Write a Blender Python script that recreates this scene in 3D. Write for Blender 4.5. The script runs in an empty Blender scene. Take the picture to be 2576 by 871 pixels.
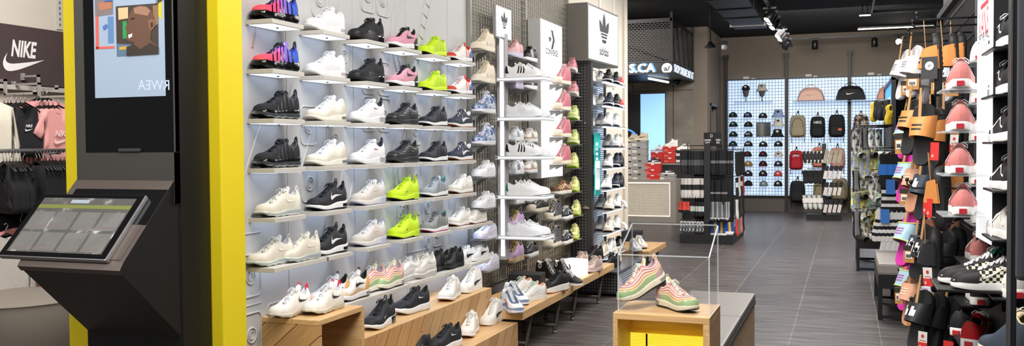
import bpy, bmesh, math, random
from mathutils import Vector, Matrix
random.seed(7)
PI = math.pi
SC = bpy.context.scene
COL = SC.collection
W_, H_ = 2576.0, 871.0
FPX = 2316.14
CAMH = 1.5
# world axes seen in camera coordinates (x right, y down, z forward)
AX = Vector((0.94010887, 0.00286978, -0.34086225))
AY = Vector((0.34079847, -0.02900844, 0.93968873))
AZ = Vector((-0.00719119, -0.99957505, -0.02824911))
CAM = Vector((0, 0, CAMH))

def ray(px, py):
    r = Vector((px - 1288.0, py - 435.5, FPX))
    return Vector((AX.dot(r), AY.dot(r), AZ.dot(r)))
def atX(px, py, x):
    r = ray(px, py); return CAM + r * (x / r.x)
def atY(px, py, y):
    r = ray(px, py); return CAM + r * (y / r.y)
def atZ(px, py, z):
    r = ray(px, py); return CAM + r * ((z - CAMH) / r.z)

# ------------------------------------------------------------------ materials
_M = {}
def S(c):  # 0-255 sRGB triple -> linear
    out = []
    for v in c:
        v = v / 255.0
        out.append(v / 12.92 if v <= 0.04045 else ((v + 0.055) / 1.055) ** 2.4)
    return tuple(out)
def mat(name, rgb, rough=0.6, metal=0.0, emit=0.0, ecol=None, noise=0.06, nscale=40.0, bump=0.0, alpha=1.0, trans=0.0, spec=0.5, coat=0.0, ior=1.45):
    if name in _M: return _M[name]
    m = bpy.data.materials.new(name); m.use_nodes = True
    nt = m.node_tree; b = nt.nodes['Principled BSDF']
    c = S(rgb)
    b.inputs['Base Color'].default_value = (*c, 1)
    b.inputs['Roughness'].default_value = rough
    b.inputs['Metallic'].default_value = metal
    b.inputs['Specular IOR Level'].default_value = spec
    b.inputs['IOR'].default_value = ior
    if coat: b.inputs['Coat Weight'].default_value = coat
    if trans: b.inputs['Transmission Weight'].default_value = trans
    if alpha < 1: b.inputs['Alpha'].default_value = alpha
    if emit:
        b.inputs['Emission Color'].default_value = (*(S(ecol) if ecol else c), 1)
        b.inputs['Emission Strength'].default_value = emit
    if noise or bump:
        tc = nt.nodes.new('ShaderNodeTexCoord'); nz = nt.nodes.new('ShaderNodeTexNoise')
        nz.inputs['Scale'].default_value = nscale; nz.inputs['Detail'].default_value = 3
        nt.links.new(tc.outputs['Object'], nz.inputs['Vector'])
        if noise:
            mx = nt.nodes.new('ShaderNodeMix'); mx.data_type = 'RGBA'
            mx.inputs[6].default_value = (*[v * (1 - noise * 2) for v in c], 1)
            mx.inputs[7].default_value = (*[min(1, v * (1 + noise * 2)) for v in c], 1)
            nt.links.new(nz.outputs['Fac'], mx.inputs[0]); nt.links.new(mx.outputs[2], b.inputs['Base Color'])
        if bump:
            bp = nt.nodes.new('ShaderNodeBump'); bp.inputs['Strength'].default_value = bump; bp.inputs['Distance'].default_value = 0.004
            nt.links.new(nz.outputs['Fac'], bp.inputs['Height']); nt.links.new(bp.outputs['Normal'], b.inputs['Normal'])
    _M[name] = m
    return m
def C(r, g, b, rough=0.65, **k):   # anonymous colour material, shared
    return mat('col_%d_%d_%d_%d' % (r, g, b, int(rough * 100)) + ''.join('_%s%s' % (a, str(v).replace('.', 'p').replace(' ', '')) for a, v in sorted(k.items())), (r, g, b), rough, **k)
def glow(r, g, b, e, **k):
    return C(r, g, b, 0.5, emit=e, noise=0, **k)
def custom(name, fn, base=(200, 200, 200), rough=0.6):
    if name in _M: return _M[name]
    m = mat(name, base, rough, noise=0); fn(m.node_tree, m.node_tree.nodes['Principled BSDF']); return m
def ramp(nt, stops, interp='LINEAR'):
    r = nt.nodes.new('ShaderNodeValToRGB'); r.color_ramp.interpolation = interp
    e = r.color_ramp.elements
    while len(e) < len(stops): e.new(0.5)
    for i, (p, c) in enumerate(stops):
        e[i].position = p; e[i].color = (*S(c), 1)
    return r
def coords(nt, kind='Object', scale=(1, 1, 1), rot=(0, 0, 0), loc=(0, 0, 0)):
    tc = nt.nodes.new('ShaderNodeTexCoord'); mp = nt.nodes.new('ShaderNodeMapping')
    mp.inputs['Scale'].default_value = scale; mp.inputs['Rotation'].default_value = rot; mp.inputs['Location'].default_value = loc
    nt.links.new(tc.outputs[kind], mp.inputs['Vector']); return mp.outputs['Vector']

# ------------------------------------------------------------------ mesh builder
class MB:
    def __init__(s): s.v = []; s.f = []; s.m = []; s.sm = []
    def add(s, vs, fs, mi=0, smooth=False, M=None):
        b = len(s.v)
        s.v += [tuple(M @ Vector(p)) if M is not None else tuple(p) for p in vs]
        for i, f in enumerate(fs):
            s.f.append(tuple(b + k for k in f)); s.m.append(mi[i] if isinstance(mi, list) else mi); s.sm.append(smooth)
        return s
    def box(s, lo, hi, mi=0, bev=0.0, M=None):
        x0, y0, z0 = lo; x1, y1, z1 = hi
        x0, x1 = min(x0, x1), max(x0, x1); y0, y1 = min(y0, y1), max(y0, y1); z0, z1 = min(z0, z1), max(z0, z1)
        if bev <= 0:
            return s.add([(x0,y0,z0),(x1,y0,z0),(x1,y1,z0),(x0,y1,z0),(x0,y0,z1),(x1,y0,z1),(x1,y1,z1),(x0,y1,z1)],
                         [(0,3,2,1),(4,5,6,7),(0,1,5,4),(1,2,6,5),(2,3,7,6),(3,0,4,7)], mi, False, M)
        bm = bmesh.new(); bmesh.ops.create_cube(bm, size=1)
        for v in bm.verts:
            v.co = Vector(((x0+x1)/2 + v.co.x*(x1-x0), (y0+y1)/2 + v.co.y*(y1-y0), (z0+z1)/2 + v.co.z*(z1-z0)))
        bmesh.ops.bevel(bm, geom=bm.edges[:], offset=min(bev, .49*min(x1-x0, y1-y0, z1-z0)), segments=2, profile=0.6, affect='EDGES')
        bm.verts.index_update()
        s.add([v.co[:] for v in bm.verts], [[v.index for v in f.verts] for f in bm.faces], mi, False, M); bm.free(); return s
    def grid(s, P, mi=0, smooth=True, cu=False, cv=False, M=None, mif=None):
        n = len(P); m = len(P[0]); vs = [p for r in P for p in r]; fs = []; ms = []
        for i in range(n if cu else n - 1):
            for j in range(m if cv else m - 1):
                a = i*m + j; b = i*m + (j+1) % m; c = ((i+1) % n)*m + (j+1) % m; d = ((i+1) % n)*m + j
                fs.append((a, d, c, b)); ms.append(mif(i, j) if mif else mi)
        return s.add(vs, fs, ms, smooth, M)
    def tube(s, path, r, seg=8, mi=0, cap=True, closed=False, M=None, flat=None):
        pts = [Vector(p) for p in path]; n = len(pts); rings = []; prev = None
        for i, p in enumerate(pts):
            a = pts[(i-1) % n] if (closed or i > 0) else p; b = pts[(i+1) % n] if (closed or i < n-1) else p
            t = (b - a)
            t = t.normalized() if t.length > 1e-9 else Vector((0, 0, 1))
            if prev is None:
                u = t.cross(Vector((0, 0, 1)))
                if u.length < 0.05: u = t.cross(Vector((0, 1, 0)))
            else: u = prev - t * prev.dot(t)
            u = u.normalized() if u.length > 1e-9 else t.orthogonal().normalized()
            prev = u; w = t.cross(u)
            rr = r[i] if isinstance(r, (list, tuple)) else r
            fl = flat if flat else 1.0
            rings.append([p + u * (rr * math.cos(2*PI*k/seg)) + w * (rr * fl * math.sin(2*PI*k/seg)) for k in range(seg)])
        b0 = len(s.v)
        s.grid(rings, mi, True, cu=closed, cv=True, M=M)
        if cap and not closed:
            s.f.append(tuple(b0 + k for k in range(seg))); s.m.append(mi); s.sm.append(False)
            s.f.append(tuple(b0 + (n-1)*seg + k for k in reversed(range(seg)))); s.m.append(mi); s.sm.append(False)
        return s
    def lathe(s, prof, seg=24, mi=0, M=None, smooth=True):
        rings = [[(r*math.cos(2*PI*k/seg), r*math.sin(2*PI*k/seg), z) for k in range(seg)] for r, z in prof]
        return s.grid(rings, mi, smooth, cv=True, M=M)
    def prism(s, outline, h0, h1, mi=0, M=None, smooth=False):   # xy outline extruded in z
        n = len(outline)
        vs = [(x, y, h0) for x, y in outline] + [(x, y, h1) for x, y in outline]
        fs = [tuple(reversed(range(n))), tuple(range(n, 2*n))] + [(i, (i+1) % n, n + (i+1) % n, n + i) for i in range(n)]
        return s.add(vs, fs, mi, False, M)
    def poly(s, pts, mi=0, M=None): return s.add(pts, [tuple(range(len(pts)))], mi, False, M)
    def mesh(s, name, mats):
        me = bpy.data.meshes.new(name); me.from_pydata(s.v, [], s.f)
        for m in (mats if isinstance(mats, (list, tuple)) else [mats]): me.materials.append(m)
        me.polygons.foreach_set('material_index', s.m); me.polygons.foreach_set('use_smooth', s.sm)
        me.update(); return me
    def build(s, name, mats, parent=None, loc=None, rz=0.0):
        return link(name, s.mesh(name, mats), parent, loc, rz)
def link(name, me, parent=None, loc=None, rz=0.0):
    o = bpy.data.objects.new(name, me); COL.objects.link(o)
    if parent is not None: o.parent = parent
    if loc is not None: o.location = loc
    if rz: o.rotation_euler = (0, 0, rz)
    return o
def T(x, y, z): return Matrix.Translation((x, y, z))
def RX(a): return Matrix.Rotation(a, 4, 'X')
def RY(a): return Matrix.Rotation(a, 4, 'Y')
def RZ(a): return Matrix.Rotation(a, 4, 'Z')
def SCL(x, y, z): return Matrix.Diagonal((x, y, z, 1))
def tag(o, label=None, cat=None, group=None, kind=None):
    if label: o['label'] = label
    if cat: o['category'] = cat
    if group: o['group'] = group
    if kind: o['kind'] = kind
    return o
def thing(name, label, cat, loc=(0, 0, 0), rz=0.0, group=None):
    o = bpy.data.objects.new(name, None); COL.objects.link(o); o.empty_display_size = 0.05
    o.location = loc; o.rotation_euler = (0, 0, rz); return tag(o, label, cat, group)
def dup(root, label=None, loc=None, rot=None, group=None, scale=None):
    r = root.copy(); COL.objects.link(r)
    if label: r['label'] = label
    if group: r['group'] = group
    if loc is not None: r.location = loc
    if rot is not None: r.rotation_euler = rot if isinstance(rot, (tuple, list)) or hasattr(rot, 'x') else (0, 0, rot)
    if scale is not None: r.scale = (scale,)*3 if isinstance(scale, (int, float)) else scale
    for ch in list(root.children):
        c = ch.copy(); COL.objects.link(c); c.parent = r
        for g in list(ch.children):
            d = g.copy(); COL.objects.link(d); d.parent = c
    return r
def struct(mb, name, mats): return tag(mb.build(name, mats), kind='structure')

def cr(pts, n, closed=False):     # Catmull-Rom through pts -> n samples
    P = [Vector(p) for p in pts]; m = len(P); out = []
    segs = m if closed else m - 1
    for i in range(n):
        t = i / (n if closed else n - 1) * segs
        k = min(int(t), segs - 1); f = t - k
        if closed: p0, p1, p2, p3 = P[(k-1) % m], P[k % m], P[(k+1) % m], P[(k+2) % m]
        else: p0, p1, p2, p3 = P[max(k-1, 0)], P[k], P[min(k+1, m-1)], P[min(k+2, m-1)]
        out.append(0.5 * ((2*p1) + (p2-p0)*f + (2*p0-5*p1+4*p2-p3)*f*f + (-p0+3*p1-3*p2+p3)*f**3))
    return out
def lerp(a, b, t): return a + (b - a) * t
def interp(tab, x):
    if x <= tab[0][0]: return tab[0][1]
    for (a, va), (b, vb) in zip(tab, tab[1:]):
        if x <= b:
            t = (x - a) / (b - a); t = t * t * (3 - 2 * t); return va + (vb - va) * t
    return tab[-1][1]

# ------------------------------------------------------------------ text and marks (flat meshes in local XY, facing +Z)
def text_mesh(txt, w=None, h=None, bold=0.0, shear=0.0, ext=0.0, spacing=1.0):
    cu = bpy.data.curves.new('lettering', 'FONT'); cu.body = txt; cu.offset = bold; cu.shear = shear; cu.extrude = ext
    cu.align_x = 'CENTER'; cu.space_character = spacing; cu.resolution_u = 3
    o = bpy.data.objects.new('lettering', cu); COL.objects.link(o)
    bpy.context.view_layer.update()
    me = bpy.data.meshes.new_from_object(o.evaluated_get(bpy.context.evaluated_depsgraph_get()))
    bpy.data.objects.remove(o); bpy.data.curves.remove(cu)
    xs = [v.co.x for v in me.vertices]; ys = [v.co.y for v in me.vertices]
    cx, cy = (min(xs)+max(xs))/2, (min(ys)+max(ys))/2; W = max(xs)-min(xs); Hh = max(ys)-min(ys)
    sx = (w / W) if w else None; sy = (h / Hh) if h else None
    sx = sx or sy; sy = sy or sx
    for v in me.vertices: v.co = Vector(((v.co.x-cx)*sx, (v.co.y-cy)*sy, v.co.z))
    return me
def place_flat(me, name, m, parent, M):   # local XY mesh to a surface through matrix M (in the parent's space)
    me = me.copy(); me.name = name; me.transform(M); me.materials.clear(); me.materials.append(m)
    return link(name, me, parent)
def facing(origin, right, up):            # matrix whose X = right, Y = up, Z = right x up (towards the viewer)
    r = Vector(right).normalized(); u = Vector(up).normalized(); n = r.cross(u)
    return Matrix(((r.x, u.x, n.x, origin[0]), (r.y, u.y, n.y, origin[1]), (r.z, u.z, n.z, origin[2]), (0, 0, 0, 1)))
SW_LO = [(0.0,.30),(.02,.16),(.07,.06),(.14,.02),(.24,.05),(.40,.17),(.60,.36),(.80,.58),(1.0,.80)]
SW_UP = [(0.0,.32),(.035,.50),(.085,.70),(.13,.80),(.105,.62),(.12,.48),(.18,.40),(.50,.53),(1.0,.80)]
def swoosh_strip(n=16):
    lo = cr([(x, y, 0) for x, y in [(.13,.80),(.05,.55),(.02,.28),(.08,.06),(.20,.02),(.40,.13),(.60,.29),(.80,.46),(1.0,.64)]], n)
    up = cr([(x, y, 0) for x, y in [(.13,.80),(.095,.62),(.085,.48),(.12,.38),(.22,.34),(.42,.40),(.62,.475),(.82,.555),(1.0,.64)]], n)
    return lo, up
def swoosh_mesh(w, h):
    lo, up = swoosh_strip(20); mb = MB()
    mb.grid([[((p.x-.51)*w, (p.y-.4)*h, 0) for p in lo], [((p.x-.51)*w, (p.y-.4)*h, 0) for p in up]], 0, False)
    mb.f = [tuple(reversed(f)) if False else f for f in mb.f]
    return mb.mesh('swoosh', [])
def trefoil_mesh(w):
    """three leaves with stripe gaps, filled by thin horizontal strips"""
    mb = MB()
    def inside(x, y):
        for cx, cy, an, ln, wd in ((0, -.30, PI/2, .80, .165), (-.015, -.30, PI*.715, .72, .15), (.015, -.30, PI*.285, .72, .15)):
            dx, dy = x - cx, y - cy; t = (dx*math.cos(an) + dy*math.sin(an))/ln; q = abs(-dx*math.sin(an) + dy*math.cos(an))
            if 0 <= t <= 1 and q < wd*math.sin(PI*t**1.25)**.8 - .010*(t > .35): return True
        return False
    def core(x, y): return y < -.08 and abs(x) < .36 - (-.08 - y)*.62 and y > -.40
    N = 66
    for i in range(N):
        y = -.42 + i*(.94/N); h = .94/N
        if any(a < y < a+.035 for a in (-.115, -.205, -.295)): continue
        run = None
        for k in range(121):
            x = -.60 + k*.01
            on = inside(x, y) or core(x, y)
            if on and run is None: run = x
            if (not on or k == 120) and run is not None:
                mb.poly([(run, y, 0), (x, y, 0), (x, y+h*1.02, 0), (run, y+h*1.02, 0)]); run = None
    me = mb.mesh('trefoil', [])
    for v in me.vertices: v.co *= w
    return me
def star_chevron_mesh(w):
    mb = MB()
    pts = []
    for k in range(10):
        r = .26 if k % 2 == 0 else .105; a = PI/2 + k*PI/5
        pts.append((-.26 + r*math.cos(a), r*math.sin(a), 0))
    c = len(mb.v); mb.add([(-.26, 0, 0)] + pts, [(0, 1+k, 1+(k+1) % 10) for k in range(10)])
    mb.poly([(-.12,.60,0),(.12,.60,0),(.40,0,0),(.14,0,0)]); mb.poly([(.14,0,0),(.40,0,0),(.12,-.60,0),(-.12,-.60,0)])
    me = mb.mesh('star_chevron', [])
    for v in me.vertices: v.co *= w
    return me
# ------------------------------------------------------------------ footwear
HALF = [(0,0),(.012,.20),(.06,.31),(.18,.36),(.40,.355),(.55,.42),(.70,.49),(.82,.485),(.92,.42),(.98,.26),(1,0)]
NU = 25     # samples per side (heel to toe)
NV = 10
class Last:
    """The loft of one shoe: S(side, tau, v) is a point of the upper."""
    def __init__(s, d):
        s.d = d; L = s.L = d.get('L', .29); W = s.W = d.get('W', .105)
        hs = d.get('heel', .034); fs = d.get('fore', .024); spring = d.get('spring', .014)
        s.hs, s.fs = hs, fs
        s.ground = lambda x: spring * max(0, (x/L - .70)/.30)**1.8 + d.get('hspring', .004) * max(0, (.12 - x/L)/.12)**2
        s.top = lambda x: s.ground(x) + interp([(0, hs), (.25, hs*.97), (.68, fs), (.88, fs*.92), (1, fs*.62)], x/L) + (d.get('lip', 0.006) * max(0, (.10 - x/L)/.10))
        hp = cr([(x*L, y*W, 0) for x, y in d.get('half', HALF)], 81)
        cum = [0]
        for a, b in zip(hp, hp[1:]): cum.append(cum[-1] + (b-a).length)
        def at(t):
            q = t * cum[-1]; k = 0
            while k < 79 and cum[k+1] < q: k += 1
            f = (q - cum[k]) / max(1e-9, cum[k+1]-cum[k]); return hp[k].lerp(hp[k+1], min(1, f))
        s.B = [at(i/(NU-1)) for i in range(NU)]
        z0 = hs
        ch = d.get('collar', .052); hh = d.get('heelh', .062); eye = d.get('eye', .072); th = d.get('throat', .036)
        hi = d.get('high', 0)
        tp = [(.03,0,hh+hi*.9),(.045,.13,hh+hi*.9-.002),(.12,.22,ch+.004+hi),(.22,.245,ch+hi*1.0),(.31,.22,(ch+eye)/2+hi),(.385,.15,eye+hi),
              (.43,.13,eye-.005+hi*.72),(.50,.115,lerp(eye,th,.30)+hi*.36),(.58,.105,lerp(eye,th,.62)+hi*.1),(.645,.09,th+.004),(.675,.06,th),(.69,0,th)]
        s.T = [Vector((p.x*L, p.y*W, p.z + s.top(p.x*L))) for p in cr(tp, NU)]
        s.toeh = d.get('toe', .034)
    def S(s, side, tau, v):
        q = min(max(tau, 0), 1) * (NU-1); k = min(int(q), NU-2); f = q - k
        b = s.B[k].lerp(s.B[k+1], f); t = s.T[k].lerp(s.T[k+1], f)
        xr = b.x / s.L
        zb = s.top(b.x); B = Vector((b.x, b.y, zb))
        fr = max(0, (xr - .60)/.40); fr = fr*fr*(3-2*fr)
        inset = s.d.get('inset', .97)
        B.y *= inset; B.x = s.L*.5 + (B.x - s.L*.5) * (.5+.5*inset)
        cz = lerp(zb + .62*(t.z-zb), zb + s.toeh*1.30, fr)
        blg = s.d.get('bulge', 1.04)
        Cc = Vector((s.L*.5 + (b.x-s.L*.5)*lerp(1.0, .97, fr), b.y*blg, cz))
        if xr < .12: Cc.x = B.x - .004
        w = v; p = B*((1-w)**2) + Cc*(2*w*(1-w)) + t*(w*w)
        return Vector((p.x, p.y*side, p.z))
    def N(s, side, tau, v):
        e = .02
        a = s.S(side, min(1, tau+e), v) - s.S(side, max(0, tau-e), v); b = s.S(side, tau, min(1, v+e)) - s.S(side, tau, max(0, v-e))
        n = a.cross(b) if side < 0 else b.cross(a)
        if n.length < 1e-9: return Vector((0, 0, 1))
        n = n.normalized()
        c = s.S(side, tau, v); o = Vector((c.x - s.L*.5, c.y, .02))
        return n if n.dot(o) >= 0 else -n
    def tau_of_x(s, x):
        for i in range(NU-1):
            if s.B[i].x <= x*s.L <= s.B[i+1].x or s.B[i+1].x <= x*s.L <= s.B[i].x:
                return (i + (x*s.L - s.B[i].x)/max(1e-9, s.B[i+1].x-s.B[i].x))/(NU-1)
        return 1.0
    def patch(s, mb, lo, hi, off=.0012, sides=(1, -1), mi=0, nv=4):
        """strip over the upper between two polylines of (tau, v)"""
        for sd in sides:
            rows = []
            for a, b in zip(lo, hi):
                r = []
                for j in range(nv+1):
                    t = lerp(a[0], b[0], j/nv); v = lerp(a[1], b[1], j/nv)
                    r.append(tuple(s.S(sd, t, v) + s.N(sd, t, v)*off))
                rows.append(r)
            mb.grid(rows, mi, True)

def shoe_meshes(d):
    """one design -> list of (part name, mesh, [sub-parts])"""
    g = Last(d); L, W = g.L, g.W; out = []
    c = lambda k, df=None: d.get(k, df)
    up = d['upper']; sole = d.get('sole', C(235,235,232)); osole = d.get('outsole', sole)
    # ---- sole: closed ring of levels round the outline
    ring = [(1, i) for i in range(NU)] + [(-1, i) for i in range(NU-2, 0, -1)]
    bub = d.get('bubble', 0)
    levels = d.get('levels') or ([(0,.90,1),(.10,1.0,1),(.28,1.04,0),(.75,1.035,0),(1.0,1.02,0),(1.06,.955,0)] if c('flare', 1) else [(0,.97,1),(.06,1.0,1),(.16,1.005,0),(.95,1.005,0),(1.04,.99,0),(1.05,.93,0)])
    mats_s = [sole, osole, d.get('air', sole), d.get('line', sole)]
    P = []
    for n_, (sd, i) in enumerate(ring):
        b = g.B[i]; x = b.x; row = []
        for k, (h, w, m_) in enumerate(levels):
            gz = g.ground(x); tz = g.top(x); z = gz + (tz-gz)*h
            bw = w
            if bub and h < .95: bw = w + bub*(.5+.5*math.cos(n_*PI*d.get('bubn', .5)))*math.sin(PI*min(1, h+.1)) - (.02 if h < .05 else 0)
            if bub and h < .3: z += bub*.06*(.5-.5*math.cos(n_*PI*d.get('bubn', .5)))
            row.append((L*.5 + (x-L*.5)*(.5+.5*bw) , b.y*sd*bw, z))
        P.append(row)
    def smi(i, j):
        m_ = levels[j][2]; tau = ring[i][1]/(NU-1)
        if d.get('airheel') and tau < d['airheel'] and 1 <= j <= 3: return 2
        if d.get('airfull') and 1 <= j <= 2: return 2
        return m_
    mb = MB(); mb.grid(P, 0, True, cu=True, mif=smi)
    mb.poly([P[i][0] for i in range(len(P))], 1)
    if d.get('airwin'):   # dark windows on the heel sides
        a0, a1 = d['airwin']
        for sd in (1, -1):
            rr = []
            for k in range(7):
                q = lerp(a0, a1, k/6)*(NU-1); i = int(q); b = g.B[i].lerp(g.B[min(i+1, NU-1)], q-i)
                tz = g.top(b.x)
                rr.append([(L*.5+(b.x-L*.5)*(.5+.5*1.045), b.y*sd*1.05, tz*.34), (L*.5+(b.x-L*.5)*(.5+.5*1.04), b.y*sd*1.05, tz*.74)])
            mb.grid(rr, 2, True)
    sole_me = mb.mesh('sole', mats_s); subs = []
    out.append(('sole', sole_me, subs))
    # ---- upper
    bands = d.get('bands')
    mats_u = [up] + [b for b in (d.get('band_mats') or [])]
    toe = d.get('toecap'); heelc = d.get('counter'); mud = d.get('mud'); eyes = d.get('eyestay'); col = d.get('lining', C(60,60,62))
    mats_u += [col]; LI = len(mats_u) - 1
    P = [[tuple(g.S(sd, i/(NU-1), j/NV)) for j in range(NV+1)] for sd, i in ring]
    def umi(i, j):
        tau = ring[i][1]/(NU-1); v = (j+.5)/NV
        if bands: return bands(tau, v)
        return 0
    mb = MB(); mb.grid(P, 0, True, cu=True, mif=umi)
    # lining rolls over the collar and drops inside
    inn = []
    for sd, i in ring:
        t = g.T[i]; q = Vector((t.x, t.y*sd, t.z)); cx = L*.26 if i/(NU-1) < .45 else L*.45
        d1 = Vector((cx - q.x, -q.y, 0)); d1 = d1.normalized() if d1.length > 1e-6 else Vector((-1, 0, 0))
        inn.append([tuple(q), tuple(q + d1*.004 + Vector((0, 0, .0035))), tuple(q + d1*.009 - Vector((0, 0, .004))), (q.x + d1.x*.006, q.y*.80, g.top(q.x)+.008)])
    mb.grid(inn, LI, True, cu=True)
    mb.poly([r[3] for r in inn], LI)
    up_me = mb.mesh('upper', mats_u); usub = []
    tt = lambda x: g.tau_of_x(x)
    n = 14
    if toe is not None:     # rubber or suede toe cap
        mb = MB(); x0, vmx = d.get('toe_x', .80), d.get('toe_v', .62); t0 = tt(x0)
        g.patch(mb, [(lerp(t0, 1, k/n), 0) for k in range(n+1)], [(lerp(t0, 1, k/n), vmx*math.sin(PI/2*min(1, .25+k/n*1.2))) for k in range(n+1)], .0016)
        usub.append(('toe_cap', mb.mesh('toe_cap', [toe])))
    if mud is not None:     # mudguard all the way round
        mb = MB(); mv = d.get('mud_v', .26)
        g.patch(mb, [(k/20, 0) for k in range(21)], [(k/20, mv*(.72+.28*math.cos(k/20*4*PI))) for k in range(21)], .0013)
        usub.append(('mudguard', mb.mesh('mudguard', [mud])))
    if d.get('waves') is not None:          # wavy side panels, one strip each
        mb = MB(); wm = d['waves']
        for q, (v0, v1, mi_) in enumerate(d['wave_v']):
            wv = lambda tau, v: v + .085*math.sin(tau*8.2 - .3)*(1 if .1 < v < .95 else .3) - .02
            g.patch(mb, [(lerp(.05, 1, k/30), wv(lerp(.05, 1, k/30), v0)) for k in range(31)], [(lerp(.05, 1, k/30), wv(lerp(.05, 1, k/30), v1)) for k in range(31)], .0012 + .0003*q, mi=mi_, nv=3)
        usub.append(('side_waves', mb.mesh('side_waves', wm)))
    if heelc is not None:
        mb = MB(); cx = d.get('counter_x', .24)
        g.patch(mb, [(lerp(0, tt(cx), k/8), .02) for k in range(9)], [(lerp(0, tt(cx*.62), k/8), d.get('counter_v', .95)) for k in range(9)], .0016)
        usub.append(('heel_counter', mb.mesh('heel_counter', [heelc])))
    if eyes is not None:
        mb = MB()
        g.patch(mb, [(lerp(.38, .985, k/12), .80 - .08*math.sin(k/12*PI)) for k in range(13)], [(lerp(.40, .99, k/12), .995) for k in range(13)], .0016)
        usub.append(('eyestay', mb.mesh('eyestay', [eyes])))
    if d.get('swoosh') is not None:
        lo, hi = swoosh_strip(16); x0, x1, v0, v1 = d.get('sw', (.22, .66, .16, .86)); mb = MB()
        f = lambda p: (tt(lerp(x1, x0, p.x)), lerp(v0, v1, p.y)) if False else (tt(lerp(x1+.0, x0, p.x)), lerp(v0, v1, p.y))
        for sd in (1, -1): mb = MB(); g.patch(mb, [f(p) for p in lo], [f(p) for p in hi], .0022, (sd,)); usub.append(('swoosh', mb.mesh('swoosh', [d['swoosh']])))
    if d.get('stripes') is not None:
        for sd, k in [(a, b) for a in (1, -1) for b in range(3)]:
            mb = MB(); xb = .36 + k*.085; xt = xb + .075
            g.patch(mb, [(tt(xb), .04 + .0*k), (tt(lerp(xb, xt, .5)), .42), (tt(xt), .80)], [(tt(xb+.045), .04), (tt(lerp(xb, xt, .5)+.043), .42), (tt(xt+.036), .80)], .002, (sd,))
            usub.append(('stripe', mb.mesh('stripe', [d['stripes']])))
    if d.get('side_stripe') is not None:   # single curving stripe along the flank
        mb = MB(); pts = [(.12,.30),(.24,.44),(.36,.62),(.44,.66),(.50,.50),(.58,.34),(.66,.24)]
        cc = cr([(x, y, 0) for x, y in pts], 18)
        for sd in (1, -1): mb = MB(); g.patch(mb, [(tt(p.x), p.y-.06) for p in cc], [(tt(p.x), p.y+.06) for p in cc], .002, (sd,), nv=2); usub.append(('side_stripe', mb.mesh('side_stripe', [d['side_stripe']])))
    if d.get('strips') is not None:        # cage straps from sole to eyestay
        mb = MB()
        for k in range(d.get('nstrip', 5)):
            xb = .20 + k*.11
            g.patch(mb, [(tt(xb), .02), (tt(xb+.02), .5), (tt(xb+.03), .96)], [(tt(xb+.030), .02), (tt(xb+.050), .5), (tt(xb+.055), .96)], .0035)
        usub.append(('cage', mb.mesh('cage', [d['strips']])))
    if d.get('patch') is not None:         # round ankle patch
        mb = MB(); p = g.S(1, tt(.27), .80); 
        for sd in (1, -1):
            p = g.S(sd, tt(.24), .80); nn = g.N(sd, tt(.24), .80); a = nn.orthogonal().normalized(); b = nn.cross(a)
            mb.add([tuple(p + nn*.003)] + [tuple(p + nn*.003 + (a*math.cos(q*PI/10) + b*math.sin(q*PI/10))*.021) for q in range(20)], [(0, 1+q, 1+(q+1) % 20) for q in range(20)], 0)
            mb.add([tuple(p + nn*.004)] + [tuple(p + nn*.004 + (a*math.cos(q*PI/5) + b*math.sin(q*PI/5))*(.013 if q % 2 else .006)) for q in range(10)], [(0, 1+q, 1+(q+1) % 10) for q in range(10)], 1)
        usub.append(('ankle_patch', mb.mesh('ankle_patch', [d['patch'], C(20,20,22)])))
    if d.get('heel_label') is not None:
        mb = MB(); z0 = g.hs*.22; z1 = g.hs*.86; xx = -.0045
        mb.box((xx-.0015, -.013, z0), (xx+.006, .013, z1), 0, .001)
        lab = mb.mesh('heel_label', [d['heel_label']]); subs.append(('heel_label', lab))
    out.append(('upper', up_me, usub))
    # ---- tongue
    nT = 12; tg = []; th_ = d.get('tongue_h', .022); Th = [g.T[i] for i in range(NU)]
    base = [(t.x, t.z, max(.004, abs(t.y))) for t in g.T[int(.40*(NU-1)):]]   # from collar front to throat
    base = base[::-1]
    path = [(x, z + .0015, w) for x, z, w in base]
    x_, z_, w_ = path[-1]; slope = Vector((path[-1][0]-path[-4][0], 0, path[-1][1]-path[-4][1])).normalized()
    steep = Vector((slope.x*.55, 0, abs(slope.z) + .45)).normalized()
    for k in (.34, .67, 1.0): path.append((x_ + steep.x*th_*k, z_ + steep.z*th_*k, .15*W*(1 if k < 1 else .78)))
    tk = d.get('tongue_t', .006); rows = []
    for x, z, w in path:
        w = max(w*1.02, .004); r = []
        for j in range(9):
            a = -1 + 2*j/8; r.append((x, w*a, z + .007*(1-a*a) - .001))
        rows.append(r)
    back = [[(p[0] - tk, p[1]*.9, p[2] - tk*.5) for p in r] for r in rows]
    mb = MB(); mb.grid(rows, 0, True); mb.grid(back, 0, True)
    mb.grid([rows[-1], back[-1]], 0, False); mb.grid([[r[0] for r in rows], [r[0] for r in back]], 0, True); mb.grid([[r[-1] for r in rows], [r[-1] for r in back]], 0, True)
    tsub = []
    if d.get('tlabel') is not None:
        m2 = MB(); n2 = len(rows); A = [[(p[0]+.0012, p[1]*.66, p[2]+.0012) for p in rows[q][2:7]] for q in (n2-4, n2-3, n2-2)]
        m2.grid(A, 0, True); tsub.append(('tongue_label', m2.mesh('tongue_label', [d['tlabel']])))
    if d.get('tloop') is not None:
        m2 = MB(); x, z, w = path[-1]; m2.tube([(x-.002, -.006, z-.004), (x-.004, -.006, z+.012), (x-.005, 0, z+.017), (x-.004, .006, z+.012), (x-.002, .006, z-.004)], .0032, 6, flat=.6)
        tsub.append(('tongue_loop', m2.mesh('tongue_loop', [d['tloop']])))
    out.append(('tongue', mb.mesh('tongue', [d.get('tongue', up)]), tsub))
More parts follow.
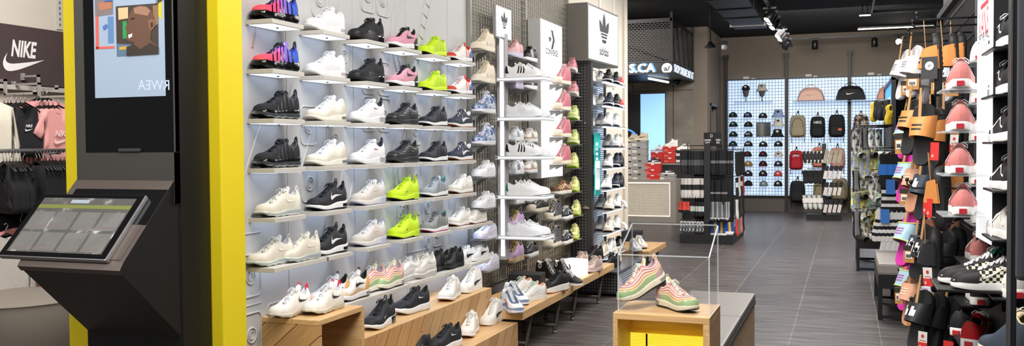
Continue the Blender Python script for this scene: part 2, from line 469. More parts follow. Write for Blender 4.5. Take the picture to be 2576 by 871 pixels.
    # ---- laces
    if d.get('laces') is not None:
        mb = MB(); nl = d.get('nlace', 6); rad = d.get('lace_r', .0030)
        i0, i1 = .44, .93
        ev = []
        for k in range(nl):
            tau = lerp(i1, i0, k/(nl-1)); q = tau*(NU-1); i = int(q); t = g.T[i].lerp(g.T[min(i+1, NU-1)], q-i)
            ev.append(Vector((t.x, max(abs(t.y), .006) + .004, t.z + .001)))
        for k, e in enumerate(ev):
            mb.tube([(e.x, -e.y, e.z-.002), (e.x, -e.y*.6, e.z+.0075), (e.x-.001, 0, e.z+.0105), (e.x, e.y*.6, e.z+.0075), (e.x, e.y, e.z-.002)], rad, 6, flat=.55)
            if k < nl-1:
                f = ev[k+1]
                for sd in (1, -1):
                    mb.tube([(e.x, sd*e.y, e.z), ((e.x+f.x)/2, 0, (e.z+f.z)/2+.0105), (f.x, -sd*f.y, f.z)], rad*.9, 6, flat=.55)
        e = ev[-1]
        if d.get('bow', 1):
            for sd in (1, -1):
                mb.tube([(e.x+.004, 0, e.z+.012), (e.x+.008, sd*.014, e.z+.016), (e.x+.014, sd*.027, e.z+.006), (e.x+.022, sd*.028, e.z-.006), (e.x+.018, sd*.018, e.z+.004), (e.x+.006, sd*.003, e.z+.012)], rad*.9, 6, flat=.6)
                mb.tube([(e.x+.004, 0, e.z+.012), (e.x+.018, sd*.010, e.z+.010), (e.x+.034, sd*.020, e.z-.008)], rad*.8, 6, flat=.6)
        out.append(('laces', mb.mesh('laces', [d['laces']]), []))
    # ---- heel pull loop
    if d.get('tab') is not None:
        mb = MB(); h = d.get('tab_h', .020); t = g.T[0]
        mb.tube([(t.x-.008, 0, t.z-.022), (t.x-.008, 0, t.z-.004), (t.x-.006, 0, t.z+h*.7), (t.x-.002, 0, t.z+h), (t.x+.004, 0, t.z+h*.85), (t.x+.008, 0, t.z+h*.4), (t.x+.009, 0, t.z-.006)], .0060, 8, flat=.42)
        out.append(('heel_tab', mb.mesh('heel_tab', [d['tab']]), []))
    return out
_SH = {}
def shoe(design, label, loc, yaw, group, M=None, scale=1.0, cat='shoe', name=None, mirror=False):
    """yaw: direction of the toe in the XY plane. The root stands at the middle of the sole."""
    d = DES[design]
    key = design
    if key not in _SH:
        parts = shoe_meshes(d); L = d.get('L', .29)
        for nm, me, sub in parts:
            me.transform(T(-L/2, 0, 0))
            for a, b in sub: b.transform(T(-L/2, 0, 0))
        _SH[key] = parts
    r = thing(name or d.get('name', 'sneaker'), label, cat, loc, yaw, group)
    if M is not None: r.matrix_world = M
    if scale != 1.0: r.scale = (scale,)*3
    if mirror: r.scale = (scale, -scale, scale)
    for nm, me, sub in _SH[key]:
        o = link(nm, me, r)
        for a, b in sub: link(a, b, o)
    return r
WHT = C(226,226,227); OFF = C(226,222,212); CRM = C(222,212,190); BLK = C(22,22,25); NVY = C(36,42,58); GRY = C(150,154,158); GUM = C(164,104,58)
LGR = C(205,205,205); MESHB = C(30,31,35,.8); SHINY = C(14,14,16,.15); NEON = C(200,232,30); PINK = C(214,142,150); LIL = C(196,170,206)
CLEAR = C(196,206,206,.12, trans=.35); SMOKE = C(70,76,80,.12, trans=.25)
def grad_vapor(nt, b):
    v = coords(nt, 'Object'); sx = nt.nodes.new('ShaderNodeSeparateXYZ'); nt.links.new(v, sx.inputs[0])
    mr = nt.nodes.new('ShaderNodeMapRange'); mr.inputs[1].default_value = -.15; mr.inputs[2].default_value = .15; nt.links.new(sx.outputs[0], mr.inputs[0])
    r = ramp(nt, [(0, (20,60,170)), (.22, (50,95,215)), (.42, (150,105,215)), (.60, (225,75,130)), (.85, (245,70,95)), (1, (240,90,90))])
    nt.links.new(mr.outputs[0], r.inputs[0]); nt.links.new(r.outputs[0], b.inputs['Base Color'])
def multi_knit(nt, b):
    v = coords(nt, 'Object', (60, 60, 400)); n = nt.nodes.new('ShaderNodeTexNoise'); n.inputs['Scale'].default_value = 2.5; nt.links.new(v, n.inputs['Vector'])
    r = ramp(nt, [(.30, (120,90,150)), (.42, (214,130,160)), (.52, (236,190,196)), (.60, (214,110,130)), (.70, (150,190,190))])
    nt.links.new(n.outputs['Fac'], r.inputs[0]); nt.links.new(r.outputs[0], b.inputs['Base Color'])
def tiedye(nt, b):
    v = coords(nt, 'Object'); n = nt.nodes.new('ShaderNodeTexNoise'); n.inputs['Scale'].default_value = 26; n.inputs['Detail'].default_value = 5; nt.links.new(v, n.inputs['Vector'])
    r = ramp(nt, [(.38, (60,84,130)), (.48, (130,150,190)), (.58, (222,226,234)), (.68, (90,112,160))])
    nt.links.new(n.outputs['Fac'], r.inputs[0]); nt.links.new(r.outputs[0], b.inputs['Base Color'])
def checker(nt, b):
    v = coords(nt, 'Object'); sx = nt.nodes.new('ShaderNodeSeparateXYZ'); nt.links.new(v, sx.inputs[0])
    cb = nt.nodes.new('ShaderNodeCombineXYZ'); nt.links.new(sx.outputs[0], cb.inputs[0]); nt.links.new(sx.outputs[2], cb.inputs[1]); cb.inputs[2].default_value = .5
    k = nt.nodes.new('ShaderNodeTexChecker'); k.inputs['Scale'].default_value = 85; k.inputs['Color1'].default_value = (*S((225,220,195)), 1); k.inputs['Color2'].default_value = (*S((24,24,24)), 1)
    nt.links.new(cb.outputs[0], k.inputs['Vector']); nt.links.new(k.outputs[0], b.inputs['Base Color'])
def leopard(nt, b):
    v = coords(nt, 'Object'); n = nt.nodes.new('ShaderNodeTexVoronoi'); n.inputs['Scale'].default_value = 60; nt.links.new(v, n.inputs['Vector'])
    r = ramp(nt, [(.25, (60,40,26)), (.4, (110,72,40)), (.5, (176,128,84))])
    nt.links.new(n.outputs['Distance'], r.inputs[0]); nt.links.new(r.outputs[0], b.inputs['Base Color'])
def sequin(nt, b):
    v = coords(nt, 'Object'); n = nt.nodes.new('ShaderNodeTexVoronoi'); n.inputs['Scale'].default_value = 160; nt.links.new(v, n.inputs['Vector'])
    r = ramp(nt, [(.2, (220,220,220)), (.34, (120,120,124)), (.5, (40,40,44))])
    nt.links.new(n.outputs['Distance'], r.inputs[0]); nt.links.new(r.outputs[0], b.inputs['Base Color'])
VAPG = custom('gradient_knit', grad_vapor); KNIT = custom('multicolour_knit', multi_knit, rough=.8); DYE = custom('tie_dye_canvas', tiedye, rough=.8)
CHK = custom('checkerboard_canvas', checker, rough=.8); LEO = custom('leopard_print', leopard, rough=.7); SEQ = custom('sequin_cloth', sequin, rough=.3)
def R(**k):  # low runner
    d = dict(heel=.034, fore=.022, spring=.020, collar=.060, heelh=.082, eye=.094, throat=.044, toe=.034, tongue_h=.028, nlace=6); d.update(k); return d
def CUP(**k):  # flat cup-soled court shoe
    d = dict(heel=.030, fore=.026, spring=.008, flare=0, lip=0, collar=.048, heelh=.064, eye=.076, throat=.038, toe=.032, tongue_h=.020, nlace=7, inset=.985); d.update(k); return d
def HI(**k):
    d = CUP(high=.050, eye=.074, tongue_h=.020, nlace=8); d.update(k); return d
DES = {
 'vapor_grad': R(upper=VAPG, sole=SHINY, levels=[(0,.93,1),(.12,1.0,1),(.45,1.07,0),(.8,1.03,0),(1.0,1.05,0),(1.25,.97,0)], bubble=.10, heel=.040, fore=.034, laces=BLK, strips=SHINY, nstrip=6, tongue=C(150,110,215), tab=C(24,28,44), tab_h=.030, tongue_h=.034, lining=C(50,60,150), tlabel=C(230,220,240)),
 'vapor_black': R(upper=MESHB, sole=SHINY, levels=[(0,.93,1),(.12,1.0,1),(.45,1.07,0),(.8,1.03,0),(1.0,1.05,0),(1.25,.97,0)], bubble=.10, heel=.040, fore=.034, air=SMOKE, airfull=1, laces=BLK, strips=C(36,36,40,.35), nstrip=6, tab=BLK, tab_h=.026, tongue_h=.026, lining=C(70,72,76)),
 'am90_white': R(upper=WHT, sole=WHT, laces=WHT, mud=C(228,228,230), eyestay=C(244,244,244), tongue_h=.030, heel=.042, fore=.030, air=C(190,176,180,.2), airwin=(.10,.24), lining=WHT, counter=C(245,245,245)),
 'am270_black': R(upper=MESHB, sole=BLK, laces=BLK, tab=BLK, tab_h=.022, heel=.044, fore=.028, airheel=.26, air=C(20,20,22,.08), lining=C(26,26,28), mud=C(26,26,28,.5), swoosh=C(74,74,78,.3), sw=(.54,.66,.22,.40)),
 'flyknit_pink': R(upper=KNIT, sole=WHT, outsole=BLK, laces=BLK, tongue=C(30,30,32), tlabel=C(110,210,60), tongue_h=.032, tab=BLK, tab_h=.012, heel=.042, fore=.030, swoosh=C(24,24,26), sw=(.16,.52,.30,.86), lining=BLK, airheel=.22, air=C(40,40,44,.1), counter=C(30,28,32), counter_v=.5),
 'presto_neon': R(upper=NEON, sole=C(206,235,50), outsole=C(30,32,20), laces=C(190,222,40), strips=C(186,214,36), nstrip=5, tongue_h=.032, heel=.036, lining=C(180,205,40), collar=.064),
 'huarache_red': R(upper=C(232,228,222), sole=WHT, outsole=BLK, laces=WHT, tongue=C(222,60,40), tongue_h=.036, toecap=C(214,70,46), toe_x=.90, toe_v=.4, counter=C(60,110,190), counter_v=.7, strips=C(222,62,40), nstrip=2, tlabel=WHT, lining=C(200,40,30), mud=WHT),
 'preday_cream': R(upper=C(232,228,216), sole=OFF, laces=WHT, mud=C(222,214,198), eyestay=WHT, tongue_h=.030, heel=.040, air=C(120,128,120,.15), airwin=(.06,.24), outsole=C(214,210,196), lining=WHT, counter=C(214,205,186), tongue=WHT),
 'am270_white': R(upper=C(232,232,234), sole=WHT, laces=WHT, tab=C(40,44,60), tab_h=.026, heel=.044, fore=.028, airheel=.28, air=CLEAR, swoosh=C(150,90,70), sw=(.28,.46,.46,.66), lining=NVY, tongue=WHT),
 'am97_black': R(upper=C(34,34,36), waves=[C(58,58,60,.35), C(22,22,24,.6)], wave_v=[(.10,.24,0),(.36,.44,0),(.52,.60,0),(.68,.76,0)], sole=BLK, laces=BLK, tab=BLK, tab_h=.012, heel=.040, fore=.032, air=C(60,64,66,.1), airfull=1, swoosh=C(190,190,190), sw=(.24,.34,.40,.52), lining=BLK, tongue_h=.026),
 'presto_black': R(upper=C(38,40,48), sole=WHT, outsole=BLK, laces=BLK, strips=C(24,24,28), nstrip=4, tab=BLK, tab_h=.016, lining=C(40,42,48), tongue_h=.028, collar=.064),
 'daybreak_navy': R(upper=C(44,50,66), sole=WHT, outsole=GUM, laces=NVY, swoosh=WHT, sw=(.20,.66,.14,.86), tongue=OFF, tongue_h=.024, mud=C(52,58,72), heel=.032, lining=OFF, eyestay=C(58,64,80)),
 'flyknit_cream': R(upper=C(216,208,192), sole=C(196,200,188,.2), levels=[(0,.93,1),(.12,1.0,1),(.45,1.06,0),(.8,1.03,0),(1.0,1.04,0),(1.2,.97,0)], bubble=.08, air=CLEAR, airfull=1, laces=OFF, tongue=C(226,220,206), tongue_h=.034, tab=OFF, tab_h=.022, swoosh=C(234,228,214), sw=(.14,.44,.40,.80), lining=OFF, counter=C(226,222,206)),
 'am_black': R(upper=C(30,30,33), sole=WHT, outsole=BLK, laces=BLK, tab=BLK, tab_h=.020, tloop=BLK, tongue_h=.036, swoosh=WHT, sw=(.20,.60,.22,.80), heel=.044, fore=.026, air=C(30,30,32,.1), airwin=(.06,.24), lining=BLK),
 'am270_sand': R(upper=C(206,198,190), sole=C(216,212,208), outsole=C(178,180,214), laces=WHT, tab=C(200,206,236), tab_h=.028, heel=.044, fore=.028, airheel=.28, air=C(190,194,216,.1), lining=C(230,228,226), swoosh=C(222,214,206), sw=(.28,.50,.40,.66), tongue=C(226,222,216)),
 'am270_neon': R(upper=C(198,230,30), sole=C(204,236,40), outsole=BLK, laces=C(190,222,40), tab=C(190,220,30), tab_h=.026, tloop=C(190,220,30), heel=.044, fore=.028, airheel=.28, air=C(190,226,60,.1), lining=C(170,200,30), swoosh=C(40,60,20), sw=(.52,.64,.22,.36), tlabel=C(120,160,40)),
 'presto_grey': R(upper=C(156,162,168), sole=WHT, outsole=BLK, laces=C(130,136,142), strips=C(136,142,150), nstrip=4, tab=C(60,170,160), tab_h=.012, lining=C(80,120,130), tongue=C(190,210,214), tongue_h=.028),
 'presto_slate': R(upper=C(138,140,136), sole=WHT, outsole=C(200,80,120), laces=C(112,114,112), strips=C(120,122,118), nstrip=4, tab=C(40,140,130), tab_h=.012, lining=C(70,80,80), tongue=C(120,122,120), tongue_h=.028),
 'waffle_gum': R(upper=C(230,226,216), sole=WHT, outsole=GUM, laces=OFF, swoosh=C(240,238,232), sw=(.20,.64,.18,.82), mud=C(218,212,200), tongue=OFF, heel=.034, lining=OFF, eyestay=C(236,232,224)),
 'vapor_white_red': R(upper=C(232,226,218), sole=C(206,198,180,.2), levels=[(0,.93,1),(.12,1.0,1),(.45,1.06,0),(.8,1.03,0),(1.0,1.04,0),(1.2,.97,0)], bubble=.08, air=C(190,186,170,.15), airfull=1, laces=WHT, tongue=C(240,238,236), tongue_h=.036, tab=C(224,46,84), tab_h=.024, tloop=C(224,46,84), swoosh=C(40,40,44), sw=(.14,.44,.36,.84), lining=WHT),
 'am90_tan': R(upper=C(236,232,226), sole=WHT, outsole=C(60,56,54), laces=WHT, mud=C(214,178,140), tongue_h=.034, tab=BLK, tab_h=.012, tloop=BLK, swoosh=C(36,34,34), sw=(.20,.58,.30,.84), counter=C(222,166,92), counter_v=.95, heel=.042, fore=.030, air=C(150,140,130,.15), airwin=(.10,.24), lining=BLK, toecap=C(236,210,180), toe_v=.34),
 'am97_candy': R(upper=C(232,160,158), waves=[C(168,196,146), C(236,228,210), C(240,170,40)], wave_v=[(0,.30,0),(.30,.40,1),(.40,.46,2),(.46,.53,1),(.62,.69,1),(.80,.86,1)], sole=C(232,226,206), outsole=C(40,50,46), laces=C(230,232,218), heel=.044, fore=.032, air=C(150,156,150,.1), airwin=(.04,.22), toecap=C(168,196,146), toe_x=.74, toe_v=.46, counter=C(200,160,165), counter_v=.72, tongue=C(226,232,214), tlabel=C(240,180,40), tloop=C(236,200,160), tab=C(236,200,160), tab_h=.016, tongue_h=.036, lining=C(190,160,165)),
 'am97_bone': R(upper=C(222,218,212), waves=[C(206,202,198), C(236,234,230)], wave_v=[(.08,.24,0),(.34,.41,1),(.48,.56,0),(.64,.70,1)], sole=C(218,214,208), outsole=C(200,196,190), laces=OFF, air=C(190,190,188,.1), airfull=1, tab=OFF, tab_h=.016, heel=.042, fore=.034, lining=OFF, tongue_h=.028),
 'huarache_black': R(upper=C(28,28,31), sole=C(24,24,26), laces=BLK, strips=C(20,20,22,.3), nstrip=3, counter=C(22,22,24,.3), counter_v=.9, tongue_h=.032, tab=BLK, tab_h=.008, lining=BLK, mud=C(24,24,26,.35)),
 'blazer_low': CUP(upper=WHT, sole=C(236,234,228), laces=WHT, swoosh=C(20,20,22), sw=(.14,.60,.10,.90), lining=OFF, tongue=OFF, tongue_h=.026, eyestay=C(244,244,244)),
 'blazer_mid': HI(upper=C(236,235,232), sole=C(230,226,216), laces=WHT, swoosh=C(20,20,22), sw=(.12,.62,.10,.60), lining=OFF, tongue=C(238,236,230), tlabel=C(200,60,50), toecap=C(226,224,218), toe_x=.72),
 'blazer_cream': HI(upper=C(222,210,188), sole=C(232,222,202), laces=C(226,216,196), swoosh=C(228,218,200), sw=(.12,.62,.10,.60), lining=C(200,160,110), tongue=C(216,200,170), tlabel=C(196,150,90), toecap=C(228,216,196), toe_x=.72),
 'blazer_dye': HI(upper=DYE, sole=C(230,230,232), laces=WHT, swoosh=WHT, sw=(.12,.62,.10,.60), lining=WHT, tongue=C(230,230,236), tlabel=C(220,90,70)),
 'huarache_white': R(upper=C(234,230,222), sole=WHT, outsole=C(196,148,92), laces=WHT, strips=C(226,222,212), nstrip=2, counter=C(222,216,206), counter_v=.8, tongue_h=.036, mud=WHT, lining=OFF),
 'am270_bw': R(upper=C(30,31,36), sole=WHT, laces=BLK, tab=BLK, tab_h=.022, tloop=BLK, heel=.046, fore=.026, airheel=.26, air=C(40,40,44,.08), lining=BLK, swoosh=WHT, sw=(.50,.62,.22,.38), tlabel=LGR),
 'zoom_black': R(upper=C(32,34,40), sole=WHT, outsole=C(190,190,190), laces=C(40,42,48), heel=.046, fore=.036, swoosh=LGR, sw=(.24,.44,.40,.70), lining=BLK, tab=BLK, tab_h=.008, tongue_h=.026, spring=.022),
 'af1_white': CUP(upper=C(236,236,240), sole=C(230,230,234), laces=WHT, swoosh=C(222,224,230), sw=(.16,.62,.10,.86), lining=WHT, heel=.036, eyestay=WHT, mud=C(242,242,244), tongue_h=.024),
 'af1_lav': CUP(upper=C(214,212,228,.3), sole=C(206,206,226,.2, trans=.2), laces=WHT, swoosh=C(232,230,240), sw=(.16,.62,.10,.86), lining=WHT, tlabel=C(220,120,70), heel=.036, tongue_h=.028),
 'dunk_color': HI(upper=C(226,226,226), sole=C(214,216,222), outsole=C(150,170,190), laces=WHT, swoosh=C(210,52,40), sw=(.30,.68,.16,.60), mud=C(112,134,162), counter=C(130,150,180), counter_v=.6, eyestay=C(70,90,120), lining=WHT, tongue=WHT, high=.040),
 'court_peach': CUP(upper=C(232,232,230), sole=C(228,226,222), laces=C(200,226,218), swoosh=C(238,238,236), lining=C(226,180,150), tongue=C(232,190,160), counter=C(222,170,140), counter_v=.95, counter_x=.12, tongue_h=.026, heel=.036, high=.016),
 'superstar': CUP(upper=C(236,236,238,.45), sole=C(232,232,232), laces=WHT, stripes=C(22,22,26), toecap=C(226,228,230,.4), toe_x=.76, toe_v=.78, counter=C(24,24,28), counter_v=.95, counter_x=.13, lining=WHT, tongue=WHT, tlabel=C(190,160,80)),
 'superstar_white': CUP(upper=C(234,235,240,.45), sole=C(230,231,236), laces=WHT, stripes=C(218,220,228), toecap=C(224,226,232,.4), toe_x=.76, toe_v=.78, lining=WHT, tongue=WHT),
 'stan_green': CUP(upper=C(238,239,240,.5), sole=C(236,236,236), laces=WHT, counter=C(36,120,84), counter_v=.98, counter_x=.10, lining=WHT, tongue=WHT, tongue_h=.024),
 'stan_lilac': CUP(upper=C(236,238,244,.5), sole=C(236,236,240), laces=WHT, counter=C(190,200,220), counter_v=.98, counter_x=.10, lining=WHT, tongue=WHT, tongue_h=.024),
 'forum_pink': CUP(upper=C(206,152,156), sole=C(196,190,214), laces=C(220,176,178), stripes=C(236,226,226), mud=C(214,164,166), lining=C(190,120,126), tongue=C(200,140,146), heel=.040, fore=.036, high=.020, tlabel=WHT),
 'forum_lilac': CUP(upper=C(190,160,196), sole=C(196,168,130), laces=C(222,204,110), mud=C(186,150,192), lining=C(170,140,180), tongue=C(200,180,110), heel=.038, fore=.034, high=.024),
 'suede_black': CUP(upper=C(26,26,29), sole=WHT, laces=C(180,180,176), stripes=C(70,70,74), lining=BLK, tlabel=WHT, side_stripe=C(60,60,64)),
 'samba_black': CUP(upper=C(28,28,31), sole=C(226,226,224), laces=BLK, stripes=WHT, lining=BLK, high=.012),
 'tokyo_white': CUP(upper=C(232,232,234), sole=WHT, laces=WHT, stripes=C(120,150,190), lining=WHT, tongue=C(226,228,234)),
 'floral_white': CUP(upper=C(226,220,212), sole=WHT, laces=WHT, stripes=C(150,140,120), mud=C(190,160,140), lining=OFF, tongue=C(230,230,228)),
 'forum_white': CUP(upper=C(232,234,238), sole=WHT, laces=WHT, stripes=C(30,36,60), lining=WHT, tongue=C(226,228,236), tlabel=C(40,50,90), high=.012),
 'gazelle_white': CUP(upper=C(228,230,230), sole=WHT, laces=WHT, stripes=C(60,64,70), lining=WHT, high=.010),
 'chuck_pink': HI(upper=C(196,112,124), sole=C(228,214,190), line=C(150,60,70), laces=C(236,220,216), toecap=C(232,222,204), toe_x=.84, toe_v=.70, lining=C(206,150,156), tongue=C(190,104,118), high=.058, W=.098),
 'chuck_black': HI(upper=C(26,26,28), sole=C(228,226,220), laces=C(226,222,214), toecap=C(226,222,212), toe_x=.84, toe_v=.70, lining=OFF, patch=WHT, high=.058, W=.098),
 'chuck_sequin': HI(upper=SEQ, sole=C(222,210,190), laces=C(220,210,196), toecap=C(220,210,190), toe_x=.84, toe_v=.70, lining=BLK, tongue=BLK, high=.062, W=.098),
 'chuck_low': CUP(upper=C(30,30,30), sole=C(216,204,180), laces=C(220,212,196), toecap=C(220,210,188), toe_x=.84, toe_v=.70, lining=C(196,190,176), W=.098),
 'chuck_platform': CUP(upper=C(24,24,26), sole=C(234,232,228), outsole=GUM, laces=BLK, toecap=C(30,30,32), toe_x=.84, toe_v=.7, heel=.058, fore=.052, lining=BLK, high=.02, tlabel=WHT),
 'vans_leopard': CUP(upper=LEO, sole=C(232,226,214), laces=C(150,110,76), side_stripe=C(232,226,214), lining=C(90,60,40), toecap=C(96,64,40), toe_x=.78, toe_v=.8),
 'oldskool_black': CUP(upper=C(28,28,30), sole=C(234,234,232), laces=C(230,230,228), side_stripe=C(236,236,234), lining=C(40,40,42), heel_label=C(196,40,44)),
 'oldskool_pink': CUP(upper=C(206,122,118), sole=C(236,234,230), laces=C(238,238,238), side_stripe=C(238,236,234), lining=C(120,110,104), heel_label=C(186,34,52), counter=C(214,130,126), counter_v=.72),
 'oldskool_check': CUP(upper=CHK, sole=C(228,228,226), laces=C(240,240,240), side_stripe=C(232,232,228), toecap=C(26,26,28), toe_x=.70, toe_v=1.0, eyestay=C(26,26,28), lining=C(28,28,30), tongue=C(26,26,28), heel_label=C(190,40,44)),
 'oldskool_red': CUP(upper=C(190,22,32), sole=C(232,230,228), laces=C(238,236,236), side_stripe=C(236,236,236), lining=C(60,56,54), heel_label=C(186,34,44)),
 'slipon_white': CUP(upper=C(226,224,218), sole=C(236,234,230), lining=C(206,200,190), tongue_h=.006, heel_label=C(186,34,44), side_stripe=C(232,230,226)),
 'slipon_black': CUP(upper=C(36,38,42), sole=C(32,33,36), lining=C(110,108,100), tongue_h=.006),
 'oldskool_teal': CUP(upper=C(30,120,104), sole=C(236,232,226), laces=WHT, lining=C(90,86,84), counter=C(214,130,140), counter_v=.98, counter_x=.10),
 'sk8_beige': HI(upper=C(60,70,84), sole=C(226,214,190), laces=OFF, lining=C(206,192,156), high=.05, tongue=C(196,182,150)),
 'chunk_pink': R(upper=C(196,124,134), sole=C(214,206,202), laces=C(206,140,148), mud=C(204,136,146), lining=C(150,90,100), heel=.044, fore=.034, eyestay=C(214,150,158)),
 'chunk_neon': R(upper=C(206,218,140), sole=C(222,226,196), outsole=C(150,190,40), laces=C(220,228,160), mud=C(190,206,110), lining=C(200,210,140), heel=.044, fore=.034, strips=C(60,66,44), nstrip=3),
 'chunk_lime': R(upper=C(214,214,140), sole=C(206,220,120), outsole=C(170,210,40), laces=C(224,226,170), mud=C(206,206,126), lining=C(200,204,130), heel=.044, fore=.034, tongue_h=.03),
 'boost_white': R(upper=C(232,230,224), sole=WHT, laces=WHT, strips=C(222,220,216), nstrip=4, lining=OFF, heel=.044, tab=OFF, tab_h=.008, tongue_h=.020),
 'boost_cream': R(upper=C(226,216,196), sole=C(236,232,224), outsole=C(196,160,110), laces=OFF, strips=C(214,204,184), nstrip=4, lining=C(206,190,160), heel=.044, tab=C(214,180,130), tab_h=.010),
 'boost_black': R(upper=C(28,28,32), sole=WHT, outsole=C(36,36,38), laces=BLK, strips=C(20,20,22), nstrip=4, lining=BLK, heel=.044, tab=BLK, tab_h=.006),
 'boost_allblack': R(upper=C(26,26,29), sole=C(28,28,30), laces=BLK, strips=C(18,18,20), nstrip=4, lining=BLK, heel=.044, tab=BLK, tab_h=.006),
 'boost_mauve': R(upper=C(168,132,144), sole=C(60,48,56), laces=C(186,150,160), strips=C(140,104,118), nstrip=4, lining=C(130,90,104), heel=.044),
 'boost_beige': R(upper=C(196,174,164), sole=C(206,186,176), laces=C(206,188,180), strips=C(186,164,154), nstrip=4, lining=C(176,150,140), heel=.044, tongue_h=.018),
 'boost_navy': R(upper=C(38,44,62), sole=C(226,226,230), outsole=C(40,44,60), laces=C(50,56,76), strips=C(30,34,50), nstrip=4, lining=NVY, heel=.044),
 'runner_grey': R(upper=C(206,208,210), sole=WHT, laces=WHT, stripes=C(160,164,168), lining=GRY, heel=.042),
 'racer_black': R(upper=C(28,28,30), sole=WHT, outsole=BLK, laces=BLK, stripes=WHT, lining=BLK, heel=.038),
}
DES['sk8_tan'] = HI(upper=C(186,170,142), sole=C(206,196,160), laces=OFF, swoosh=C(96,90,80), sw=(.12,.62,.10,.60), lining=C(170,150,120))
DES['samba_nike'] = CUP(upper=C(26,26,28), sole=C(210,206,202), laces=BLK, swoosh=WHT, sw=(.12,.64,.08,.92), lining=BLK)
DES['blazer_mid_plain'] = HI(upper=C(232,230,226), sole=C(226,222,212), laces=WHT, swoosh=C(206,204,202), sw=(.12,.62,.10,.60), lining=OFF)
DES['clog_yellow'] = CUP(upper=C(222,186,40,.5), sole=C(226,190,50,.5), lining=C(190,150,30), tongue_h=.004, toe=.040)
# ------------------------------------------------------------------ the setting
def floor_nodes(nt, b):
    v = coords(nt, 'Object', (1, 1, 1), (0, 0, -PI/2), (0, 0, 0))      # texture x runs along world -Y/Y
    tc = nt.nodes.new('ShaderNodeTexCoord'); sp = nt.nodes.new('ShaderNodeSeparateXYZ'); nt.links.new(tc.outputs['Object'], sp.inputs[0])
    a1 = nt.nodes.new('ShaderNodeMath'); a1.operation = 'ADD'; a1.inputs[1].default_value = 20.0 + .1 - .005; nt.links.new(sp.outputs[0], a1.inputs[0])
    a2 = nt.nodes.new('ShaderNodeMath'); a2.operation = 'ADD'; a2.inputs[1].default_value = 20.0; nt.links.new(sp.outputs[1], a2.inputs[0])
    cb = nt.nodes.new('ShaderNodeCombineXYZ'); nt.links.new(a2.outputs[0], cb.inputs[0]); nt.links.new(a1.outputs[0], cb.inputs[1])
    br = nt.nodes.new('ShaderNodeTexBrick'); br.offset = .5; br.inputs['Scale'].default_value = 1; br.inputs['Brick Width'].default_value = 1.31; br.inputs['Row Height'].default_value = .6565
    br.inputs['Mortar Size'].default_value = .0042; br.inputs['Mortar Smooth'].default_value = .1
    br.inputs['Color1'].default_value = (*S((98,92,90)), 1); br.inputs['Color2'].default_value = (*S((112,105,102)), 1); br.inputs['Mortar'].default_value = (*S((150,144,138)), 1)
    nt.links.new(cb.outputs[0], br.inputs['Vector'])
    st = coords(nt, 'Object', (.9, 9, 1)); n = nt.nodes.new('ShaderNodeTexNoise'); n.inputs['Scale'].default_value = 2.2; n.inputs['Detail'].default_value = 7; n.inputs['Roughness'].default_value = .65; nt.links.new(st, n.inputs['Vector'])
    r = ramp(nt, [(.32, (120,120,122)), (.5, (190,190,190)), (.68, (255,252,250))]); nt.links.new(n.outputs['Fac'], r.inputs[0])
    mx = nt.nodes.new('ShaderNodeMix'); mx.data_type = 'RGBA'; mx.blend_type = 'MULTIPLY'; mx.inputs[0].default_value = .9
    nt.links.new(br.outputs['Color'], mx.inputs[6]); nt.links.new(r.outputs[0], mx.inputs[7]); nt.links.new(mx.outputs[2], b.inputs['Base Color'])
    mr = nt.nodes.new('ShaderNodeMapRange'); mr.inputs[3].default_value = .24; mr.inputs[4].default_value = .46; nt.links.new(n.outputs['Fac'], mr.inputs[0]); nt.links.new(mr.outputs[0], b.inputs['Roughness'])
    bp = nt.nodes.new('ShaderNodeBump'); bp.inputs['Strength'].default_value = .12; bp.inputs['Distance'].default_value = .003; nt.links.new(n.outputs['Fac'], bp.inputs['Height']); nt.links.new(bp.outputs['Normal'], b.inputs['Normal'])
FLOOR = custom('slate_tiles', floor_nodes, (84,80,78), .34)
def wood_nodes(nt, b, c1=(196,152,100), c2=(224,186,134), sc=(3, 30, 30)):
    v = coords(nt, 'Object', sc); n = nt.nodes.new('ShaderNodeTexNoise'); n.inputs['Scale'].default_value = 1.6; n.inputs['Detail'].default_value = 6; n.inputs['Distortion'].default_value = .5; nt.links.new(v, n.inputs['Vector'])
    r = ramp(nt, [(.3, c1), (.7, c2)]); nt.links.new(n.outputs['Fac'], r.inputs[0]); nt.links.new(r.outputs[0], b.inputs['Base Color'])
OAK_X = custom('oak_grain_x', lambda nt, b: wood_nodes(nt, b, sc=(2.5, 40, 40)), rough=.45)
OAK_Y = custom('oak_grain_y', lambda nt, b: wood_nodes(nt, b, sc=(40, 2.5, 40)), rough=.45)
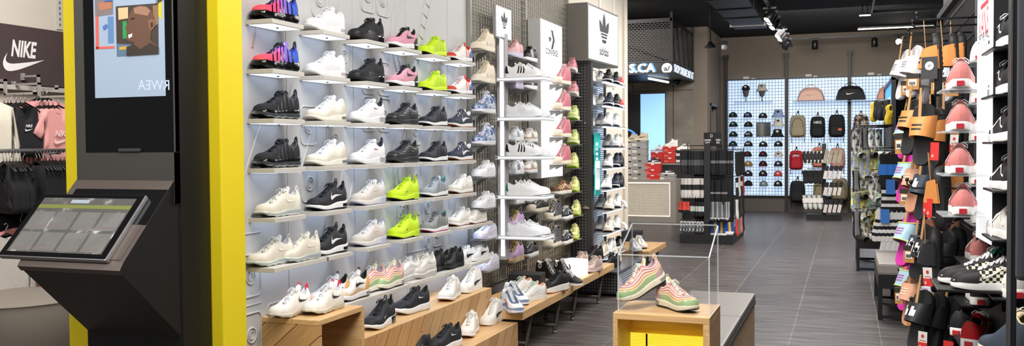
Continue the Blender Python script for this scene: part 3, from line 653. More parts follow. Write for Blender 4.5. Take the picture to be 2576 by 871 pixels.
def plank_nodes(axis):
    def f(nt, b):   # diagonal oak planks, joints 0.13 apart
        tc = nt.nodes.new('ShaderNodeTexCoord'); sp = nt.nodes.new('ShaderNodeSeparateXYZ'); nt.links.new(tc.outputs['Object'], sp.inputs[0])
        cb = nt.nodes.new('ShaderNodeCombineXYZ'); nt.links.new(sp.outputs[axis], cb.inputs[0]); nt.links.new(sp.outputs[2], cb.inputs[1])
        mp = nt.nodes.new('ShaderNodeMapping'); mp.inputs['Rotation'].default_value = (0, 0, math.radians(-40 if axis == 0 else -52)); mp.inputs['Location'].default_value = (20, 20, 0); nt.links.new(cb.outputs[0], mp.inputs['Vector'])
        br = nt.nodes.new('ShaderNodeTexBrick'); br.inputs['Scale'].default_value = 1; br.inputs['Brick Width'].default_value = 3; br.inputs['Row Height'].default_value = .115; br.inputs['Mortar Size'].default_value = .0022
        br.inputs['Color1'].default_value = (*S((198,152,98)), 1); br.inputs['Color2'].default_value = (*S((220,178,124)), 1); br.inputs['Mortar'].default_value = (*S((92,62,34)), 1); nt.links.new(mp.outputs[0], br.inputs['Vector'])
        m2 = nt.nodes.new('ShaderNodeMapping'); m2.inputs['Scale'].default_value = (3, 45, 1); nt.links.new(mp.outputs[0], m2.inputs['Vector'])
        n = nt.nodes.new('ShaderNodeTexNoise'); n.inputs['Scale'].default_value = 1.5; n.inputs['Detail'].default_value = 5; nt.links.new(m2.outputs[0], n.inputs['Vector'])
        r = ramp(nt, [(.3, (205,205,205)), (.7, (255,255,255))]); nt.links.new(n.outputs['Fac'], r.inputs[0])
        mx = nt.nodes.new('ShaderNodeMix'); mx.data_type = 'RGBA'; mx.blend_type = 'MULTIPLY'; mx.inputs[0].default_value = .8
        nt.links.new(br.outputs['Color'], mx.inputs[6]); nt.links.new(r.outputs[0], mx.inputs[7]); nt.links.new(mx.outputs[2], b.inputs['Base Color'])
    return f
PLANK_X = custom('oak_planks_facing_front', plank_nodes(0), rough=.45)
PLANK_Y = custom('oak_planks_facing_aisle', plank_nodes(1), rough=.45)
def concrete_nodes(nt, b):
    v = coords(nt, 'Object'); n = nt.nodes.new('ShaderNodeTexNoise'); n.inputs['Scale'].default_value = 2.4; n.inputs['Detail'].default_value = 9; n.inputs['Roughness'].default_value = .6; nt.links.new(v, n.inputs['Vector'])
    r = ramp(nt, [(.3, (112,106,98)), (.55, (132,126,117)), (.75, (150,144,134))]); nt.links.new(n.outputs['Fac'], r.inputs[0]); nt.links.new(r.outputs[0], b.inputs['Base Color'])
CONC = custom('concrete', concrete_nodes, rough=.8)
def mesh_nodes(nt, b):      # expanded metal: procedural holes
    tc = nt.nodes.new('ShaderNodeTexCoord'); sp = nt.nodes.new('ShaderNodeSeparateXYZ'); nt.links.new(tc.outputs['Object'], sp.inputs[0])
    ad = nt.nodes.new('ShaderNodeMath'); ad.operation = 'ADD'; nt.links.new(sp.outputs[0], ad.inputs[0]); nt.links.new(sp.outputs[1], ad.inputs[1])
    cb = nt.nodes.new('ShaderNodeCombineXYZ'); nt.links.new(ad.outputs[0], cb.inputs[0]); nt.links.new(sp.outputs[2], cb.inputs[1])
    br = nt.nodes.new('ShaderNodeTexBrick'); br.inputs['Scale'].default_value = 1; br.inputs['Brick Width'].default_value = .07; br.inputs['Row Height'].default_value = .034; br.inputs['Mortar Size'].default_value = .006; nt.links.new(cb.outputs[0], br.inputs['Vector'])
    nt.links.new(br.outputs['Fac'], b.inputs['Alpha']); b.inputs['Base Color'].default_value = (*S((52,50,48)), 1)
XMESH = custom('expanded_metal', mesh_nodes, rough=.5)
WALLB = mat('taupe_paint', (128,118,106), .85, noise=.03, nscale=6)
WALLL = mat('pale_paint', (206,198,186), .85, noise=.02, nscale=5)
BLKM = mat('black_metal', (26,26,28), .45, noise=.04); DKG = mat('dark_grey_metal', (58,57,58), .5, noise=.04); MID = mat('mid_grey_metal', (120,118,116), .45, noise=.03)
BLKC = mat('black_ceiling_paint', (9,9,10), .9, noise=.1, nscale=3); CHROME = C(190,190,192,.2, metal=1.0); ALU = C(170,170,172,.35, metal=.8)
WHTP = mat('white_powder_coat', (226,222,214), .5, noise=.02); GRYW = mat('grey_wire', (150,148,140), .5, noise=.03)

struct(MB().box((-12, -1, -.08), (6, 23.5, 0)), 'floor', FLOOR)
struct(MB().box((-12, 3.0, 3.97), (6, 23.5, 4.1)), 'ceiling', BLKC)
struct(MB().box((-3.0, 21.6, 0), (6, 21.75, 4.0)), 'wall_back', WALLB)
# left shop wall behind the shoe fixtures, ending in a pale return beside the cash area
struct(MB().box((-2.80, 3.3, 0), (-2.66, 11.45, 4.0)), 'wall_left', WALLL)
struct(MB().box((-2.80, 11.45, 0), (-2.63, 11.62, 4.0)), 'wall_left_return', WALLL)
# room block at the back left with a doorway in its aisle face
dA, dB = atX(1787, 300, -2.71).y, atX(1804, 300, -2.71).y; dT = atX(1795, 268, -2.71).z
mb = MB(); mb.box((-3.0, 19.4, 0), (-2.71, dA, 4.0)); mb.box((-3.0, dB, 0), (-2.71, 21.6, 4.0)); mb.box((-3.0, dA, dT), (-2.71, dB, 4.0))
struct(mb, 'wall_back_left', WALLB)
d1 = tag(MB().box((-2.90, dA, 0), (-2.84, dB, dT)).build('door_1', C(30,30,34,.4)), kind='structure')
mb = MB(); mb.box((-2.72, dA-.05, 0), (-2.69, dA+.02, dT+.05)); mb.box((-2.72, dB-.02, 0), (-2.69, dB+.05, dT+.05)); mb.box((-2.72, dA-.05, dT), (-2.69, dB+.05, dT+.05))
mb.build('door_frame', C(60,62,72,.4), d1)
# concrete wall behind the cash desk
mb = MB(); mb.box((-9, 19.4, 0), (-3.0, 19.6, 4.0))
struct(mb, 'wall_cash', CONC)
mb = MB()
for x in (atY(1694, 300, 19.4).x, -4.28, -5.2): mb.box((x-.006, 19.392, 0), (x+.006, 19.402, 3))
zj = atY(1700, 227, 19.4).z; mb.box((-6, 19.392, zj-.006), (-3.0, 19.402, zj+.006))
struct(mb, 'trim_concrete_joints', C(70,66,60,.8))
# apparel wall far left
struct(MB().box((-6.95, 3.3, 0), (-6.75, 19.4, 4.0)), 'wall_apparel', WALLL)
struct(MB().box((1.9, 4, 0), (2.05, 21.6, 4.0)), 'wall_right', BLKM)
# ------------------------------------------------------------------ yellow and black touch-screen kiosk
YEL = mat('yellow_paint', (232,208,32), .42, noise=.015, nscale=8, coat=.1)
KBL = mat('kiosk_black', (19,18,18), .42, noise=.03); KBR = mat('kiosk_bronze_grey', (104,94,88), .38, metal=.35, noise=.04)
KY0, KY1 = 2.78, 2.98
kio = thing('kiosk', 'tall yellow and black touch screen kiosk with portrait display above a slanted stand', 'kiosk', (-2.6, 2.98, 0))
kp = lambda mb, nm, m: mb.build(nm, m, kio, (2.6, -2.98, 0))
kp(MB().box((-3.065, 2.98, 0), (-2.285, 3.13, 3.2), 0, .006), 'yellow_casing', YEL)
kp(MB().box((-2.79, 2.80, 0), (-2.335, 2.98, 3.2), 0, .01), 'monolith', KBL)
# slab face in front: dark frame, glass, lower panel
def kz(px, py, y=KY0): return atY(px, py, y)
gl = kz(218, 382); gr = kz(443, 379)
mb = MB(); mb.box((gl.x-.045, 2.775, 1.30), (gl.x, 2.80, 3.2)); mb.box((gr.x, 2.775, 1.30), (-2.335, 2.80, 3.2)); mb.box((gl.x, 2.775, 1.30), (gr.x, 2.80, gl.z-.004))
kp(mb, 'bezel', mat('kiosk_grey', (66,64,60), .5, noise=.03))
kp(MB().box((gl.x, 2.778, gl.z-.003), (gr.x, 2.80, 3.2)), 'glass_front', C(8,10,12,.04, noise=0, coat=.6))
hl = kz(303, 378); hr = kz(357, 378)
kp(MB().box((hl.x, 2.768, hl.z-.006), (hr.x, 2.78, hl.z+.006), 0, .002), 'pull_tab', DKG)
# lit portrait display
sl = kz(240, 247, 2.777); sr = kz(417, 242, 2.777)
SY = 2.7765; SX0, SX1, SZ0 = sl.x, sr.x, sl.z
scr = kp(MB().box((SX0, SY-.0005, SZ0), (SX1, SY+.001, 3.1)), 'display', glow(150,166,186, .28))
pic = MB(); flatcols = []
def fl(pts, rgb, lay=1, e=.26):
    k = glow(*rgb, e)
    if k not in flatcols: flatcols.append(k)
    pic.poly([(q.x, q.y, q.z) for q in (atY(x, y, SY - .0008*lay - .0008) for x, y in pts)], flatcols.index(k))
fl([(240,30),(247,30),(249,123),(241,124)], (206,92,80)); fl([(241,118),(288,116),(288,122),(241,124)], (206,92,80)); fl([(271,42),(285,41),(286,108),(272,109)], (88,126,170))
fl([(238,-30),(284,-30),(284,36),(239,42)], (120,110,112)); fl([(246,8),(280,2),(282,20),(252,28)], (168,110,84), 2); fl([(262,-20),(284,-20),(284,4),(262,6)], (70,100,160), 2)
fl([(258,66),(268,60),(272,66),(266,74),(260,76)], (70,110,170), 2); fl([(394,-20),(407,-20),(407,50),(398,40)], (196,180,40)); fl([(391,-20),(412,-20),(410,2),(391,12)], (120,130,150))
# photograph of a smiling bald man in profile
fl([(291,16),(398,8),(399,136),(294,142)], (60,50,44)); fl([(297,20),(322,18),(322,46),(298,50)], (206,176,130), 2); fl([(308,54),(319,53),(319,96),(309,98)], (40,140,70), 2); fl([(294,110),(330,112),(330,140),(294,142)], (84,110,128), 2); fl([(384,14),(398,12),(398,60),(386,66)], (130,100,70), 2); fl([(300,118),(320,116),(318,124),(300,126)], (190,150,60), 3)
head = [(326,34),(334,22),(350,15),(368,16),(382,27),(389,46),(388,64),(380,80),(378,100),(386,108),(398,116),(399,136),(322,141),(326,124),(338,114),(337,106),(326,104),(319,100),(318,92),(321,86),(318,78),(315,72),(319,62),(323,52),(322,44)]
fl(head, (96,66,50), 3); fl([(336,20),(352,15),(368,17),(378,26),(372,40),(350,36),(338,34)], (150,112,90), 4); fl([(322,88),(333,84),(332,92),(324,97)], (226,216,206), 4); fl([(328,46),(338,44),(338,48),(329,50)], (34,24,20), 4); fl([(372,52),(382,46),(390,52),(390,66),(382,76),(374,70)], (122,86,66), 4); fl([(378,58),(384,55),(385,66),(380,70)], (52,34,28), 5)
fl([(318,118),(338,112),(352,124),(378,108),(399,118),(399,136),(318,141)], (52,42,36), 5)
pic.build('picture', flatcols, scr)
# reflection of shop lettering in the glass, modelled as mirrored glowing text
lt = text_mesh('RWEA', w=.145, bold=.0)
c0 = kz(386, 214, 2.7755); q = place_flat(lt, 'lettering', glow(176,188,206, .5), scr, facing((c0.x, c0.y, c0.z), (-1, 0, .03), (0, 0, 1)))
# slanted stand: a bent plate seen from the front
XR, XL = -2.335, -2.79
pr = [(2.84, atX(448, 455, XR).z), (2.785, atX(448, 455, XR).z), (2.515, atX(305, 668, XR).z), (2.50, atX(305, 682, XR).z), (2.515, atX(310, 696, XR).z), (2.84, atX(470, 868, XR).z)]
def side_prism(mb, prof, x0, x1, mi=0, mi2=None):
    n = len(prof); mb.add([(x0, y, z) for y, z in prof] + [(x1, y, z) for y, z in prof], [tuple(range(n)), tuple(reversed(range(n, 2*n)))] + [(i, n+i, n+(i+1) % n, (i+1) % n) for i in range(n)], [mi2 if mi2 is not None else mi]*2 + [mi]*n)
mb = MB(); side_prism(mb, pr, XL, XR-.004, 0, 1); kp(mb, 'stand', [mat('stand_dark', (58,52,49), .45, noise=.03), mat('stand_side', (17,17,17), .5, noise=.03)])
deck = atX(448, 455, XR).z; nose = atX(305, 682, XR).z
dk = MB()
t0, t1 = (2.780, deck+.006), (2.515, atX(305, 668, XR).z + .008)
pl = lambda t, o=0.0: (lerp(t0[0], t1[0], t), lerp(t0[1], t1[1], t) + o)
side_prism(dk, [pl(0), pl(1), (2.496, nose), (2.512, nose-.018), (2.525, nose+.0), (2.785, deck-.03)], XL-.012, XR-.003, 0, 1)
kp(dk, 'deck', [KBR, mat('stand_side', (17,17,17), .5, noise=.03)])
mb = MB(); side_prism(mb, [pl(.14, .002), pl(.57, .002), pl(.57, .0), pl(.14, .0)], XL+.02, XR-.004); kp(mb, 'card_reader_strip', C(14,14,16,.12))
mb = MB(); side_prism(mb, [pl(.58, .004), pl(.985, .004), pl(.985, -.006), pl(.58, -.006)], XR-.105, XR-.02); kp(mb, 'printer_cover', KBR)
# touch tablet lying on the deck
tb = thing('tablet', 'wide silver framed touch tablet smeared with fingerprints on the kiosk stand', 'tablet', (-2.6, 2.6, 1.2))
tbp = lambda mb, nm, m, par=None: mb.build(nm, m, par or tb, (2.6, -2.6, -1.2)) if par is None else mb.build(nm, m, par)
dv = Vector((0, t1[0]-t0[0], t1[1]-t0[1])).normalized(); up = Vector((1, 0, 0)).cross(dv); up = up if up.z > 0 else -up
cTR = atX(366, 491, -2.45)
# the tablet plane is the deck lifted 2 cm
P0 = Vector((0, t0[0], t0[1])) + up*.022
def onp(px, py, off=0.0):
    r = ray(px, py); p0 = P0 + up*off; return CAM + r * ((p0 - CAM).dot(up) / r.dot(up))
TR, TL, BR = onp(366, 490), onp(104, 487), onp(266, 655)
ex = Vector((1, 0, 0)); hgt = (BR - TR).dot(dv); x0, x1 = TL.x, TR.x; bx1 = BR.x
TM = Matrix(((1, 0, up.x, 0), (0, -dv.y, up.y, 0), (0, -dv.z, up.z, 0), (0, 0, 0, 1)))
W0 = (x1 - x0)
org = Vector((lerp(TR.x, BR.x, .5) - W0/2, TR.y + dv.y*hgt/2, TR.z + dv.z*hgt/2))
TM = T(*(org - Vector((-2.6, 2.6, 1.2)))) @ TM
shell = MB().box((-W0/2, -hgt/2, -.022), (W0/2, hgt/2, -.001), 0, .006, TM).build('shell', ALU, tb)
MB().box((-W0/2+.004, -hgt/2+.004, -.002), (W0/2-.004, hgt/2-.004, .0005), 0, 0, TM).build('bezel', C(10,10,11,.08), tb)
def smear_nodes(nt, b):
    v = coords(nt, 'Object'); n = nt.nodes.new('ShaderNodeTexNoise'); n.inputs['Scale'].default_value = 16; n.inputs['Detail'].default_value = 4; nt.links.new(v, n.inputs['Vector'])
    r = ramp(nt, [(.50, (84,83,80)), (.60, (100,99,97)), (.74, (186,186,188))]); nt.links.new(n.outputs['Fac'], r.inputs[0])
    nt.links.new(r.outputs[0], b.inputs['Base Color']); nt.links.new(r.outputs[0], b.inputs['Emission Color']); b.inputs['Emission Strength'].default_value = .18
SMEAR = custom('smeared_screen', smear_nodes, rough=.25)
sx, sy = W0/2-.030, hgt/2-.022
sc_ = MB().box((-sx, -sy, .0), (sx, sy, .001), 0, 0, TM).build('screen', SMEAR, tb)
mb = MB(); mb.box((-sx, sy*.60, .001), (sx, sy*.74, .0014), 0, 0, TM); sub = mb.build('menu_bar', glow(112,118,60, .15), sc_)
mb = MB()
for i in range(4):
    for j in range(2):
        cx = lerp(-sx, sx, (i+.5)/4); cy = lerp(sy*.52, -sy, (j+.5)/2); mb.box((cx-sx*.22, cy-sy*.33, .001), (cx+sx*.22, cy+sy*.33, .0013), 0, 0, TM); mb.box((cx-sx*.14, cy-sy*.26, .0013), (cx+sx*.12, cy-sy*.19, .0016), 1, 0, TM)
mb.build('product_tiles', [mat('tile_grey', (110,109,107), .25, noise=.16, nscale=14, emit=.14), glow(112,102,98, .12)], sc_)
mb = MB(); mb.box((-sx*.35, sy*.80, .001), (sx*.05, sy*.93, .0014), 0, 0, TM); mb.build('search_field', glow(150,158,166, .2), sc_)
# ------------------------------------------------------------------ lit sneaker wall with small shelves
FX = -2.5                       # shelf fronts
ROWZ = [2.105, 1.873, 1.641, 1.408, 1.175, .942, .667]
COLF = [3.914 + .4464*k for k in range(6)]      # far ends of the shelf fronts
SHL = .264
WALLX = -2.66
# embossed wall cladding
clad = thing('wall_cladding', 'pale embossed wall cladding behind the floating sneaker shelves', 'wall panel', (WALLX, 5, 0))
PAN = mat('cladding_paint', (196,196,196), .55, noise=.015, nscale=3)
cp = lambda mb, nm, m, par=None: mb.build(nm, m, par or clad, (-WALLX, -5, 0)) if par is None else mb.build(nm, m, par)
edges = [3.32, 3.98, 4.65, 5.32, 5.98, 6.33]
for a, b in zip(edges, edges[1:]): cp(MB().box((WALLX-.0, a+.003, 0), (WALLX+.012, b-.003, 3.6), 0, .002), 'panel', PAN)
def emboss_square(mb, y, z, w, h, r, t=.0075):
    pts = []
    for cx, cy, a0 in ((y+w/2-r, z+h/2-r, 0), (y-w/2+r, z+h/2-r, 1), (y-w/2+r, z-h/2+r, 2), (y+w/2-r, z-h/2+r, 3)):
        for k in range(5): a = PI/2*(a0 + k/4); pts.append((WALLX+.013, cx + r*math.cos(a), cy + r*math.sin(a)))
    mb.tube(pts, t*.75, 5, closed=True)
mb = MB(); sq = [(3.62,.36),(4.24,.36),(4.44,.36)]
for y, z in [(3.66,.90),(3.86,.64),(3.66,.62),(3.66,.36),(3.86,.36),(4.18,1.62),(4.18,1.32),(4.55,2.02),(5.02,2.40),(4.83,2.40),(4.83,1.92),(5.02,1.92),(4.83,1.70),(5.02,1.70),(4.30,2.30),(4.44,1.55),(5.45,1.62),(5.62,1.10),(5.62,.86),(5.45,1.30),(5.78,.92),(5.26,1.10)]:
    emboss_square(mb, y, z, .155, .20, .03)
    mb.tube([(WALLX+.013, y + .036*math.cos(k*PI/8), z - .005 + .036*math.sin(k*PI/8)) for k in range(16)], .006, 5, closed=True)
    mb.tube([(WALLX+.013, y + .020*math.cos(k*PI/8), z - .005 + .020*math.sin(k*PI/8)) for k in range(16)], .004, 5, closed=True)
for y0, z0, y1, z1 in [(3.55,1.22,3.75,1.62),(3.99,1.75,4.1,2.0),(4.02,1.2,4.2,1.6),(4.45,2.2,4.62,2.62),(4.3,1.02,4.42,1.35),(4.36,.98,4.52,1.38),(4.52,1.0,4.62,1.3),(4.75,.74,4.9,1.1),(5.05,2.0,5.2,2.2),(5.1,1.2,5.3,1.6),(5.42,2.05,5.75,2.75),(5.50,2.05,5.86,2.75),(5.1,2.44,5.26,2.75),(3.70,1.98,3.78,2.2),(3.44,1.30,3.52,1.42)]:
    mb.tube([(WALLX+.013, y0, z0), (WALLX+.013, lerp(y0, y1, .5), lerp(z0, z1, .52)), (WALLX+.013, y1, z1)], .0055, 5)
for k in range(9): mb.tube([(WALLX+.013, 5.44+k*.036, 2.10+k*.075), (WALLX+.013, 5.50+k*.036, 2.07+k*.075)], .005, 5)
for cz in (2.55, 1.75):
    mb.tube([(WALLX+.013, 5.55 + .42*math.cos(a/10*PI*.6+2.2), cz - .35 + .42*math.sin(a/10*PI*.6+2.2)) for a in range(11)], .0055, 5)
    mb.tube([(WALLX+.013, 5.55 + .36*math.cos(a/10*PI*.6+2.2), cz - .35 + .36*math.sin(a/10*PI*.6+2.2)) for a in range(11)], .0055, 5)
for y, z, l in [(3.40,1.10,.34),(3.40,.76,.34),(4.9,.95,.3),(5.3,.82,.3),(5.2,1.06,.3),(5.5,1.45,.3)]:
    mb.tube([(WALLX+.013, y, z), (WALLX+.013, y+l, z)], .005, 5)
cp(mb, 'embossed_relief', PAN)
# shelves
SHM = mat('shelf_paint', (206,202,194), .5, noise=.02)
LED = glow(214,230,255, 1.7)
def shelf_mesh(ln, dp):
    a = MB().box((0, -ln, -.022), (dp, 0, 0), 0, .002).mesh('board', SHM)
    b = MB().box((.015, -ln+.015, -.0235), (dp-.012, -.015, -.0215)).mesh('light_panel', LED)
    c = MB(); 
    for y in (-ln*.5,): c.lathe([(0, -.030), (.006, -.030), (.006, -.0235), (0, -.0235)], 10, 0, T(dp*.6, y, 0))
    return a, b, c.mesh('screw', MID)
_shm = {}
def wall_shelf(yfar, z, ln, label, group, dp=.155):
    k = (round(ln, 3), dp)
    if k not in _shm: _shm[k] = shelf_mesh(*k)
    r = thing('wall_shelf', label, 'shelf', (FX-dp, yfar, z), 0, group)
    for nm, me in zip(('board', 'light_panel', 'screw'), _shm[k]): link(nm, me, r)
    return r
ROWN = ['top row', 'second row', 'third row', 'fourth row', 'fifth row', 'sixth row', 'seventh row']
ND = {'vapor_grad': ('red to blue gradient bubble-soled sneaker', ), }
ORD = ['first', 'second', 'third', 'fourth', 'fifth', 'sixth']
NDESC = {'vapor_grad':'red to blue gradient sneaker with glossy black sole','am90_white':'all white chunky leather runner','am270_black':'all black mesh runner with glossy heel','flyknit_pink':'pink speckled knit runner with black collar',
 'presto_neon':'neon yellow-green slip-in runner','huarache_red':'white runner with red tongue and blue heel','vapor_black':'black caged sneaker with glossy bubble sole','preday_cream':'cream runner with window in the heel','am270_white':'white runner with dark navy heel loop',
 'am97_black':'black wavy-panelled runner','presto_black':'black caged runner with white sole','daybreak_navy':'navy runner with white check mark and gum sole','flyknit_cream':'cream knit runner with clear bubble sole','am_black':'black runner with white check mark and white sole',
 'am270_sand':'sand coloured runner with lavender heel loop','am270_neon':'neon yellow-green runner with tall heel loop','presto_grey':'light grey caged runner with teal heel','presto_slate':'slate grey caged runner with pink outsole','waffle_gum':'cream suede runner with gum sole'}
rows = [
 ['vapor_grad','am90_white','am270_black','flyknit_pink','presto_neon','huarache_red'],
 ['vapor_grad','am90_white','am270_black','flyknit_pink','presto_neon','huarache_red'],
 ['vapor_black','preday_cream','am270_white','am97_black','presto_black','daybreak_navy'],
 ['vapor_black','preday_cream','am270_white','am97_black','presto_black','daybreak_navy'],
 ['flyknit_cream','am_black','am270_sand','am270_neon','presto_grey','waffle_gum'],
 ['flyknit_cream','am_black','am270_sand','am270_neon','presto_slate','waffle_gum']]
YAW = math.radians(-90 - 9)
for r, row in enumerate(rows):
    z = ROWZ[r]
    for c, dn in enumerate(row):
        yf = COLF[c]; ln = SHL; n = 1
        if r == 5 and c == 0: yf, ln, n = 4.12, .48, 2
        if r == 5 and c == 5: yf, ln, n = 6.47, .58, 2
        wall_shelf(yf, z, ln, 'floating shelf, %s of the sneaker wall, %s from the yellow kiosk' % (ROWN[r], ORD[c]), 'floating sneaker shelves with lit undersides')
        gname = 'sneakers in the %s of the lit wall' % ROWN[r]
        if n == 1:
            shoe(dn, '%s, %s of the lit wall' % (NDESC[dn], ROWN[r]), (FX-.075, yf-SHL*.5+.004, z), YAW, gname, scale=.96)
        else:
            nearer, farther = ('nearer', 'farther')
            shoe(dn, '%s, front one of the pair in the %s' % (NDESC[dn], ROWN[r]), (FX-.06, yf-ln*.38, z), YAW, gname, scale=.95)
            shoe(dn, '%s, rear one of the pair in the %s' % (NDESC[dn], ROWN[r]), (FX-.10, yf-ln*.38-.185 if c == 0 else yf-ln*.38-.20, z), YAW, gname, scale=.95)
# seventh row: pairs
for c, dn, yf, ln, desc in [(1,'am90_tan',4.62,.50,'white and tan sneaker with black check mark'),(2,'am97_candy',5.05,.43,'pink, yellow and green striped wavy runner on wall shelf'),(3,'am97_bone',5.521,.43,'bone white wavy-panelled runner'),(4,'huarache_black',5.986,.43,'black strapped runner'),(5,'blazer_low',6.47,.44,'white leather court shoe with black check mark')]:
    wall_shelf(yf, ROWZ[6], ln, 'floating shelf, %s of the sneaker wall, %s from the yellow kiosk' % (ROWN[6], ORD[c]), 'floating sneaker shelves with lit undersides')
    gname = 'pairs in the lowest shelf row'
    shoe(dn, '%s, front of lowest-row pair' % desc, (FX-.065, yf-.165, ROWZ[6]), YAW+.05, gname)
    shoe(dn, '%s, rear of lowest-row pair' % desc, (FX-.10, yf-.345, ROWZ[6]), YAW-.05, gname)
# oak cube with a pair on top, stepped oak platform with sneakers
cu = thing('display_cube', 'oak display cube with one open side beside the yellow kiosk', 'display stand', (-2.5, 3.95, 0))
cpos = (2.5, -3.95, 0)
y0, y1, x0, x1, zt = 3.735, 4.165, -2.645, -2.325, .69
MB().box((x0, y0, 0), (x1, y0+.025, zt-.026)).build('front_panel', PLANK_X, cu, cpos)
MB().box((x0, y1-.025, 0), (x1, y1, zt-.026)).build('rear_panel', OAK_X, cu, cpos)
MB().box((x0, y0, zt-.025), (x1, y1, zt), 0, .002).build('top', OAK_Y, cu, cpos)
MB().box((x0, y0+.025, 0), (x0+.02, y1-.025, zt-.026)).build('back_panel', OAK_Y, cu, cpos)
shoe('vapor_white_red', 'white knit sneaker with red heel loop on oak cube, front of pair', (-2.43, 3.955, zt), YAW+.08, 'pair on the oak cube', scale=.95)
shoe('vapor_white_red', 'white knit sneaker with red heel loop on oak cube, rear of pair', (-2.53, 3.81, zt), YAW+.08, 'pair on the oak cube', scale=.95)
st = thing('stepped_platform', 'two-step oak platform of diagonal planks below the shelves', 'display stand', (-2.4, 5.1, 0))
spos = (2.4, -5.1, 0)
MB().box((-2.645, 4.17, .285), (-2.335, 6.0, .51), 0, .002).build('upper_step', [PLANK_Y], st, spos)
MB().box((-2.645, 4.17, .511), (-2.335, 6.0, .513)).build('upper_tread', OAK_Y, st, spos)
MB().box((-2.645, 4.17, 0), (-2.13, 5.97, .284), 0, .002).build('lower_step', [PLANK_Y], st, spos)
MB().box((-2.334, 4.17, .2845), (-2.13, 5.97, .286)).build('lower_tread', OAK_Y, st, spos)
def put(dn, px, py, z, yaw, label, group, **k):
    p = atZ(px, py, z); return shoe(dn, label, p, yaw, group, **k)
G = 'sneakers on the stepped platform'
put('am270_bw', 955, 822, .513, YAW+.15, 'black runner with white sole and heel loop on upper step of oak platform', G)
put('zoom_black', 1036, 786, .513, YAW-.1, 'black runner with thick white sole on upper oak step', G)
put('huarache_white', 1132, 752, .513, YAW+.25, 'cream strapped runner with gum sole on upper oak step', G)
put('blazer_mid', 1183, 732, .513, YAW+.1, 'white mid-cut sneaker with black check mark on upper oak step', G)
put('am270_bw', 1048, 893, .286, YAW+.15, 'black runner with white sole, cut off at bottom on lower oak step', G)
put('zoom_black', 1118, 880, .286, YAW-.1, 'black runner on lower oak step, second from the bottom edge', G)
put('huarache_white', 1181, 842, .286, YAW+.3, 'cream strapped runner with gum sole on lower oak step', G)
put('blazer_mid', 1238, 812, .286, YAW+.1, 'white mid-cut sneaker with black check mark on lower oak step', G)
# ------------------------------------------------------------------ wire grid section with lit post, light boxes and benches
GX = -2.60
gw = thing('wire_grid', 'pale grey wire grid covering the wall between the lit shelves and the light boxes', 'wall grid', (GX, 7.6, 0))
mb = MB(); ya, yb, za, zb = 6.36, 8.95, .42, 3.5
y = ya
while y < yb: mb.box((GX-.032, y-.0018, za), (GX-.022, y+.0018, zb)); y += .054
z = za
while z < zb: mb.box((GX-.032, ya, z-.0018), (GX-.022, yb, z+.0018)); z += .052
mb.build('wires', GRYW, gw, (-GX, -7.6, 0))
mb = MB()
for y in (6.36, 7.62, 8.93): mb.box((GX-.055, y-.015, 0), (GX-.02, y+.015, 3.5))
mb.build('frame_posts', GRYW, gw, (-GX, -7.6, 0))
struct(MB().box((-2.66, 6.34, 0), (-2.64, 9.0, .42)), 'baseboard_left', C(130,128,124,.6))

def putX(dn, px, py, x, yaw, label, group, **k):
    p = atX(px, py, x); return shoe(dn, label, p, yaw, group, **k)
ACR = C(228,236,238,.08, alpha=.35, noise=0)
BRKT = C(150,150,146,.4, noise=0)
_gs = {}
def grid_shelf(p, w, label, group, dp=.13, m=None, yaw=0.0):
    k = (w, dp)
    if k not in _gs:
        a = MB().box((-dp*.62, -w/2, -.006), (dp*.38, w/2, -.001)).mesh('board', ACR)
        b = MB()
        for y in (0,): b.add([(-dp*.62, y-.002, -.07), (-dp*.62, y-.002, -.006), (dp*.1, y-.002, -.006), (-dp*.62, y+.002, -.07), (-dp*.62, y+.002, -.006), (dp*.1, y+.002, -.006)], [(0,1,2), (5,4,3), (0,3,4,1), (1,4,5,2), (2,5,3,0)])
        _gs[k] = (a, b.mesh('bracket', BRKT))
    r = thing('grid_shelf', label, 'shelf', p, 0, group)
    link('board', _gs[k][0], r)
    for y in (-w*.3, w*.3): link('bracket', _gs[k][1], r, (0, y, 0))
    return r
ORDW = ['topmost', 'second from top', 'third from top', 'fourth from top', 'fifth from top', 'sixth from top', 'seventh from top', 'eighth from top']
Y0 = math.radians(-90)
G = 'sneakers on the wire grid left of the lit post'
for i, (dn, px, py, ds) in enumerate([('blazer_cream',1216,128,'cream mid-cut sneaker'),('blazer_cream',1217,208,'cream mid-cut sneaker'),('blazer_dye',1218,284,'blue tie-dye mid-cut sneaker'),('blazer_dye',1218,364,'blue tie-dye mid-cut sneaker'),
        ('af1_white',1218,445,'white leather court shoe'),('af1_white',1218,523,'white leather court shoe'),('af1_lav',1222,600,'pale lavender translucent sneaker'),('af1_lav',1228,678,'pale lavender translucent sneaker')]):
    p = atX(px, py, -2.53)
    shoe(dn, '%s left of the lit post, %s in the column' % (ds, ORDW[i]), p, Y0-.10, G)
    grid_shelf(p, .24, 'clear shelf left of the lit post, %s' % ORDW[i], 'small clear shelves on the wire grid')
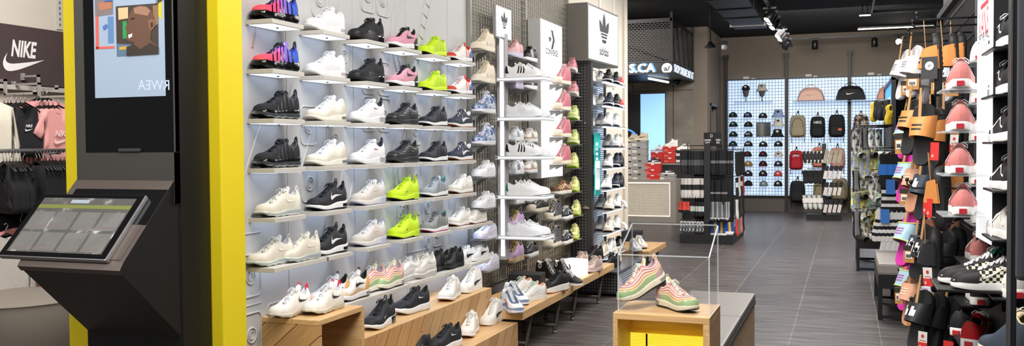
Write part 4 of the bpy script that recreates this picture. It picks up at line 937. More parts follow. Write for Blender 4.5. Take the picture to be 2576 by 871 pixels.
# ---- lit post with glass shelves
PX, PY = -2.55, 6.80
lp = thing('light_post', 'slim lit post with five lit shelves in front of the wire grid', 'display stand', (PX, PY, 0))
zt, zbm = atX(1258, 90, PX).z, atX(1258, 656, PX).z
lo = (-PX, -PY, 0)
MB().box((PX-.035, PY-.01, zbm), (PX+.035, PY+.06, zt+.02), 0, .003).build('post', C(176,176,178,.35), lp, lo)
MB().box((PX-.008, PY-.013, zbm+.03), (PX+.022, PY-.0095, zt)).build('light_strip', glow(244,248,255,2.2), lp, lo)
SZ = [atX(1320, y, -2.36).z for y in (196, 295, 392, 491, 592)]
for z in SZ:
    b = MB(); b.box((PX-.02, PY-.10, z-.008), (PX+.385, PY+.16, z), 0, .001); b.box((PX-.02, PY-.10, z-.030), (PX+.385, PY+.16, z-.020), 0, .001)
    s = b.build('glass_shelf', C(214,216,220,.2, noise=0), lp, lo)
    MB().box((PX, PY-.094, z-.020), (PX+.378, PY+.154, z-.008)).build('light_strip', glow(240,246,255,1.3), s)
sg = thing('brand_sign', 'small white lit sign with black three-leaf emblem on top of the lit post', 'sign', (PX, PY, zt))
a, b = atX(1248, 12, PX+.03), atX(1287, 105, PX+.03)
so = (-PX, -PY, -zt)
MB().box((PX, a.y, b.z), (PX+.03, b.y, a.z), 0, .003).build('sign_box', ALU, sg, so)
MB().box((PX+.028, a.y+.012, b.z+.012), (PX+.0315, b.y-.012, a.z-.012)).build('face', glow(246,248,250, .95), sg, so)
INK = C(24,24,26,.6, noise=0)
def on_wall_x(o, y, z, off=0.0): return facing((0 + off, y, z), (0, 1, 0), (0, 0, 1))
zc = lerp(a.z, b.z, .42) - zt; yc = (a.y+b.y)/2 - PY
place_flat(trefoil_mesh(.15), 'trefoil', INK, sg, facing((.033, yc, zc), (0, 1, 0), (0, 0, 1)))
place_flat(text_mesh('adidas', w=.14), 'lettering', INK, sg, facing((.033, yc, zc-.125), (0, 1, 0), (0, 0, 1)))
SUP = ['superstar', 'superstar_white', 'superstar', 'stan_green', 'stan_lilac']
SUPD = ['white leather shell-toe sneaker with three black stripes', 'all white shell-toe sneaker', 'white leather shell-toe sneaker with three black stripes', 'white tennis shoe with green heel', 'white tennis shoe with pale lilac heel']
for i, (dn, z) in enumerate(zip(SUP, SZ)):
    w = ['top', 'second', 'third', 'fourth', 'lowest'][i]
    shoe(dn, '%s, front one on %s shelf of lit post' % (SUPD[i], w), (PX+.195, PY-.035, z), math.radians(3), 'pairs on the lit post shelves')
    shoe(dn, '%s, rear one on %s shelf of lit post' % (SUPD[i], w), (PX+.225, PY+.085, z), math.radians(6), 'pairs on the lit post shelves')
# ---- shoes on the grid between post and the tall light box
G = 'sneakers on the wire grid behind the lit post'
for i, (dn, px, py, ds) in enumerate([('forum_pink',1291,144,'pink high-soled sneaker with white stripes, upper one behind the lit post'),('samba_black',1328,154,'black sneaker with white stripes, upper one behind the lit post'),
        ('forum_pink',1291,222,'pink sneaker with lilac sole below the top lit shelf'),('samba_black',1328,224,'black and white sneaker below the top lit shelf'),
        ('tokyo_white',1292,354,'white sneaker with blue stripes behind the third lit shelf'),('floral_white',1329,357,'white patterned sneaker behind the third lit shelf'),
        ('forum_white',1293,437,'white sneaker with navy stripes between third and fourth lit shelf'),('floral_white',1328,434,'white patterned sneaker between third and fourth lit shelf'),
        ('gazelle_white',1294,512,'white sneaker half hidden below the fourth lit shelf, nearer one'),('tokyo_white',1329,506,'white sneaker half hidden below the fourth lit shelf, farther one'),
        ('forum_lilac',1294,576,'lilac sneaker with yellow laces mostly hidden behind the lowest pair'),('suede_black',1331,571,'black sneaker mostly hidden behind the lowest pair'),
        ('forum_lilac',1293,655,'lilac sneaker with yellow laces below the lowest lit shelf'),('suede_black',1331,643,'black suede sneaker below the lowest lit shelf')]):
    p = atX(px, py, -2.53)
    shoe(dn, ds, p, Y0-.10, G)
    grid_shelf(p, .26, 'clear shelf under the ' + ' '.join(ds.split()[:12]), 'small clear shelves on the wire grid')
# ---- tall white light box with star and chevron
cx, c0, c1 = -2.49, 7.62, 8.26
zt0, zb0 = atX(1360, 45, cx).z, atX(1360, 450, cx).z
cb = thing('light_box', 'tall white light box with black star and chevron emblem', 'sign', (cx, 7.94, zb0))
co = (-cx, -7.94, -zb0)
MB().box((-2.61, c0, zb0), (cx-.003, c1, zt0), 0, .004).build('housing', C(188,188,186,.4), cb, co)
def glow_panel(nt, b):
    b.inputs['Base Color'].default_value = (.8,.82,.84,1)
    v = coords(nt, 'Object'); n = nt.nodes.new('ShaderNodeTexNoise'); n.inputs['Scale'].default_value = 1.5; nt.links.new(v, n.inputs['Vector'])
    r = ramp(nt, [(.3, (226,230,236)), (.6, (250,251,253))]); nt.links.new(n.outputs['Fac'], r.inputs[0]); nt.links.new(r.outputs[0], b.inputs['Emission Color']); b.inputs['Emission Strength'].default_value = .85
LBOX = custom('light_box_face', glow_panel)
MB().box((cx-.003, c0+.006, zb0+.006), (cx, c1-.006, zt0-.006)).build('face', LBOX, cb, co)
lz = atX(1388, 100, cx); tz = atX(1388, 132, cx)
place_flat(star_chevron_mesh(.15), 'star_chevron', INK, cb, facing((.002, lz.y-7.94, lz.z-zb0), (0, 1, 0), (0, 0, 1)) @ SCL(1.45, .95, 1))
place_flat(text_mesh('CONVERSE', w=.36, bold=.012), 'lettering', INK, cb, facing((.002, tz.y-7.94, tz.z-zb0), (0, 1, 0), (0, 0, 1)))
G = 'canvas high-tops beside the tall light box'
for i, py in enumerate((212, 277, 344, 412)):
    p = atX(1414, py, -2.40)
    shoe('chuck_pink', 'dusty pink canvas high-top beside the tall light box, %s' % ORDW[i], p, Y0-.12, G, scale=1.05)
    grid_shelf(p, .30, 'clear shelf under a pink high-top, %s' % ORDW[i], 'clear shelves under the high-tops', dp=.2)
G = 'runners on the far end of the wire grid'
for i, (dn, px, py, ds) in enumerate([('chunk_pink',1439,182,'pink chunky runner behind the pink high-tops, upper'),('chunk_pink',1442,242,'pink chunky runner behind the pink high-tops, lower'),('chunk_neon',1444,303,'lime and black runner behind the pink high-tops, upper'),('chunk_neon',1444,364,'lime and black runner behind the pink high-tops, lower'),
        ('chunk_lime',1442,423,'yellow-lime runner beside the lowest pink high-top'),('chunk_lime',1444,483,'yellow-lime runner above the leopard print shoe shelf'),('chunk_lime',1448,542,'yellow-lime runner beside the black checked shoes, middle'),('chunk_lime',1444,602,'yellow-lime runner, lowest in its column')]):
    p = atX(px, py, -2.52)
    shoe(dn, ds, p, Y0+.10, G); grid_shelf(p, .24, 'clear shelf under the ' + ds, 'clear shelves at the grid end')
G = 'canvas shoes below the tall light box'
for i, (dn, px, py, yw, ds) in enumerate([('vans_leopard',1410,487,-.35,'brown leopard print shoe with white side stripe'),('chuck_low',1353,531,-.25,'black canvas low shoe with cream sole'),('chuck_sequin',1391,551,-.1,'silver sequin high-top, upper'),('oldskool_black',1421,550,-.1,'black skate shoe with white stripe, upper'),
        ('chuck_sequin',1391,617,-.1,'silver sequin high-top, lower'),('oldskool_black',1421,611,-.1,'black skate shoe with white stripe, lower')]):
    p = atX(px, py, -2.46); shoe(dn, ds + ' on the wire grid', p, Y0+yw, G); grid_shelf(p, .26, 'clear shelf under the ' + ds, 'clear shelves under the canvas shoes')
# ---- wooden benches with splayed steel legs
BZ = .36
def bench(y0, y1, x0, x1, label, z=BZ):
    t = thing('display_bench', label, 'bench', ((x0+x1)/2, (y0+y1)/2, 0), 0, 'low oak display benches'); o = (-(x0+x1)/2, -(y0+y1)/2, 0)
    MB().box((x0, y0, z-.062), (x1, y1, z), 0, .004).build('bench_top', OAK_Y, t, o)
    for yy, d in ((y0+.18*(y1-y0)+.1, 1), (y1-.16*(y1-y0), 1)):
        m = MB(); xa, xb = x1-.10, x0+.10
        m.tube([(xa, yy+.16, z-.06), (xa, yy, .015)], .016, 4); m.tube([(xb, yy+.16, z-.06), (xb, yy, .015)], .016, 4)
        m.tube([(xa, yy+.02, .06), (xb, yy+.02, .06)], .014, 4); m.lathe([(0,0),(.02,0),(.02,.018),(0,.02)], 10, 0, T(xa, yy, 0)); m.lathe([(0,0),(.02,0),(.02,.018),(0,.02)], 10, 0, T(xb, yy, 0))
        m.build('leg_frame', C(120,118,110,.4, metal=.4), t, o)
    return t
bench(5.99, 7.24, -2.56, -2.10, 'oak display bench with splayed legs, nearer one under the wire grid')
bench(7.25, 8.75, -2.56, -2.12, 'oak display bench with splayed legs, farther one under the wire grid')
bench(10.34, 11.40, -2.60, -2.10, 'oak display bench beyond the dark fixture, seen through the acrylic case', .30)
def putb(dn, px, py, yaw, label, group, z=BZ, **k): return shoe(dn, label, atZ(px, py, z), math.radians(yaw), group, **k)
G = 'sneakers on the oak benches'
putb('dunk_color', 1287, 782, -48, 'blue denim and white high-top with red check mark on bench, front one', G)
putb('dunk_color', 1297, 762, -40, 'blue denim and white high-top on bench, rear one of the pair', G)
putb('court_peach', 1335, 756, -120, 'white sneaker with mint laces and peach tongue on bench, front one', G)
putb('court_peach', 1304, 742, -115, 'white sneaker with mint laces and peach tongue on bench, rear one', G)
putb('chuck_black', 1384, 709, -28, 'black canvas high-top with round star patch on bench', G, scale=1.1)
putb('chuck_platform', 1397, 734, -112, 'black platform sneaker with thick white sole on bench', G)
putb('chuck_black', 1420, 702, -40, 'black canvas high-top behind the platform sneaker on bench', G)
putb('oldskool_black', 1434, 716, -40, 'black and white low sneaker beside the platform sneaker on bench', G)
putb('boost_beige', 1491, 684, -105, 'dusty beige runner at the far end of the bench, front one', G)
putb('boost_beige', 1458, 672, -100, 'dusty beige runner half hidden behind the lit cube', G)
putb('runner_grey', 1598, 633, -60, 'white and grey runner on the farthest oak bench', G, .30)
putb('boost_white', 1612, 624, -60, 'white runner at the end of the farthest oak bench', G, .30)
p = atZ(1588, 606, .30); tag(MB().box((-.13, -.10, 0), (.13, .10, .13), 0, .004).build('riser_box', C(36,40,56,.6), None, p), 'dark navy riser box on the farthest oak bench', 'box')
p = atZ(1326, 726, BZ)
tag(MB().box((-.13, -.10, 0), (.13, .10, .125), 0, .004).build('riser_box', C(24,24,26,.6), None, p, .1), 'matte black riser box at back of the oak bench', 'box')
p = atZ(1442, 694, BZ)
cu = thing('lit_cube', 'small glowing white cube with chevron mark on the oak bench', 'sign', p, math.radians(-20), None)
MB().box((-.09, -.10, 0), (.09, .10, .145), 0, .004).build('body', glow(250,251,253, .95), cu)
place_flat(star_chevron_mesh(.05), 'star_chevron', INK, cu, facing((.03, -.102, .085), (1, 0, 0), (0, 0, 1)))
place_flat(text_mesh('CONVERSE', w=.05), 'lettering', INK, cu, facing((.03, -.102, .04), (1, 0, 0), (0, 0, 1)))
# ---- running-shoe fixture with the big emblem light box
fx = thing('shoe_fixture', 'dark metal shoe fixture with lit slatted back below the emblem light box', 'display stand', (-2.5, 10.2, 0)); fo = (2.5, -10.2, 0)
FA, FB = 9.02, 10.25
FT = atX(1478, 152, -2.40).z - .012
def perf_nodes(nt, b):
    tc = nt.nodes.new('ShaderNodeTexCoord'); sp = nt.nodes.new('ShaderNodeSeparateXYZ'); nt.links.new(tc.outputs['Object'], sp.inputs[0])
    ad = nt.nodes.new('ShaderNodeMath'); ad.operation = 'ADD'; nt.links.new(sp.outputs[0], ad.inputs[0]); nt.links.new(sp.outputs[1], ad.inputs[1])
    cb = nt.nodes.new('ShaderNodeCombineXYZ'); nt.links.new(ad.outputs[0], cb.inputs[0]); nt.links.new(sp.outputs[2], cb.inputs[1]); cb.inputs[2].default_value = .0
    n = nt.nodes.new('ShaderNodeTexVoronoi'); n.voronoi_dimensions = '2D'; n.inputs['Scale'].default_value = 34; n.inputs['Randomness'].default_value = .0; nt.links.new(cb.outputs[0], n.inputs['Vector'])
    r = ramp(nt, [(.34, (92,92,94)), (.40, (30,30,32))]); nt.links.new(n.outputs['Distance'], r.inputs[0]); nt.links.new(r.outputs[0], b.inputs['Base Color'])
PERF = custom('perforated_metal', perf_nodes, rough=.4)
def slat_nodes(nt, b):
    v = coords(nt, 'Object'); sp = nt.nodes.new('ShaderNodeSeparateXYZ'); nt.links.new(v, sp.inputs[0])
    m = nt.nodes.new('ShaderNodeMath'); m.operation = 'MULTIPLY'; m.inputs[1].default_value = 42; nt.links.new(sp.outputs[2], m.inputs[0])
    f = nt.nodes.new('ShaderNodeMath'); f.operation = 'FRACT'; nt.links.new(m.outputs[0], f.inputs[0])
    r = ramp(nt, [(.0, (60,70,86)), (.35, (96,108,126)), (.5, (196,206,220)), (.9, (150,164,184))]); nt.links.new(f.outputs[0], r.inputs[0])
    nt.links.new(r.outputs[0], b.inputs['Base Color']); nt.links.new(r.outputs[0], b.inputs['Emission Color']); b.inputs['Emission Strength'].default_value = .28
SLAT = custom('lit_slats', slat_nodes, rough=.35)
MB().box((-2.66, FA-.05, 0), (-2.42, FA, FT)).build('side_panel', PERF, fx, fo)
for a, b in (((-2.46, FA-.055, 0), (-2.40, FA+.01, FT)), ((-2.66, FA-.055, 0), (-2.60, FA+.01, FT)), ((-2.64, FB, 0), (-2.58, FB+.04, FT))): MB().box(a, b).build('upright', DKG, fx, fo)
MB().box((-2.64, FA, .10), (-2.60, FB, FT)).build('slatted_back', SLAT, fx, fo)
mb = MB()
for z in (.62, 1.08, 1.60): mb.box((-2.60, FA, z-.01), (-2.585, FB, z+.012))
for y in (9.5,): mb.box((-2.60, y-.12, .62), (-2.592, y+.12, FT))
mb.build('back_rails', C(130,138,150,.3, metal=.3), fx, fo)
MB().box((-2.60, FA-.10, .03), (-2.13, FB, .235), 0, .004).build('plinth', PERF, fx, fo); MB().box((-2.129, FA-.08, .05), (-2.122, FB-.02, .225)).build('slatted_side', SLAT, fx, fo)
MB().box((-2.60, FA-.12, .236), (-2.11, FB, .255), 0, .003).build('plinth_top', C(120,126,136,.2, metal=.5), fx, fo)
SX = -2.28
ROWS = [(1473,193,1572,213),(1473,252,1571,274),(1470,306,1562,324),(1473,367,1569,375),(1473,425,1569,421),(1469,483,1573,472),(1466,543,1573,524),(1466,602,1573,579)]
zrow = []
_fs = None
for i, (xa, ya_, xb, yb_) in enumerate(ROWS):
    z = (atX(xa, ya_, SX).z + atX(xb, yb_, SX).z)/2; zrow.append(z)
    t = thing('fixture_shelf', 'thin metal shelf with lit front edge on dark shoe fixture, %s' % ORDW[i], 'shelf', (-2.44, 9.52, z), 0, 'thin shelves of the dark shoe fixture')
    if _fs is None:
        b = MB().box((-.14, -.46, -.010), (.16, .46, -.002)).mesh('board', C(170,176,186,.25, metal=.4)); c_ = MB()
        for k in range(4): c_.box((.12, -.44+k*.225, -.022), (.158, -.26+k*.225, -.011))
        _fs = (b, c_.mesh('light_strip', glow(235,244,255, 1.5)))
    link('board', _fs[0], t); link('light_strip', _fs[1], t)
FS = [
 (0,'boost_cream',1484,'tan runner'),(0,'boost_white',1510,'cream runner'),(0,'boost_black',1530,'black runner'),(0,'racer_black',1549,'black and white runner'),(0,'oldskool_red',1566,'red shoe'),
 (1,'boost_white',1484,'white runner with dark sole'),(1,'boost_white',1511,'white runner'),(1,'boost_navy',1532,'navy runner'),(1,'boost_black',1550,'black runner'),(1,'oldskool_red',1566,'red shoe'),
 (2,'boost_white',1482,'white runner with dark sole'),(2,'boost_white',1509,'white runner'),(2,'boost_white',1529,'white slim runner'),(2,'runner_grey',1549,'white striped runner'),(2,'boost_cream',1564,'beige runner'),
 (3,'boost_black',1484,'black runner with white sole'),(3,'boost_white',1530,'white runner'),(3,'runner_grey',1551,'white striped runner'),(3,'boost_beige',1566,'beige runner'),
 (4,'boost_black',1484,'black runner with white sole'),(4,'boost_white',1530,'white runner'),(4,'boost_navy',1550,'navy runner'),(4,'boost_allblack',1565,'black runner'),
 (5,'boost_black',1487,'black runner with white sole'),(5,'boost_white',1527,'white runner'),(5,'boost_navy',1549,'navy runner'),(5,'boost_allblack',1565,'black runner'),
 (6,'boost_mauve',1482,'mauve runner with dark sole'),(6,'runner_grey',1511,'white and grey runner'),(6,'boost_cream',1533,'cream runner with gum sole'),(6,'boost_white',1553,'white runner'),
 (7,'boost_mauve',1484,'mauve runner with dark sole'),(7,'boost_white',1509,'white runner'),(7,'boost_cream',1532,'cream runner with gum sole'),(7,'boost_white',1551,'white runner')]
for i, dn, px, ds in FS:
    py = lerp(ROWS[i][1], ROWS[i][3], (px-1470)/100)
    q = atZ(px, py-2, zrow[i]); q.x = min(max(q.x, -2.45), -2.33)
    q = atX(px, py, q.x); q.z = zrow[i]; q.y = min(q.y, 9.88)
    if q.y < 9.1: q = atX(px, py, -2.465); q.z = zrow[i]
    n_ = ['nearest','second','third','fourth','fifth'][[a[2] for a in FS if a[0] == i].index(px)]
    shoe(dn, '%s on the dark fixture, %s shelf %s, %s shoe' % (ds, '', ORDW[i], n_) if False else '%s on dark fixture shelf %s, %s along it' % (ds, ORDW[i], n_), q, Y0 + (.05 if px < 1500 else .1), 'running shoes on the dark fixture')
for i, (dn, px, py, yw, ds) in enumerate([('boost_allblack',1489,656,-.5,'all black runner on lower deck of dark fixture, nearest'),('boost_cream',1514,644,-.1,'peach runner on lower deck of dark fixture'),('boost_white',1533,634,-.1,'white runner on lower deck of dark fixture'),('samba_black',1553,624,-.2,'black shoe with white stripes on lower deck of dark fixture'),('boost_allblack',1532,674,-.5,'all black runner at front of plinth'),('boost_cream',1544,662,-.2,'peach runner behind black runner on plinth')]):
    z = .78 if i < 4 else .425
    q = atX(px, py, -2.36)
    if i >= 4: q = atZ(px, py, .256)
    shoe(dn, ds, q, Y0+yw, 'running shoes on the dark fixture')
t = thing('fixture_shelf', 'thin metal shelf with lit front edge on dark shoe fixture, lowest', 'shelf', (-2.44, 9.52, atX(1489, 656, -2.36).z-.001), 0, 'thin shelves of the dark shoe fixture'); link('board', _fs[0], t); link('light_strip', _fs[1], t)
for i, py in enumerate((524, 579)):
    q = atX(1566, py, -2.30); w_ = MB(); prof = [(-.045,0),(.045,0),(.05,.03),(.03,.085),(0,.1),(-.03,.085),(-.05,.03)]
    r = thing('foam_slide', 'white foam slide on dark fixture, %s' % ('upper' if i == 0 else 'lower'), 'slide', q, Y0, 'white slides on the dark fixture')
    o = MB(); o.prism([(lerp(-.13,.13,k/12), .048*math.sin(PI*min(1,max(0,.12+k/12*.8)))) for k in range(13)] + [(lerp(.13,-.13,k/12), -.048*math.sin(PI*min(1,max(0,.12+(1-k/12)*.8)))) for k in range(13)], 0, .028); o.build('sole', WHT, r)
    o = MB(); o.grid([[(x, .054*math.cos(PI*j/10), .012+.075*math.sin(PI*j/10)) for j in range(11)] for x in (-.02, .03, .08)], 0, True); o.build('strap', WHT, r)
# teal edged poster strip
a, b = atX(1495, 334, -2.38), atX(1511, 490, -2.38)
ps = thing('poster_strip', 'narrow teal and white upright poster among the running shoes', 'poster', (-2.38, a.y, b.z)); po = (2.38, -a.y, -b.z)
MB().box((-2.384, a.y, b.z), (-2.38, b.y, a.z)).build('board', glow(30,172,166, .35), ps, po)
MB().box((-2.38, a.y+.03, b.z+.06), (-2.379, b.y-.03, lerp(a.z, b.z, .45))).build('white_field', glow(226,240,238, .5), ps, po)
mb = MB()
for k in range(4): mb.box((-2.38, a.y+.06, a.z-.10-k*.05), (-2.3785, b.y-.10, a.z-.13-k*.05))
mb.build('text_lines', glow(220,244,240, .6), ps, po)
# emblem light box
ex = -2.40
n0 = atX(1478, 5, ex); e0 = n0.y; ez0, ez1 = n0.z, atX(1478, 152, ex).z
ea = math.radians(3.7); dr = Vector((math.sin(ea), math.cos(ea)))
r1 = ray(1555, 100); k_ = r1.x/r1.y; LBX = (k_*e0 - ex)/(dr.x - k_*dr.y)
eb = thing('light_box', 'wide grey framed light box with large black three-leaf emblem', 'sign', (ex, e0, ez1), -ea)
HB = ez0-ez1
MB().box((-.22, 0, 0), (-.004, LBX, HB), 0, .004).build('housing', C(112,108,102,.45), eb)
MB().box((-.004, .004, .004), (0, LBX-.004, HB-.004)).build('frame', C(90,88,86,.4), eb)
MB().box((0, .025, .025), (.002, LBX-.025, HB-.025)).build('face', LBOX, eb)
def onbox(px, py):
    r = ray(px, py); t = (e0*dr.x - ex*dr.y)/(r.y*dr.x - r.x*dr.y); q = CAM + r*t; return ((q.x-ex)*dr.x + (q.y-e0)*dr.y, q.z - ez1)
u, v = onbox(1519, 76); place_flat(trefoil_mesh(.35), 'trefoil', INK, eb, facing((.004, u, v), (0, 1, 0), (0, 0, 1)))
u, v = onbox(1519, 130); place_flat(text_mesh('adidas', w=.30, bold=.02), 'lettering', INK, eb, facing((.004, u, v), (0, 1, 0), (0, 0, 1)))
# upright slotted channels above the light boxes
for i, (px, yy) in enumerate([(1508, 0), (1543, 0)]):
    q = atX(px, 2, -2.655)
    m = MB(); m.box((-2.66, q.y-.03, 2.2), (-2.645, q.y+.03, 3.9)); m.build('wall_channel', WHTP); 
    o = COL.objects[-1]; tag(o, 'slotted white wall channel above the emblem light box, %s' % ('nearer' if i == 0 else 'farther'), 'wall channel', 'slotted wall channels')
# ------------------------------------------------------------------ oak plinth with acrylic case, leather ottoman, aisle benches
dp = thing('display_plinth', 'open-fronted oak plinth with glowing yellow mesh inside, under the acrylic case', 'display stand', (-.81, 4.43, 0)); do = (.81, -4.43, 0)
X0, X1, Y0_, Y1_, ZT = -1.035, -.583, 4.24, 4.62, .712
MB().box((X0, Y0_, ZT-.030), (X1, Y1_, ZT), 0, .002).build('top', OAK_X, dp, do)
for a, b in ((X0, X0+.022), (X1-.030, X1)): MB().box((a, Y0_, 0), (b, Y1_, ZT-.031), 0, .001).build('side_panel', OAK_Y, dp, do)
MB().box((X0+.022, Y1_-.02, 0), (X1-.03, Y1_, ZT-.031)).build('back_panel', OAK_X, dp, do)
def ymesh(nt, b):
    v = coords(nt, 'Object', (1, 1, 1)); sp = nt.nodes.new('ShaderNodeSeparateXYZ'); nt.links.new(v, sp.inputs[0]); cb = nt.nodes.new('ShaderNodeCombineXYZ'); nt.links.new(sp.outputs[0], cb.inputs[0]); nt.links.new(sp.outputs[2], cb.inputs[1])
    br = nt.nodes.new('ShaderNodeTexBrick'); br.inputs['Scale'].default_value = 1; br.inputs['Brick Width'].default_value = .014; br.inputs['Row Height'].default_value = .0075; br.inputs['Mortar Size'].default_value = .0016
    br.inputs['Color1'].default_value = (*S((255,248,90)), 1); br.inputs['Color2'].default_value = (*S((250,238,70)), 1); br.inputs['Mortar'].default_value = (*S((226,196,40)), 1); nt.links.new(cb.outputs[0], br.inputs['Vector'])
    nt.links.new(br.outputs['Color'], b.inputs['Base Color']); nt.links.new(br.outputs['Color'], b.inputs['Emission Color']); b.inputs['Emission Strength'].default_value = .95
YM = custom('yellow_mesh', ymesh)
ya_ = atY(1600, 838, 4.52)
pm = MB().box((X0+.022, 4.52, 0), (X1-.03, 4.53, ya_.z)).build('mesh_panel', YM, dp, do)
MB().box((X0+.10, 4.515, 0), (X0+.108, 4.52, ya_.z)).build('mesh_frame', BLKM, dp, do)
ac = thing('acrylic_case', 'clear acrylic case with sloping lid over the pastel sneaker pair', 'display case', (-.81, 4.43, ZT)); ao = (.81, -4.43, -ZT)
def clear_sheet(tint, lo, hi):
    def f(nt, b):
        tr = nt.nodes.new('ShaderNodeBsdfTransparent'); tr.inputs[0].default_value = (tint, tint, tint, 1); gl = nt.nodes.new('ShaderNodeBsdfGlossy'); gl.inputs['Roughness'].default_value = .03; gl.inputs[0].default_value = (1, 1, 1, 1)
        lw = nt.nodes.new('ShaderNodeLayerWeight'); lw.inputs[0].default_value = .35; mr = nt.nodes.new('ShaderNodeMapRange'); mr.inputs[3].default_value = lo; mr.inputs[4].default_value = hi; nt.links.new(lw.outputs['Fresnel'], mr.inputs[0])
        mx = nt.nodes.new('ShaderNodeMixShader'); nt.links.new(mr.outputs[0], mx.inputs[0]); nt.links.new(tr.outputs[0], mx.inputs[1]); nt.links.new(gl.outputs[0], mx.inputs[2]); nt.links.new(mx.outputs[0], nt.nodes['Material Output'].inputs['Surface'])
    return f
ACRY = custom('clear_acrylic', clear_sheet(.985, .015, .22)); ACE = C(226,232,236,.08, alpha=.62, noise=0)
ax0, ax1, ay0, ay1 = X0+.012, X1-.012, 4.29, 4.60; zf, zb_ = .982, 1.105; t = .006
def slab(nm, q):  # thin panel from 4 corners, pushed along its normal
    v = [Vector(p) for p in q]; n = (v[1]-v[0]).cross(v[3]-v[0]).normalized()*t
    m = MB(); m.add([tuple(p) for p in v] + [tuple(p+n) for p in v], [(0,1,2,3),(7,6,5,4)], 0); m.add([tuple(p) for p in v] + [tuple(p+n) for p in v], [(0,4,5,1),(1,5,6,2),(2,6,7,3),(3,7,4,0)], 1)
    return m.build(nm, [ACRY, ACE], ac, ao)
slab('front_pane', [(ax0,ay0,ZT+.001),(ax1,ay0,ZT+.001),(ax1,ay0,zf),(ax0,ay0,zf)])
slab('back_pane', [(ax0,ay1,ZT+.001),(ax1,ay1,ZT+.001),(ax1,ay1,zb_),(ax0,ay1,zb_)])
slab('side_pane', [(ax0,ay0,ZT+.001),(ax0,ay1,ZT+.001),(ax0,ay1,zb_),(ax0,ay0,zf)])
slab('side_pane', [(ax1,ay0,ZT+.001),(ax1,ay1,ZT+.001),(ax1,ay1,zb_),(ax1,ay0,zf)])
slab('lid', [(ax0,ay0,zf),(ax1,ay0,zf),(ax1,ay1,zb_),(ax0,ay1,zb_)])
pb = atZ(1712, 776, ZT); 
shoe('am97_candy', 'pastel striped sneaker standing flat inside the acrylic case', (-.765, 4.42, ZT+.001), math.radians(-42), 'pastel pair in the acrylic case', scale=.94)
M = T(-.925, 4.425, ZT+.073) @ RZ(math.radians(-134)) @ RY(math.radians(22)) @ RX(math.radians(6)) @ SCL(.96, .96, .96)
shoe('am97_candy', 'pastel striped sneaker leaning with raised heel inside the acrylic case', (0,0,0), 0, 'pastel pair in the acrylic case', M=M)
ot = thing('ottoman', 'grey leather topped ottoman with oak sides behind the oak plinth', 'ottoman', (-.83, 5.65, 0)); oo = (.83, -5.65, 0)
OX0, OX1 = -1.06, -.60
LEA = mat('grey_leather', (112,106,100), .5, noise=.04, nscale=12, bump=.05)
for a, b in ((4.66, 5.76), (5.768, 6.70)):
    MB().box((OX0, a, .38), (OX1, b, .452), 0, .016).build('cushion', LEA, ot, oo)
    n = 4
    for k in range(n):
        c0, c1 = lerp(a, b, k/n), lerp(a, b, (k+1)/n)
        if k % 2 == 0: MB().box((OX0+.01, c0+.001, 0), (OX1-.006, lerp(a, b, (k+2)/n)-.001, .379), 0, .001).build('side_panel', OAK_Y, ot, oo)
m = MB()
for k in range(40): y = 4.68 + k*.0515; m.lathe([(.0001,.004),(.004,.003),(.006,0)], 6, 0, T(OX1-.001, y, .392) @ RY(PI/2))
m.build('nail_heads', CHROME, ot, oo); MB().box((OX1-.004, 4.665, .378), (OX1+.0015, 6.695, .404)).build('nail_strip', C(60,56,54,.5), ot, oo)
SEAT = mat('taupe_leather', (150,142,138), .5, noise=.03, nscale=14)
def seat_bench(x0, y0, ln, label):
    t = thing('seating_bench', label, 'bench', (x0, y0, 0), 0, 'upholstered aisle benches'); L2 = .56
    MB().box((.0, 0, .385), (L2, ln, .485), 0, .022).build('cushion', SEAT, t)
    MB().box((.0, .0, .27), (L2, ln, .384), 0, .002).build('apron', BLKM, t)
    for xx in (0, L2-.035):
        for yy in (0, ln-.035): MB().box((xx, yy, 0), (xx+.035, yy+.035, .269)).build('leg', BLKM, t)
    m = MB()
    for yy in (0, ln-.035): m.box((.0351, yy+.005, .012), (L2-.0351, yy+.030, .040))
    for xx in (.0, L2-.035): m.box((xx+.005, .0351, .012), (xx+.03, ln-.0351, .040))
    m.tube([(.03, .03, .14), (L2-.03, .03, .06)], .009, 4); m.build('stretcher', BLKM, t); return t
seat_bench(.262, 8.42, 1.12, 'taupe upholstered bench with black frame, nearer one beside the slides')
seat_bench(.122, 11.60, 1.1, 'taupe upholstered bench with black frame, farther one beside the sock rack')
